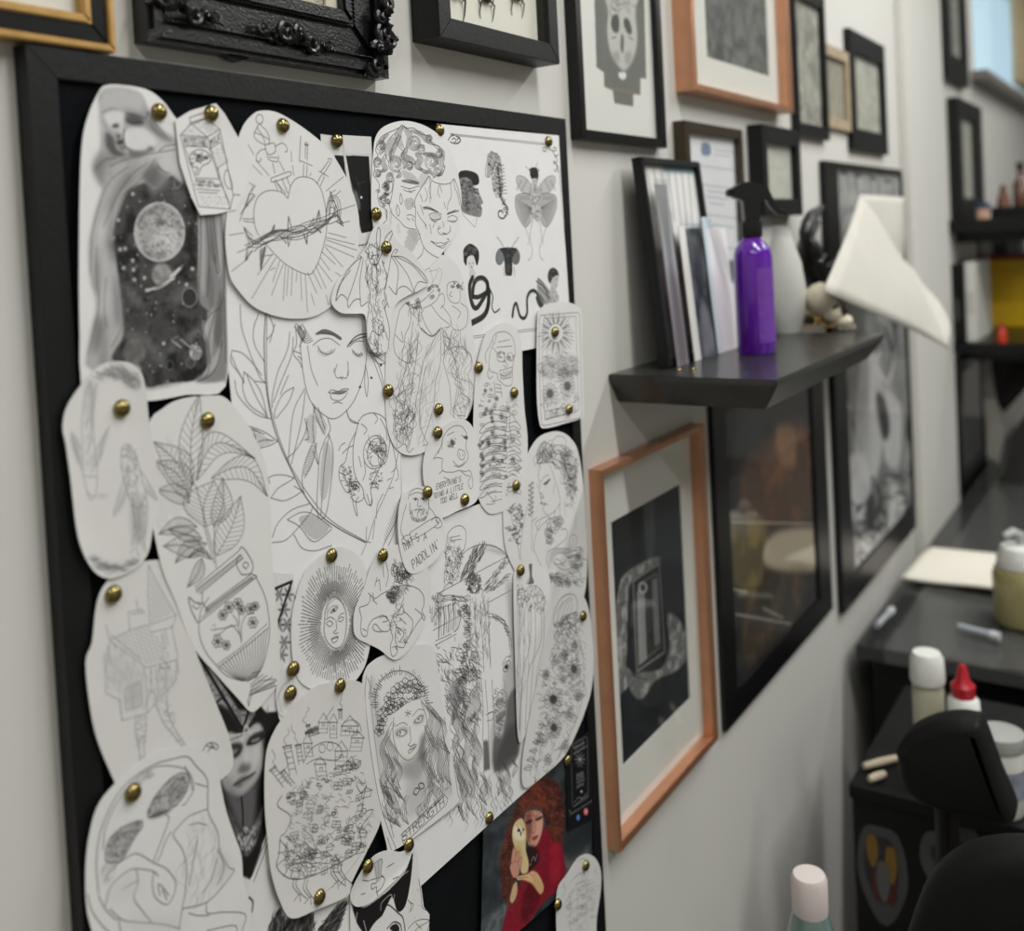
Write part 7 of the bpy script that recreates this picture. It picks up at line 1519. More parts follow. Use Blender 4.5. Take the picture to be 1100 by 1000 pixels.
# sleeved prints standing in front, each a thing
def sleeve(label, pxb, pxt, wpx, tone, kind, film=True):
    """pxb: foot left corner in the photo; pxt: top left corner; wpx: right foot corner"""
    f0 = atz(*pxb, TOP); f1 = atz(*wpx, TOP)
    ww = max(0.03, f1.x - f0.x)
    t0 = atx(pxt[0], pxt[1], f0.x)
    if f0.x < xR: t0.y = min(t0.y, foot.y + (t0.z - TOP) * (topc.y - 0.012 - foot.y) / (topc.z - TOP) - 0.0165)
    f0.y = min(f0.y, foot.y - 0.0150) if f0.x < xR else f0.y
    t0.y = max(t0.y, f0.y + 0.004)
    h = math.hypot(t0.z - TOP, t0.y - f0.y)
    M = lean((f0.x + f0.x + ww) / 2, ww, h, 0.002, f0.y, t0.y)
    rt = thing('sleeved_print', label, 'print', M.translation)
    a = Loc(ww, h, tone[0])
    kind(a, tone)
    bm = plate(-ww / 2, ww / 2, 0, h, 0, -0.0012, M); obj('card', bm, a.material('sleeve_card', 0.4), rt)
    if film:
        bm = box(-ww / 2 - 0.002, ww / 2 + 0.002, -0.0022, -0.0016, 0.0, h + 0.006); bm.transform(M)
        obj('plastic_sleeve', bm, glass_mat('clear_sleeve', (245, 247, 248), 0.7, 0.12), rt)
    return rt
def k_hair(a, t):
    for i in range(16): a.line([(5 + i * 6, 100), (30 + i * 2.6, 60), (20 + i * 4 + random.uniform(-8, 8), 0)], 1.6, 140, 0.5)
    a.fill('0 0 100 0 90 45 20 50', t[1], 0.7, 6)
def k_face(a, t):
    a.fill('5 5 95 5 97 92 60 98 8 92', t[1], 1, 4, noise=(128, 130, 132), cell=26); a.fill('20 5 90 5 80 35 50 45 30 30', (176, 172, 180), 0.8, 5); a.fill('30 60 70 60 75 85 35 85', (70, 72, 76), 0.7, 5)
def k_plain(a, t): a.fill('0 0 100 0 100 60 0 70', t[1], 0.6, 10, sm=False)
sleeve('tall grey print in a plastic sleeve foremost at the shelf left end', (716, 394), (676, 200), (727, 391), ((196, 192, 190), (120, 104, 106)), k_hair)
sleeve('narrow white folded print beside the dark portrait print on the shelf', (733, 388), (711, 244), (744, 386), ((232, 231, 226), (214, 212, 205)), k_plain, False)
sleeve('dark grey portrait print in a sleeve standing mid stack on the shelf', (744, 386), (728, 246), (768, 381), ((120, 120, 124), (48, 50, 54)), k_face)
sleeve('pale bluish card standing behind the white card on the shelf', (762, 380), (742, 234), (778, 377), ((206, 222, 230), (212, 220, 224)), k_plain, False)
sleeve('white card leaning between the dark portrait print and spray bottle', (768, 379), (752, 246), (797, 373), ((240, 238, 240), (234, 226, 230)), k_plain, False)
# certificate in a dark gold-edged frame, standing on the shelf against the wall
y = -0.016
x0, x1 = at(738, 200, y).x, at(800, 200, y).x; z1 = at(735, 129, y).z
def cert_print(rect, y):
    a = Art(rect, y, (224, 226, 228), 1200)
    a.fill('754 154 762 155 763 166 754 166', (96, 112, 140), 0.8, 1.2)
    for yy, xa, xb in ((161, 767, 788), (166, 767, 784), (178, 752, 792), (198, 752, 790), (205, 760, 780), (211, 758, 784), (218, 762, 778), (229, 748, 795), (240, 755, 788), (262, 750, 790), (285, 750, 790)):
        a.line([(xa, yy), (xb, yy + (xb - xa) * 0.13)], 2.0, (150, 156, 166), 0.7, sm=False)
    a.fill(a.ell(785, 292, 4.5, 13), (70, 72, 76), 0.8, 1.5)
    return a.material('certificate_paper')
CF = frame('certificate_frame', 'framed white certificate in a dark gold-lined frame standing behind the spray bottle', 'certificate', x0, x1, TOP, z1, 0.016, (0.016, 0.016, 0.016, 0.014), mat('dark_bronze', (58, 48, 34), 0.4, metal=0.3), ys=-0.0005, recess=0.004, print_m=cert_print)

# purple spray bottle
sb = atz(817, 379, TOP); mpp = (sb - CAM).dot(ROT.col[2]) / FPX       # metres per pixel at the bottle
R = 20.5 * mpp; HB = 124 * mpp
base = Vector((sb.x, sb.y + R * 0.2, TOP))
SPB = thing('spray_bottle', 'purple transparent spray bottle with black trigger head standing on the shelf', 'spray bottle', base)
MT = Matrix.Translation(base)
PURPLE = mat('purple_plastic', (112, 28, 184), 0.16, coat=0.5, trans=0.35)
prof = [(0, 0), (R * 0.92, 0.0), (R, R * 0.1), (R, HB * 0.80), (R * 0.97, HB * 0.86), (R * 0.86, HB * 0.92), (R * 0.62, HB * 0.97), (R * 0.48, HB), (0, HB)]
obj('bottle_body', lathe(bmesh.new(), prof, 40, MT, cap=False), PURPLE, SPB, smooth=True)
lw = R * 1.004   # wrap-round label, a slightly greyer purple sheet on the right flank
bm = bmesh.new(); rows = []
for zz in (HB * 0.1, HB * 0.74):
    rows.append([bm.verts.new((base.x + lw * math.cos(a), base.y + lw * math.sin(a), TOP + zz)) for a in np.linspace(math.radians(-150), math.radians(-60), 16)])
for i in range(15): bm.faces.new((rows[0][i], rows[0][i + 1], rows[1][i + 1], rows[1][i]))
obj('bottle_label', bm, mat('purple_label', (120, 66, 172), 0.35, noise=0.3, nscale=150), SPB, smooth=True)
SPK = mat('spray_black', (18, 18, 20), 0.35)
H0 = HB; cr = R * 0.5
obj('collar', lathe(bmesh.new(), [(0, H0), (cr, H0), (cr * 1.12, H0 + 2 * mpp), (cr * 1.12, H0 + 17 * mpp), (cr * 0.8, H0 + 19 * mpp), (0, H0 + 19 * mpp)], 24, MT, cap=False), SPK, SPB, smooth=True)
# trigger head in the plane facing the camera: nozzle to the left, lever to the right
rt3 = ROT.col[0].normalized()
rt2 = Vector((rt3.x, rt3.y, 0)).normalized(); nr = Vector((-rt2.y, rt2.x, 0))
def hp(u, v): return base + rt2 * (u * mpp) + Vector((0, 0, H0 + v * mpp))
def extr(poly, half, bev=0.0012):
    bm = prism(bmesh.new(), [hp(u, v) - nr * half for u, v in poly], nr * 2 * half)
    bmesh.ops.recalc_face_normals(bm, faces=bm.faces[:]); bmesh.ops.bevel(bm, geom=bm.edges[:], offset=bev, segments=2, affect='EDGES'); return bm
obj('spray_head', extr([(-8, 18), (8, 18), (9, 36), (20, 44), (19, 52), (10, 57), (0, 60), (-10, 59), (-20, 54), (-20, 44), (-9, 40)], 9 * mpp), SPK, SPB)
obj('nozzle', extr([(-19, 45), (-25, 45), (-25, 53), (-19, 53)], 6 * mpp), SPK, SPB)
obj('trigger', extr([(10, 48), (20, 50), (25, 38), (31, 28), (38, 25), (38, 21), (28, 23), (20, 32), (15, 42)], 5 * mpp), SPK, SPB)

# cat-like skull
def vpix(px, py, yy): return at(px, py, yy)
BONE = mat('bone', (214, 206, 182), 0.6, noise=0.25, nscale=60, bump=0.2)
sk = at(884, 322, -0.10); SKL = thing('animal_skull', 'small cream animal skull sitting on the shelf below the black hand', 'skull', (sk.x, sk.y, TOP))
mp2 = (sk - CAM).dot(ROT.col[2]) / FPX
def skp(u, v, w=0.0): return Vector((sk.x, sk.y, TOP)) + rt2 * (u * mp2) + Vector((0, 0, v * mp2)) - nr * (-w * mp2)
bm = blob(bmesh.new(), skp(-2, 33), (20 * mp2, 19 * mp2, 19 * mp2)); blob(bm, skp(10, 18), (17 * mp2, 13 * mp2, 12 * mp2)); obj('cranium', bm, BONE, SKL, smooth=True)
bm = blob(bmesh.new(), skp(20, 9), (15 * mp2, 11 * mp2, 8 * mp2)); obj('jaw', bm, BONE, SKL, smooth=True)
for u, v in ((8, 26), (20, 22)):
    obj('eye_socket', blob(bmesh.new(), skp(u, v, -10), (5.5 * mp2, 4 * mp2, 6 * mp2)), mat('socket_dark', (44, 38, 30), 0.9), SKL, smooth=True)
bm = bmesh.new()
for i in range(5): lathe(bm, [(0.0016, 0), (0.0012, 0.004), (0, 0.008)], 6, Matrix.Translation(skp(14 + i * 4, 1.0, -9 + i * 0.5)))
obj('teeth', bm, BONE, SKL)

# black mannequin hand: palm, four curled fingers and a thumb grown as one skin
hb = at(872, 330, -0.05)
HND = bpy.data.meshes.new('mannequin_hand'); hv, he, hr = [], [], []
hz = (hb - CAM).dot(ROT.col[2]) / FPX
def hpt(px, py, dy=0.0):
    p = at(px, py, -0.05); q = p - hb; return (q.x, q.y + dy, q.z)
def chain(pts, rad, start=None):
    prev = start
    for p, r_ in zip(pts, rad):
        hv.append(p); hr.append(r_ * hz); i = len(hv) - 1
        if prev is not None: he.append((prev, i))
        prev = i
    return prev
wrist = chain([hpt(882, 338), hpt(879, 312)], (12, 12))
palm = chain([hpt(872, 292), hpt(867, 270)], (16, 17), 1)
for (a, b, c, e_, rr, dy) in (((858, 262), (855, 249), (859, 240), (865, 234), 6.2, -0.012), ((864, 256), (863, 241), (869, 230), (877, 225), 6.4, -0.004), ((871, 256), (873, 242), (880, 230), (887, 221), 6.2, 0.006), ((877, 262), (881, 251), (885, 243), (888, 236), 5.4, 0.014)):
    chain([hpt(*a, dy), hpt(*b, dy), hpt(*c, dy), hpt(*e_, dy)], (rr + 0.6, rr, rr * 0.9, rr * 0.62), palm)
chain([hpt(880, 292, -0.01), hpt(887, 282, -0.02), hpt(888, 272, -0.024)], (7, 6, 4.2), 2)
HND.from_pydata(hv, he, [])
ho = bpy.data.objects.new('mannequin_hand', HND); COL.objects.link(ho); ho.location = hb; WLOC[ho.name] = hb.copy()
sm_ = ho.modifiers.new('skin', 'SKIN'); sm_.use_smooth_shade = True
for i, r_ in enumerate(hr): HND.skin_vertices[0].data[i].radius = (r_, r_ * 0.8)
HND.skin_vertices[0].data[1].use_root = True
ho.modifiers.new('sub', 'SUBSURF').levels = 1; ho.modifiers['sub'].render_levels = 2
HND.materials.append(mat('hand_black', (22, 22, 24), 0.35)); tag(ho, 'black mannequin hand with raised fingers standing at the back of the shelf', 'hand sculpture')
hp0 = Vector((hb.x, hb.y, TOP))
obj('hand_base', lathe(bmesh.new(), [(0, 0), (0.02, 0), (0.02, 0.004), (0.012, 0.012), (0.0, 0.012)], 24, Matrix.Translation(hp0), cap=False), MATS['hand_black'], ho, smooth=True)

# pale grey ceramic vase behind the bottle
vb = atz(842, 357, TOP); vz = (vb - CAM).dot(ROT.col[2]) / FPX; vb.y = min(vb.y, -0.055)
VS = thing('ceramic_vase', 'pale grey ceramic vase half hidden behind the purple spray bottle', 'vase', (vb.x, vb.y, TOP))
pr = [(0, 0), (15, 0), (21, 20), (23, 45), (19, 75), (11, 100), (9, 108), (11, 114), (8, 114), (7, 104), (0, 98)]
obj('vase_body', lathe(bmesh.new(), [(a_ * vz, b_ * vz) for a_, b_ in pr], 32, Matrix.Translation((vb.x, vb.y, TOP)), cap=False), mat('grey_ceramic', (196, 197, 190), 0.4), VS, smooth=True)

# spectacles with gilt frames lying by the skull
g0 = atz(868, 352, TOP + 0.006); gz = (g0 - CAM).dot(ROT.col[2]) / FPX
GL = thing('spectacles', 'folded gilt spectacles lying on the shelf in front of the skull', 'glasses', (g0.x, g0.y, TOP))
for k_ in (0, 1):
    c_ = Vector((g0.x, g0.y, TOP + 0.016)) + rt2 * (k_ * 22 * gz) - Vector((0, 0.0, 0.0))
    pts = [c_ + rt2 * (9 * gz * math.cos(t)) + Vector((0, 0, 7 * gz * math.sin(t))) + nr * (3 * gz * math.sin(t)) for t in np.linspace(0, 2 * math.pi, 21)]
    obj('lens_rim', tube(bmesh.new(), pts, 0.0013, 6), GOLD, GL, smooth=True)
    bm = bmesh.new(); vs_ = [bm.verts.new(p) for p in pts[:-1]]; bm.faces.new(vs_); obj('lens', bm, glass_mat('lens_glass', (230, 225, 215), 1.3), GL)
    q_ = c_ + rt2 * ((9 if k_ else -9) * gz)
    obj('temple', tube(bmesh.new(), [q_, q_ + nr * 0.02 + Vector((0, 0, -0.004)), q_ + nr * 0.045 + rt2 * (-0.02 if k_ else 0.02) + Vector((0, 0, -0.012))], 0.0012, 6), GOLD, GL, smooth=True)
obj('bridge', tube(bmesh.new(), [Vector((g0.x, g0.y, TOP + 0.016)) + rt2 * (u * gz) + Vector((0, 0, (3 if u == 11 else 1) * gz)) for u in (9, 11, 13)], 0.0012, 6), GOLD, GL, smooth=True)
# two tiny brass screws near the shelf corner
for n_, (px, py, lb) in enumerate(((729, 397, 'small brass stud lying nearest the left edge of the shelf'), (744, 397, 'small brass stud lying second from the left on the shelf'))):
    p = atz(px, py, TOP)
    st = thing('brass_stud', lb, 'stud', p, 'brass studs on the shelf')
    obj('stud_head', lathe(bmesh.new(), [(0.0035, 0.0), (0.0032, 0.0015), (0.0018, 0.0026), (0, 0.003)], 14, Matrix.Translation(p)), BRASS, st, smooth=True)

# white paper towel draped over the shelf's far end
TW = mat('paper_towel', (200, 198, 189), 0.85, noise=0.05, nscale=20, bump=0.25, bscale=350)
TWO = thing('paper_towel', 'white folded paper towel standing in a peak on the far end of the shelf', 'paper towel', atz(950, 362, TOP))
def sheet(name, pts, yA, nu=12, parent=TWO, thick=0.0012, bulge=0.012, ph=0.0):
    """a folded sheet spanned by four photo corners, each with its own distance from the wall"""
    P = [at(px, py, yy) for px, py, yy in pts]
    bm = bmesh.new(); g = []
    for i in range(nu + 1):
        u = i / nu; row = []
        for j in range(nu + 1):
            v_ = j / nu
            p = (P[0] * (1 - u) + P[1] * u) * (1 - v_) + (P[3] * (1 - u) + P[2] * u) * v_
            p = p + Vector((-0.25, -1, 0.0)) * (bulge * math.sin(math.pi * u) * math.sin(math.pi * v_ * 0.9 + 0.2) + 0.002 * math.sin(7 * u + 4 * v_ + ph))
            row.append(bm.verts.new(p))
        g.append(row)
    for i in range(nu):
        for j in range(nu): bm.faces.new((g[i][j], g[i + 1][j], g[i + 1][j + 1], g[i][j + 1]))
    o = obj(name, bm, TW, parent, smooth=True)
    so = o.modifiers.new('solid', 'SOLIDIFY'); so.thickness = thick
    return o
sheet('towel_layer', [(925, 209, -0.06), (971, 212, -0.05), (972, 300, -0.06), (900, 310, -0.07)], 0)
sheet('towel_layer', [(924, 210, -0.065), (972, 282, -0.09), (1021, 374, -0.17), (886, 312, -0.13)], 0, bulge=0.018)
sheet('towel_layer', [(972, 280, -0.088), (1003, 318, -0.13), (1021, 342, -0.16), (1020, 376, -0.172)], 0, bulge=0.004)
# ------------------------------------------------------------------ work bench at the right
BLK = mat('black_laminate', (11, 12, 13), 0.5, noise=0.2, nscale=30, spec=0.25)
dl = at(905, 690, 0.0); DZ = dl.z
DX0 = dl.x; DX1 = DX0 + 2.3; DY = -0.62
DK = thing('work_bench', 'long black work bench against the wall wrapped in clear film', 'workbench', ((DX0 + DX1) / 2, 0, 0))
obj('bench_top', box(DX0, DX1, DY, -0.022, DZ - 0.025, DZ, 0.002), mat('bench_black', (44, 46, 46), 0.26, noise=0.4, nscale=9, coat=0.2), DK)
obj('cabinet_body', box(DX0 + 0.02, DX1, DY + 0.03, -0.045, 0.05, DZ - 0.0255, 0.004), BLK, DK)
obj('plinth', box(DX0 + 0.05, DX1, DY + 0.08, -0.06, 0.0, 0.0495), BLK, DK)
FILM = mat('cling_film', (168, 168, 165), 0.2, coat=0.3, bump=1.0, bscale=22); FILM.node_tree.nodes['Principled BSDF'].inputs['Alpha'].default_value = 0.15
# clear film stretched over the top: wrinkled sheet
bm = bmesh.new(); nx, ny = 44, 30; g = []
for i in range(nx + 1):
    row = []
    for j in range(ny + 1):
        x = DX0 - 0.004 + 1.5 * i / nx; yv = DY - 0.004 + (0.55) * j / ny
        z = DZ + 0.0025 + 0.006 * (math.sin(i * 1.7 + j * 0.6) * math.sin(j * 1.1 - i * 0.35)) ** 2 + random.uniform(0, 0.0018)
        row.append(bm.verts.new((x, yv, z)))
    g.append(row)
for i in range(nx):
    for j in range(ny): bm.faces.new((g[i][j], g[i + 1][j], g[i + 1][j + 1], g[i][j + 1]))
lo = [bm.verts.new((v.co.x, v.co.y, DZ - 0.022)) for v in g[0]]
for j in range(ny): bm.faces.new((g[0][j], lo[j], lo[j + 1], g[0][j + 1]))
obj('plastic_film', bm, FILM, DK, smooth=True)
# cream cloth, folded, lying on the bench
tz = DZ + 0.0105
c4 = [atz(1000, 592, tz), atz(1080, 600, tz), atz(1082, 640, tz), atz(968, 622, tz)]
bm = bmesh.new(); g = []
for i in range(15):
    row = []
    for j in range(15):
        u, v = i / 14, j / 14
        p = (c4[0] * (1 - u) + c4[1] * u) * (1 - v) + (c4[3] * (1 - u) + c4[2] * u) * v
        row.append(bm.verts.new((p.x, p.y, tz + 0.010 + 0.004 * math.sin(4 * u + 1) * math.sin(5 * v))))
    g.append(row)
for i in range(14):
    for j in range(14): bm.faces.new((g[i][j], g[i + 1][j], g[i + 1][j + 1], g[i][j + 1]))
cl = obj('folded_cloth', bm, mat('cream_cloth', (234, 229, 216), 0.9, bump=0.3, bscale=300), None, smooth=True, origin=(c4[0].x, c4[0].y, tz))
so = cl.modifiers.new('s', 'SOLIDIFY'); so.thickness = 0.006; so.offset = -1
tag(cl, 'folded cream paper towel lying on the film-wrapped bench', 'paper towel')
def mppx(p): return (p - CAM).dot(ROT.col[2]) / FPX
# soap bottle at the right edge
b0 = atz(1100, 668, tz); m_ = mppx(b0); MB = Matrix.Translation(b0)
SP = thing('soap_bottle', 'squat bottle of yellow-green soap with white top on the bench', 'bottle', b0)
obj('bottle_body', lathe(bmesh.new(), [(0, 0), (27 * m_, 0), (30 * m_, 4 * m_), (30 * m_, 52 * m_), (27 * m_, 60 * m_), (0, 61 * m_)], 32, MB, cap=False), mat('yellow_soap', (182, 174, 120), 0.2, coat=0.5, trans=0.25), SP, smooth=True)
obj('bottle_cap', lathe(bmesh.new(), [(0, 61 * m_), (25 * m_, 61 * m_), (25 * m_, 70 * m_), (20 * m_, 82 * m_), (8 * m_, 84 * m_), (0, 84 * m_)], 28, MB, cap=False), mat('white_plastic', (226, 228, 222), 0.4), SP, smooth=True)
t0 = b0 + Vector((0, 0, 84 * m_))
obj('pump_spout', tube(bmesh.new(), [t0, t0 + Vector((0, 0, 10 * m_)), t0 + Vector((0, 0, 14 * m_)) - rt2 * (8 * m_), t0 + Vector((0, 0, 10 * m_)) - rt2 * (17 * m_)], [5 * m_, 5 * m_, 5 * m_, 4 * m_], 10), mat('clear_grey', (176, 178, 178), 0.25), SP, smooth=True)
# clear tubes lying on the film
for n_, (p0, p1, rr, lb) in enumerate((((942, 672), (958, 655), 3.5, 'short clear tube lying at the left corner of the bench'), ((1030, 673), (1074, 684), 3.8, 'long clear tube lying near the front edge of the bench'))):
    a_, b_ = atz(*p0, tz + 0.007), atz(*p1, tz + 0.007); mm = mppx(a_); dd = (b_ - a_)
    tb = thing('clear_tube', lb, 'tube', (a_.x, a_.y, tz), 'clear tubes on the bench')
    obj('barrel', tube(bmesh.new(), [a_, a_ + dd * 0.78], rr * mm, 10), mat('tube_plastic', (170, 176, 180), 0.2, coat=0.4), tb, smooth=True)
    obj('tip', tube(bmesh.new(), [a_ + dd * 0.78, b_], [rr * 1.25 * mm, rr * 1.2 * mm], 10), mat('tube_tip', (206, 208, 210), 0.25), tb, smooth=True)
# trolley with bottles in front of the bench end
TZ = 0.735
TX0, TX1 = 1.36, 1.70
TY1 = atx(914, 860, TX0).y; TY0 = TY1 - 0.40
TR = thing('trolley', 'closed black drawer trolley carrying wash bottles in front of the bench end', 'trolley', ((TX0 + TX1) / 2, (TY0 + TY1) / 2, 0))
obj('cabinet_body', box(TX0, TX1, TY0, TY1, 0.06, TZ - 0.0205, 0.006), BLK, TR)
obj('tray', box(TX0 - 0.004, TX1, TY0 - 0.004, TY1 + 0.002, TZ - 0.02, TZ, 0.004), BLK, TR)
for k_ in range(3):
    dr = obj('drawer', box(TX0 + 0.02, TX1 - 0.02, TY0 - 0.014, TY0 - 0.0005, 0.09 + k_ * 0.21, 0.28 + k_ * 0.21, 0.004), BLK, TR)
    obj('handle', box(TX0 + 0.1, TX1 - 0.1, TY0 - 0.03, TY0 - 0.0145, 0.24 + k_ * 0.21, 0.252 + k_ * 0.21, 0.003), STEEL, dr)
for x_ in (TX0 + 0.04, TX1 - 0.04):
    for y_ in (TY0 + 0.04, TY1 - 0.04):
        obj('caster', lathe(bmesh.new(), [(0.0, -0.012), (0.027, -0.01), (0.027, 0.01), (0.0, 0.012)], 16, Matrix.Translation((x_, y_, 0.0275)) @ Matrix.Rotation(math.pi / 2, 4, 'X'), cap=False), BLK, TR)
# stickers on the end of the cabinet
ex = TX0 - 0.0005
def sticker(px, py, w, h, cols, lb):
    p = atx(px, py, ex)
    s_ = thing('sticker', lb, 'sticker', (ex, p.y, p.z), 'stickers on the trolley end')
    for k_, (du, dv, rw, rh, c) in enumerate(cols):
        bm = bmesh.new(); n = 22
        ring_ = [(ex - 0.0004 - 0.0003 * k_, p.y - (du + rw * math.cos(t)) * w, p.z + (dv + rh * math.sin(t) * (1 + 0.12 * math.sin(3 * t))) * h) for t in np.linspace(0, 2 * math.pi, n, endpoint=False)]
        prism(bm, ring_, (-0.0003, 0, 0)); obj('sticker_patch', bm, mat('sticker_%d_%d_%d' % c, c, 0.45), s_)
sticker(948, 935, 0.055, 0.11, [(0, 0, 0.6, 0.62, (60, 62, 62)), (-0.02, 0.05, 0.42, 0.42, (34, 32, 32)), (-0.22, 0.24, 0.14, 0.2, (110, 84, 30)), (0.22, 0.12, 0.14, 0.24, (110, 84, 30)), (0.2, -0.25, 0.14, 0.14, (66, 20, 24)), (-0.16, -0.18, 0.1, 0.18, (70, 26, 26)), (0.02, -0.1, 0.16, 0.26, (80, 80, 80))], 'oval grey sticker with yellow and red marks on the trolley end')
sticker(1014, 925, 0.05, 0.06, [(0, 0, 0.6, 0.7, (62, 64, 66)), (-0.1, 0.1, 0.22, 0.25, (34, 36, 38)), (0.3, -0.3, 0.2, 0.2, (52, 54, 56))], 'grey skull-like sticker beside the stool on the trolley end')
sticker(1033, 900, 0.034, 0.036, [(0, 0, 0.6, 0.7, (46, 48, 50)), (0.1, 0.05, 0.25, 0.3, (40, 41, 42))], 'small dark grey sticker highest on the trolley end')
WP = mat('white_plastic', (226, 228, 222), 0.4)
def bottle(name, lb, cat, px, py, prof, m_body, cap, m_cap, extra=None, zb=TZ + 0.0004, X=1.45):
    p = atx(px, py, X); b = Vector((X, p.y, zb)); m_ = mppx(p); MB = Matrix.Translation(b)
    o = thing(name, lb, cat, b)
    obj('bottle_body', lathe(bmesh.new(), [(r_ * m_, z_ * m_) for r_, z_ in prof], 28, MB, cap=False), m_body, o, smooth=True)
    obj('bottle_cap', lathe(bmesh.new(), [(r_ * m_, z_ * m_) for r_, z_ in cap], 28, MB, cap=False), m_cap, o, smooth=True)
    return o, b, m_, MB
SB_ = mat('milky_plastic', (196, 192, 168), 0.35, trans=0.2)
o, b, m_, MB = bottle('wash_bottle', 'milky squeeze bottle with a white flip cap on the trolley', 'bottle', 998, 770, [(0, 0), (14, 0), (16, 4), (16, 88), (12, 96), (0, 96)], SB_, [(0, 94), (17, 94), (18, 98), (17, 120), (14, 126), (0, 127)], WP)
o, b, m_, MB = bottle('ink_bottle', 'clear bottle with white collar and red nozzle on the trolley', 'bottle', 1036, 780, [(0, 0), (17, 0), (19, 5), (19, 62), (13, 76), (0, 76)], mat('clear_bottle', (120, 122, 122), 0.15, coat=0.5, trans=0.3), [(0, 76), (16, 76), (17, 80), (16, 96), (12, 100), (0, 100)], WP, X=1.42)
obj('nozzle', lathe(bmesh.new(), [(r_ * m_, z_ * m_) for r_, z_ in [(0, 100), (12, 100), (12.5, 112), (7, 118), (5, 130), (3, 134), (0, 135)]], 24, MB, cap=False), mat('red_plastic', (178, 24, 40), 0.35), o, smooth=True)
o, b, m_, MB = bottle('white_jar', 'white labelled jar with a clear lid on the trolley', 'jar', 1077, 850, [(0, 0), (20, 0), (22, 4), (23, 66), (21, 72), (0, 72)], mat('jar_white', (214, 216, 208), 0.4), [(0, 72), (24, 72), (25, 75), (24, 86), (0, 88)], mat('lid_clear', (200, 204, 198), 0.15, coat=0.5, trans=0.3), X=1.385)
bm = bmesh.new(); rows = []
for zz in (22, 52):
    rows.append([bm.verts.new((b.x + 23.2 * m_ * math.cos(a), b.y + 23.2 * m_ * math.sin(a), b.z + zz * m_)) for a in np.linspace(math.radians(120), math.radians(285), 16)])
for i in range(15): bm.faces.new((rows[0][i], rows[0][i + 1], rows[1][i + 1], rows[1][i]))
obj('jar_label', bm, mat('label_grey', (150, 154, 172), 0.5, noise=0.35, nscale=90), o, smooth=True)
for n_, (p0, p1, rr, lb) in enumerate((((928, 823), (964, 814), 4.2, 'longer cream cotton roll lying at the left end of the trolley tray'), ((934, 837), (950, 831), 4.4, 'shorter cream cotton roll lying at the left end of the trolley tray'))):
    a_, b_ = atz(*p0, TZ + 0.0065), atz(*p1, TZ + 0.0065)
    rl = obj('cotton_roll', tube(bmesh.new(), [a_, a_ * 0.5 + b_ * 0.5 + Vector((0, 0, 0.0003)), b_], [rr * mppx(a_) * 0.8, rr * mppx(a_), rr * mppx(a_) * 0.8], 12), mat('cotton', (206, 192, 168), 0.9, bump=0.4), None, smooth=True, origin=(a_.x, a_.y, TZ))
    tag(rl, lb, 'cotton roll', 'cotton rolls on the trolley')
wb = atx(1062, 800, 1.375); wa = Vector((1.375, atx(1070, 860, 1.375).y, TZ + 0.002))
br = thing('brush', 'brown wooden brush handle leaning beside the white jar', 'brush', wa)
obj('handle', tube(bmesh.new(), [wa, wb], [0.005, 0.0035], 10), mat('brown_wood', (96, 52, 30), 0.45, noise=0.3, nscale=60), br, smooth=True)
obj('ferrule', tube(bmesh.new(), [wb, wb + (wb - wa) * 0.15], [0.0045, 0.0045], 10), BRASS, br, smooth=True)

# padded black armrest in front of the trolley
VINYL = mat('black_vinyl', (14, 15, 15), 0.6, bump=0.15, bscale=400, spec=0.25)
def pad(parent, poly, X, th, name='pad', bev=0.014):
    P = [atx(px, py, X) for px, py in spline(T2(poly), True, 3)]
    bm = prism(bmesh.new(), P, (th, 0, 0)); bmesh.ops.recalc_face_normals(bm, faces=bm.faces[:])
    es = [e for e in bm.edges if abs(e.verts[0].co.x - e.verts[1].co.x) < 1e-6]
    bmesh.ops.bevel(bm, geom=es, offset=bev, segments=4, affect='EDGES', profile=0.5)
    return obj(name, bm, VINYL, parent, smooth=True)
ac = atx(1010, 830, 1.2)
AR = thing('armrest', 'black padded armrest on a stand hiding the feet of the bottles', 'armrest', (1.225, ac.y, 0))
pad(AR, '962 808 974 792 998 781 1022 777 1042 779 1053 786 1072 838 1089 880 1078 890 1040 883 1005 874 975 858 964 838', 1.2, 0.05)
obj('post', lathe(bmesh.new(), [(0.013, 0.03), (0.013, ac.z - 0.02)], 14, Matrix.Translation((1.225, ac.y, 0))), BLK, AR)
obj('stand_foot', lathe(bmesh.new(), [(0, 0), (0.10, 0), (0.10, 0.012), (0.03, 0.03), (0, 0.03)], 28, Matrix.Translation((1.225, ac.y, 0)), cap=False), BLK, AR)
cc = atx(1085, 980, 0.98)
CH = thing('swivel_chair', 'black upholstered swivel chair with a round back at the lower right corner', 'chair', (1.01, cc.y, 0))
pad(CH, '968 1030 975 998 990 962 1012 938 1045 923 1085 919 1130 925 1160 950 1180 1000 1180 1060 1140 1100 1010 1100 975 1070', 0.98, 0.055, 'backrest', 0.02)
obj('back_post', box(1.0, 1.02, cc.y - 0.02, cc.y + 0.02, 0.46, cc.z - 0.06), BLK, CH)
obj('seat', lathe(bmesh.new(), [(0, 0.455), (0.17, 0.455), (0.19, 0.475), (0.18, 0.505), (0.1, 0.52), (0, 0.52)], 32, Matrix.Translation((0.78, cc.y, 0)), cap=False), VINYL, CH, smooth=True)
obj('back_bracket', box(0.78, 1.02, cc.y - 0.025, cc.y + 0.025, 0.44, 0.4545), BLK, CH)
obj('gas_column', lathe(bmesh.new(), [(0.02, 0.08), (0.02, 0.4395)], 16, Matrix.Translation((0.78, cc.y, 0))), BLK, CH)
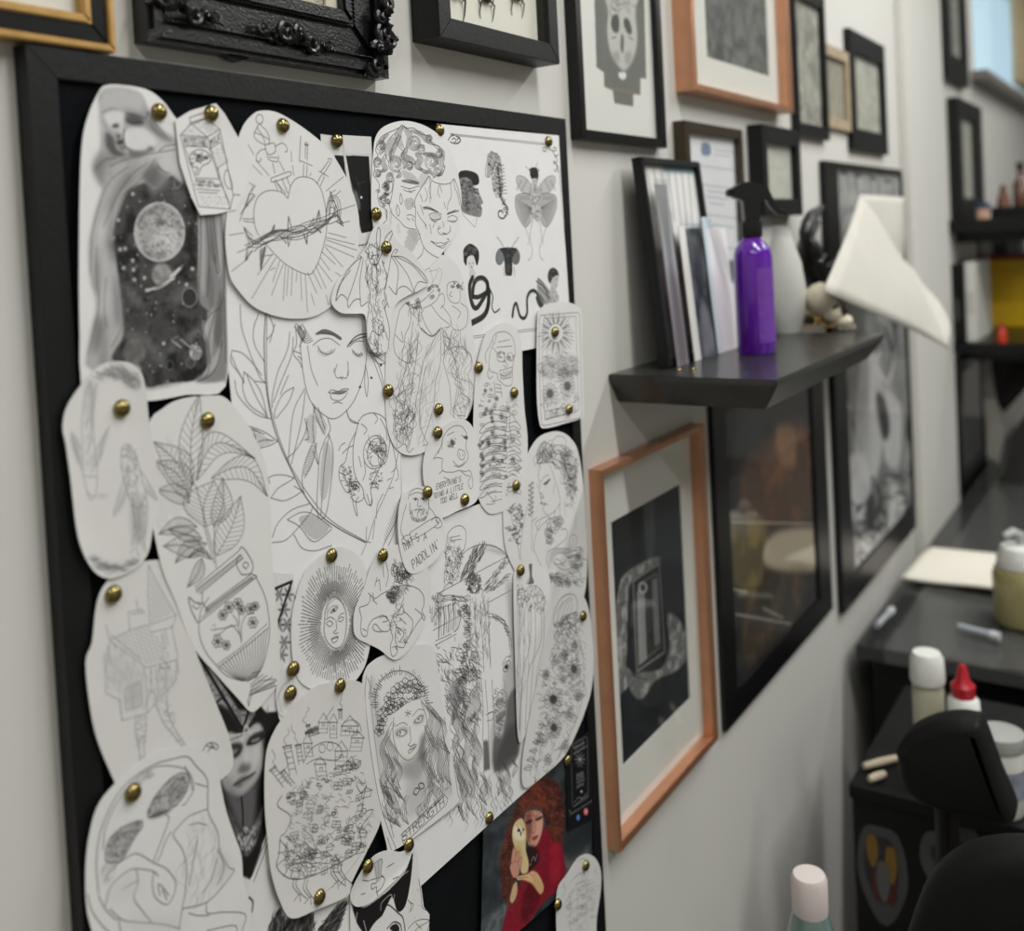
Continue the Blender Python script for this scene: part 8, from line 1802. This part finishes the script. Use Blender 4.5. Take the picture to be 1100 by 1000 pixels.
for k_ in range(5):
    a = k_ * 2 * math.pi / 5 + 0.3; e_ = Vector((0.78 + 0.2 * math.cos(a), cc.y + 0.2 * math.sin(a), 0.055))
    obj('leg', tube(bmesh.new(), [Vector((0.78, cc.y, 0.085)), e_], [0.018, 0.012], 8), BLK, CH, smooth=True)
    obj('caster', blob(bmesh.new(), (e_.x, e_.y, 0.0262), (0.02, 0.02, 0.026)), BLK, CH, smooth=True)

# bottle with a teal label on a low side table, bottom edge of the photograph
tb0 = atx(870, 965, 1.0); SDZ = 0.62
SD = thing('side_table', 'small black side table under the teal bottle, out of the frame', 'table', (0.98, tb0.y, 0))
obj('table_top', lathe(bmesh.new(), [(0, SDZ - 0.02), (0.1, SDZ - 0.02), (0.1, SDZ), (0, SDZ)], 32, Matrix.Translation((0.985, tb0.y, 0)), cap=False), BLK, SD)
obj('leg', lathe(bmesh.new(), [(0.015, 0.02), (0.015, SDZ - 0.0205)], 14, Matrix.Translation((0.985, tb0.y, 0))), BLK, SD)
obj('base', lathe(bmesh.new(), [(0, 0), (0.11, 0), (0.11, 0.014), (0.015, 0.02), (0, 0.02)], 28, Matrix.Translation((0.985, tb0.y, 0)), cap=False), BLK, SD)
bb = Vector((1.0, tb0.y, SDZ + 0.0004)); m_ = mppx(tb0); MB = Matrix.Translation(bb)
hN = atx(870, 976, 1.0).z - bb.z; hC = atx(870, 950, 1.0).z - bb.z
TB = thing('drink_bottle', 'clear bottle with a teal label and white screw cap at the bottom edge', 'bottle', bb)
R0 = 30 * m_
obj('bottle_body', lathe(bmesh.new(), [(0, 0), (R0 * .9, 0), (R0, 0.006), (R0, hN - 0.05), (R0 * 0.86, hN - 0.03), (18 * m_, hN), (0, hN)], 32, MB, cap=False), mat('clear_plastic', (150, 176, 170), 0.12, coat=0.5, trans=0.5), TB, smooth=True)
obj('bottle_label', lathe(bmesh.new(), [(R0 * 1.005, 0.03), (R0 * 1.005, hN - 0.052), (R0 * 0.885, hN - 0.0315)], 32, MB, cap=False), mat('teal_label', (70, 138, 116), 0.35, noise=0.35, nscale=60), TB, smooth=True)
obj('bottle_cap', lathe(bmesh.new(), [(0, hN - 0.002), (18.5 * m_, hN - 0.002), (19 * m_, hN + 0.004), (19 * m_, hC + 0.006), (16.5 * m_, hC + 0.011), (0, hC + 0.012)], 32, MB, cap=False), mat('cap_white', (214, 204, 200), 0.45), TB, smooth=True)

# wall shelves beyond the pipe chase
HX0 = at(1019, 245, 0.0).x; HX1 = HX0 + 1.3
def shelf2(lb, ytop, ybot):
    zt, zb = at(1019, ytop, 0.0).z, at(1019, ybot, 0.0).z
    o = thing('wall_shelf', lb, 'shelf', ((HX0 + HX1) / 2, 0, zb), 'black wall shelves beyond the pipe chase')
    obj('shelf_board', box(HX0, HX1, -0.30, -0.0005, zb, zt, 0.002), BLACKGLOSS, o)
    for x_ in (HX0 + 0.1, HX1 - 0.1): obj('bracket', box(x_, x_ + 0.02, -0.2, -0.0005, zb - 0.03, zb - 0.0003), BLACKGLOSS, o)
    return zt
ZA = shelf2('upper black wall shelf holding a leaning black frame, beyond the pipe chase', 237, 251)
ZB = shelf2('lower black wall shelf holding a yellow box, beyond the pipe chase', 371, 383)
y = -0.0289
x0, x1 = at(1031, 170, y).x, at(1056.5, 180, y).x; z1 = at(1031, 105, y).z
frame('picture_frame', 'deep black frame with a pale print standing on the upper wall shelf', 'picture frame', x0, x1, ZA + 0.0005, z1, 0.0289, (0.05, 0.12, 0.06, 0.05), BLACKWOOD, ys=-0.0003, recess=0.008,
      print_m=blur_print((200, 200, 186), ((196, 196, 180), (180, 182, 170)), '1020 100 1070 100 1070 250 1020 250'))
def pbox(name, lb, cat, pxl, pxr, pyt, z0, X, dep, m, parts=None):
    a, b = atx(pxl, pyt, X), atx(pxr, pyt, X)
    o = thing(name, lb, cat, (X + dep / 2, (a.y + b.y) / 2, z0))
    obj('body', box(X, X + dep, b.y, min(a.y, -0.001), z0, a.z, 0.003), m, o)
    return o, a, b
YEL = mat('yellow_card', (226, 182, 10), 0.5)
yx = atz(1052, 351, ZB + 0.0005).x
o, a, b = pbox('yellow_box', 'big yellow box standing on the lower wall shelf', 'box', 1049, 1104, 280, ZB + 0.0005, yx, 0.3, YEL)
obj('lid', box(yx - 0.003, yx + 0.303, b.y - 0.003, a.y + 0.003, a.z + 0.0003, a.z + 0.014, 0.002), mat('red_lid', (136, 34, 36), 0.45), o)
zL = a.z + 0.0145
o, a, b = pbox('black_file', 'black box file standing against the wall on the lower wall shelf', 'file', 1018, 1034, 284, ZB + 0.0005, HX0 + 0.01, 0.28, BLACKGLOSS)
obj('spine_label', box(HX0 + 0.0085, HX0 + 0.0098, b.y + 0.012, a.y - 0.012, ZB + 0.06, ZB + 0.12), mat('label_dark', (52, 54, 56), 0.6), o)
o, a2, b2 = pbox('white_file', 'white box file standing beside the black one on the lower wall shelf', 'file', 1035.5, 1047, 282, ZB + 0.0005, HX0 + 0.02, 0.26, mat('file_white', (206, 206, 200), 0.6))
obj('spine_label', box(HX0 + 0.0185, HX0 + 0.0198, b2.y + 0.006, a2.y - 0.006, ZB + 0.08, ZB + 0.14), mat('label_cream', (190, 188, 178), 0.6), o)
rk = atz(1077, 368, ZB + 0.0005)
o = thing('red_bottle', 'tiny red bottle standing in front of the yellow box', 'bottle', rk); m_ = mppx(rk); MB = Matrix.Translation(rk)
obj('bottle_body', lathe(bmesh.new(), [(0, 0), (4.5 * m_, 0), (4.5 * m_, 12 * m_), (2.5 * m_, 15 * m_), (0, 15 * m_)], 16, MB, cap=False), mat('red_gloss', (190, 50, 30), 0.3), o, smooth=True)
obj('bottle_cap', lathe(bmesh.new(), [(0, 15 * m_), (2.8 * m_, 15 * m_), (2.4 * m_, 20 * m_), (0, 20 * m_)], 12, MB, cap=False), mat('red_plastic', (178, 24, 40), 0.35), o, smooth=True)
# things on top of the yellow box
for n_, (pxl, pxr, hgt, c, lb) in enumerate(((1052, 1066, 0.05, (188, 190, 188), 'pale grey carton leftmost on top of the yellow box'), (1067, 1080, 0.035, (58, 60, 64), 'dark carton between two others on top of the yellow box'), (1081, 1097, 0.055, (120, 122, 124), 'mid grey carton rightmost on top of the yellow box'))):
    a, b = atx(pxl, 270, yx + 0.02), atx(pxr, 270, yx + 0.02)
    o = thing('small_carton', lb, 'box', (yx + 0.06, (a.y + b.y) / 2, zL), 'cartons on the yellow box')
    obj('body', box(yx + 0.02, yx + 0.12, b.y, a.y, zL, zL + hgt, 0.002), mat('carton_%d' % n_, c, 0.6), o)
    obj('flap', box(yx + 0.022, yx + 0.118, b.y + 0.002, a.y - 0.002, zL + hgt + 0.0003, zL + hgt + 0.003), mat('carton_%d' % n_, c, 0.6), o)
# things on the upper wall shelf
za_ = ZA + 0.0005
for px, rr, hh_, c, cc_, lb in ((1054, 6.5, 11, (196, 156, 132), (44, 62, 92), 'flesh-pink pot with a blue lid on the upper wall shelf'),):
    X = HX0 + 0.02; p = atx(px, 240, X); m_ = mppx(p); MB = Matrix.Translation((X + 0.03, p.y, za_))
    o = thing('small_pot', lb, 'pot', (X + 0.03, p.y, za_))
    obj('pot_body', lathe(bmesh.new(), [(0, 0), (rr * m_, 0), (rr * m_, hh_ * m_), (0, hh_ * m_)], 20, MB, cap=False), mat('pink_pot', c, 0.5), o, smooth=False)
    obj('lid', lathe(bmesh.new(), [(0, hh_ * m_), (rr * 1.1 * m_, hh_ * m_), (rr * 1.1 * m_, (hh_ + 6) * m_), (0, (hh_ + 6) * m_)], 20, MB, cap=False), mat('blue_lid', cc_, 0.4), o)
o, a, b = pbox('black_case', 'low black case lying on the upper wall shelf', 'case', 1064, 1104, 226, za_, HX0 + 0.12, 0.3, BLACKGLOSS)
obj('case_lid', box(HX0 + 0.118, HX0 + 0.422, b.y - 0.002, a.y + 0.002, a.z + 0.0003, a.z + 0.008), BLACKGLOSS, o)
p = atx(1078, 215, HX0 + 0.25)
o = thing('brown_figurine', 'small brown figurine standing on the black case', 'figurine', (HX0 + 0.25, p.y, a.z + 0.0085)); m_ = mppx(p); q = Vector((HX0 + 0.25, p.y, a.z + 0.0085)); FB = mat('brown_resin', (112, 72, 48), 0.5)
obj('figure_body', lathe(bmesh.new(), [(0, 0), (7 * m_, 0), (6 * m_, 8 * m_), (4 * m_, 16 * m_), (0, 18 * m_)], 18, Matrix.Translation(q), cap=False), FB, o, smooth=True)
obj('figure_head', blob(bmesh.new(), q + Vector((0, 0, 20 * m_)), (3.6 * m_, 3.6 * m_, 4.2 * m_)), FB, o, smooth=True)
p2 = atx(1096, 190, HX0 + 0.3); o = thing('brown_bottle', 'tall brown glass bottle standing at the right end of the black case', 'bottle', (HX0 + 0.3, p2.y, a.z + 0.0085)); q = Vector((HX0 + 0.3, p2.y, a.z + 0.0085))
obj('bottle_body', lathe(bmesh.new(), [(0, 0), (8 * m_, 0), (8 * m_, 24 * m_), (3 * m_, 32 * m_), (3 * m_, 40 * m_), (0, 40 * m_)], 18, Matrix.Translation(q), cap=False), mat('brown_glass', (96, 60, 40), 0.2, coat=0.4), o, smooth=True)
obj('bottle_cap', lathe(bmesh.new(), [(0, 40 * m_), (3.6 * m_, 40 * m_), (3.6 * m_, 47 * m_), (0, 47 * m_)], 14, Matrix.Translation(q), cap=False), BLACKGLOSS, o, smooth=True)
# apron and roll hanging under the lower wall shelf
zh = at(1019, 383, 0.0).z - 0.031
def hang(name, lb, cat, poly, X, m, th=0.02):
    P = [atx(px, py, X) for px, py in T2(poly)]
    for p in P: p.z = max(p.z, DZ + 0.012)
    bm = prism(bmesh.new(), P, (th, 0, 0)); bmesh.ops.recalc_face_normals(bm, faces=bm.faces[:])
    bmesh.ops.subdivide_edges(bm, edges=bm.edges[:], cuts=2, use_grid_fill=True)
    for v_ in bm.verts: v_.co.x += 0.008 * math.sin(60 * v_.co.y + 8 * v_.co.z)
    o = obj(name, bm, m, None, smooth=False, origin=(X, P[0].y, max(p.z for p in P)))
    tag(o, lb, cat); return o
hang('apron', 'dark apron hanging under the lower wall shelf at the right edge', 'apron', '1064 384 1104 384 1104 415 1078 444 1070 430', HX0 + 0.3, mat('dark_cloth', (40, 36, 34), 0.9))
hang('cloth_strip', 'pale grey cloth strip hanging diagonally under the lower wall shelf', 'cloth', '1054 384 1062 384 1070 430 1078 470 1072 500 1064 490 1058 440', HX0 + 0.25, mat('pale_cloth', (176, 172, 164), 0.9))
hang('black_sack', 'black sack standing behind the soap bottle on the bench', 'bag', '1086 470 1104 440 1104 600 1074 592 1078 530', HX0 + 0.1, mat('dark_cloth', (40, 36, 34), 0.9), 0.05)

# curtain at the far window
CUR = mat('curtain_beige', (176, 160, 128), 0.9, noise=0.15, nscale=30)
cx0 = at(1088, 60, -0.03).x
bm = bmesh.new(); g = []
for i in range(41):
    x = cx0 + 0.5 * i / 40; yv = -0.045 + 0.02 * math.sin(i * 1.1)
    g.append([bm.verts.new((x, yv, z)) for z in (at(1088, 88, -0.03).z, 2.0, 2.4)])
for i in range(40):
    for j in range(2): bm.faces.new((g[i][j], g[i + 1][j], g[i + 1][j + 1], g[i][j + 1]))
CU = thing('curtain', 'beige pleated curtain hanging at the bright window in the top right corner', 'curtain', (cx0, -0.045, at(1088, 88, -0.03).z))
o = obj('curtain_panel', bm, CUR, CU, smooth=True); so = o.modifiers.new('s', 'SOLIDIFY'); so.thickness = 0.002
obj('curtain_rail', tube(bmesh.new(), [(cx0 - 0.1, -0.045, 2.42), (cx0 + 0.6, -0.045, 2.42)], 0.01, 10), STEEL, CU, smooth=True)
for xx in (cx0 - 0.05, cx0 + 0.55): obj('rail_bracket', box(xx, xx + 0.015, -0.035, -0.0005, 2.41, 2.43), STEEL, CU)
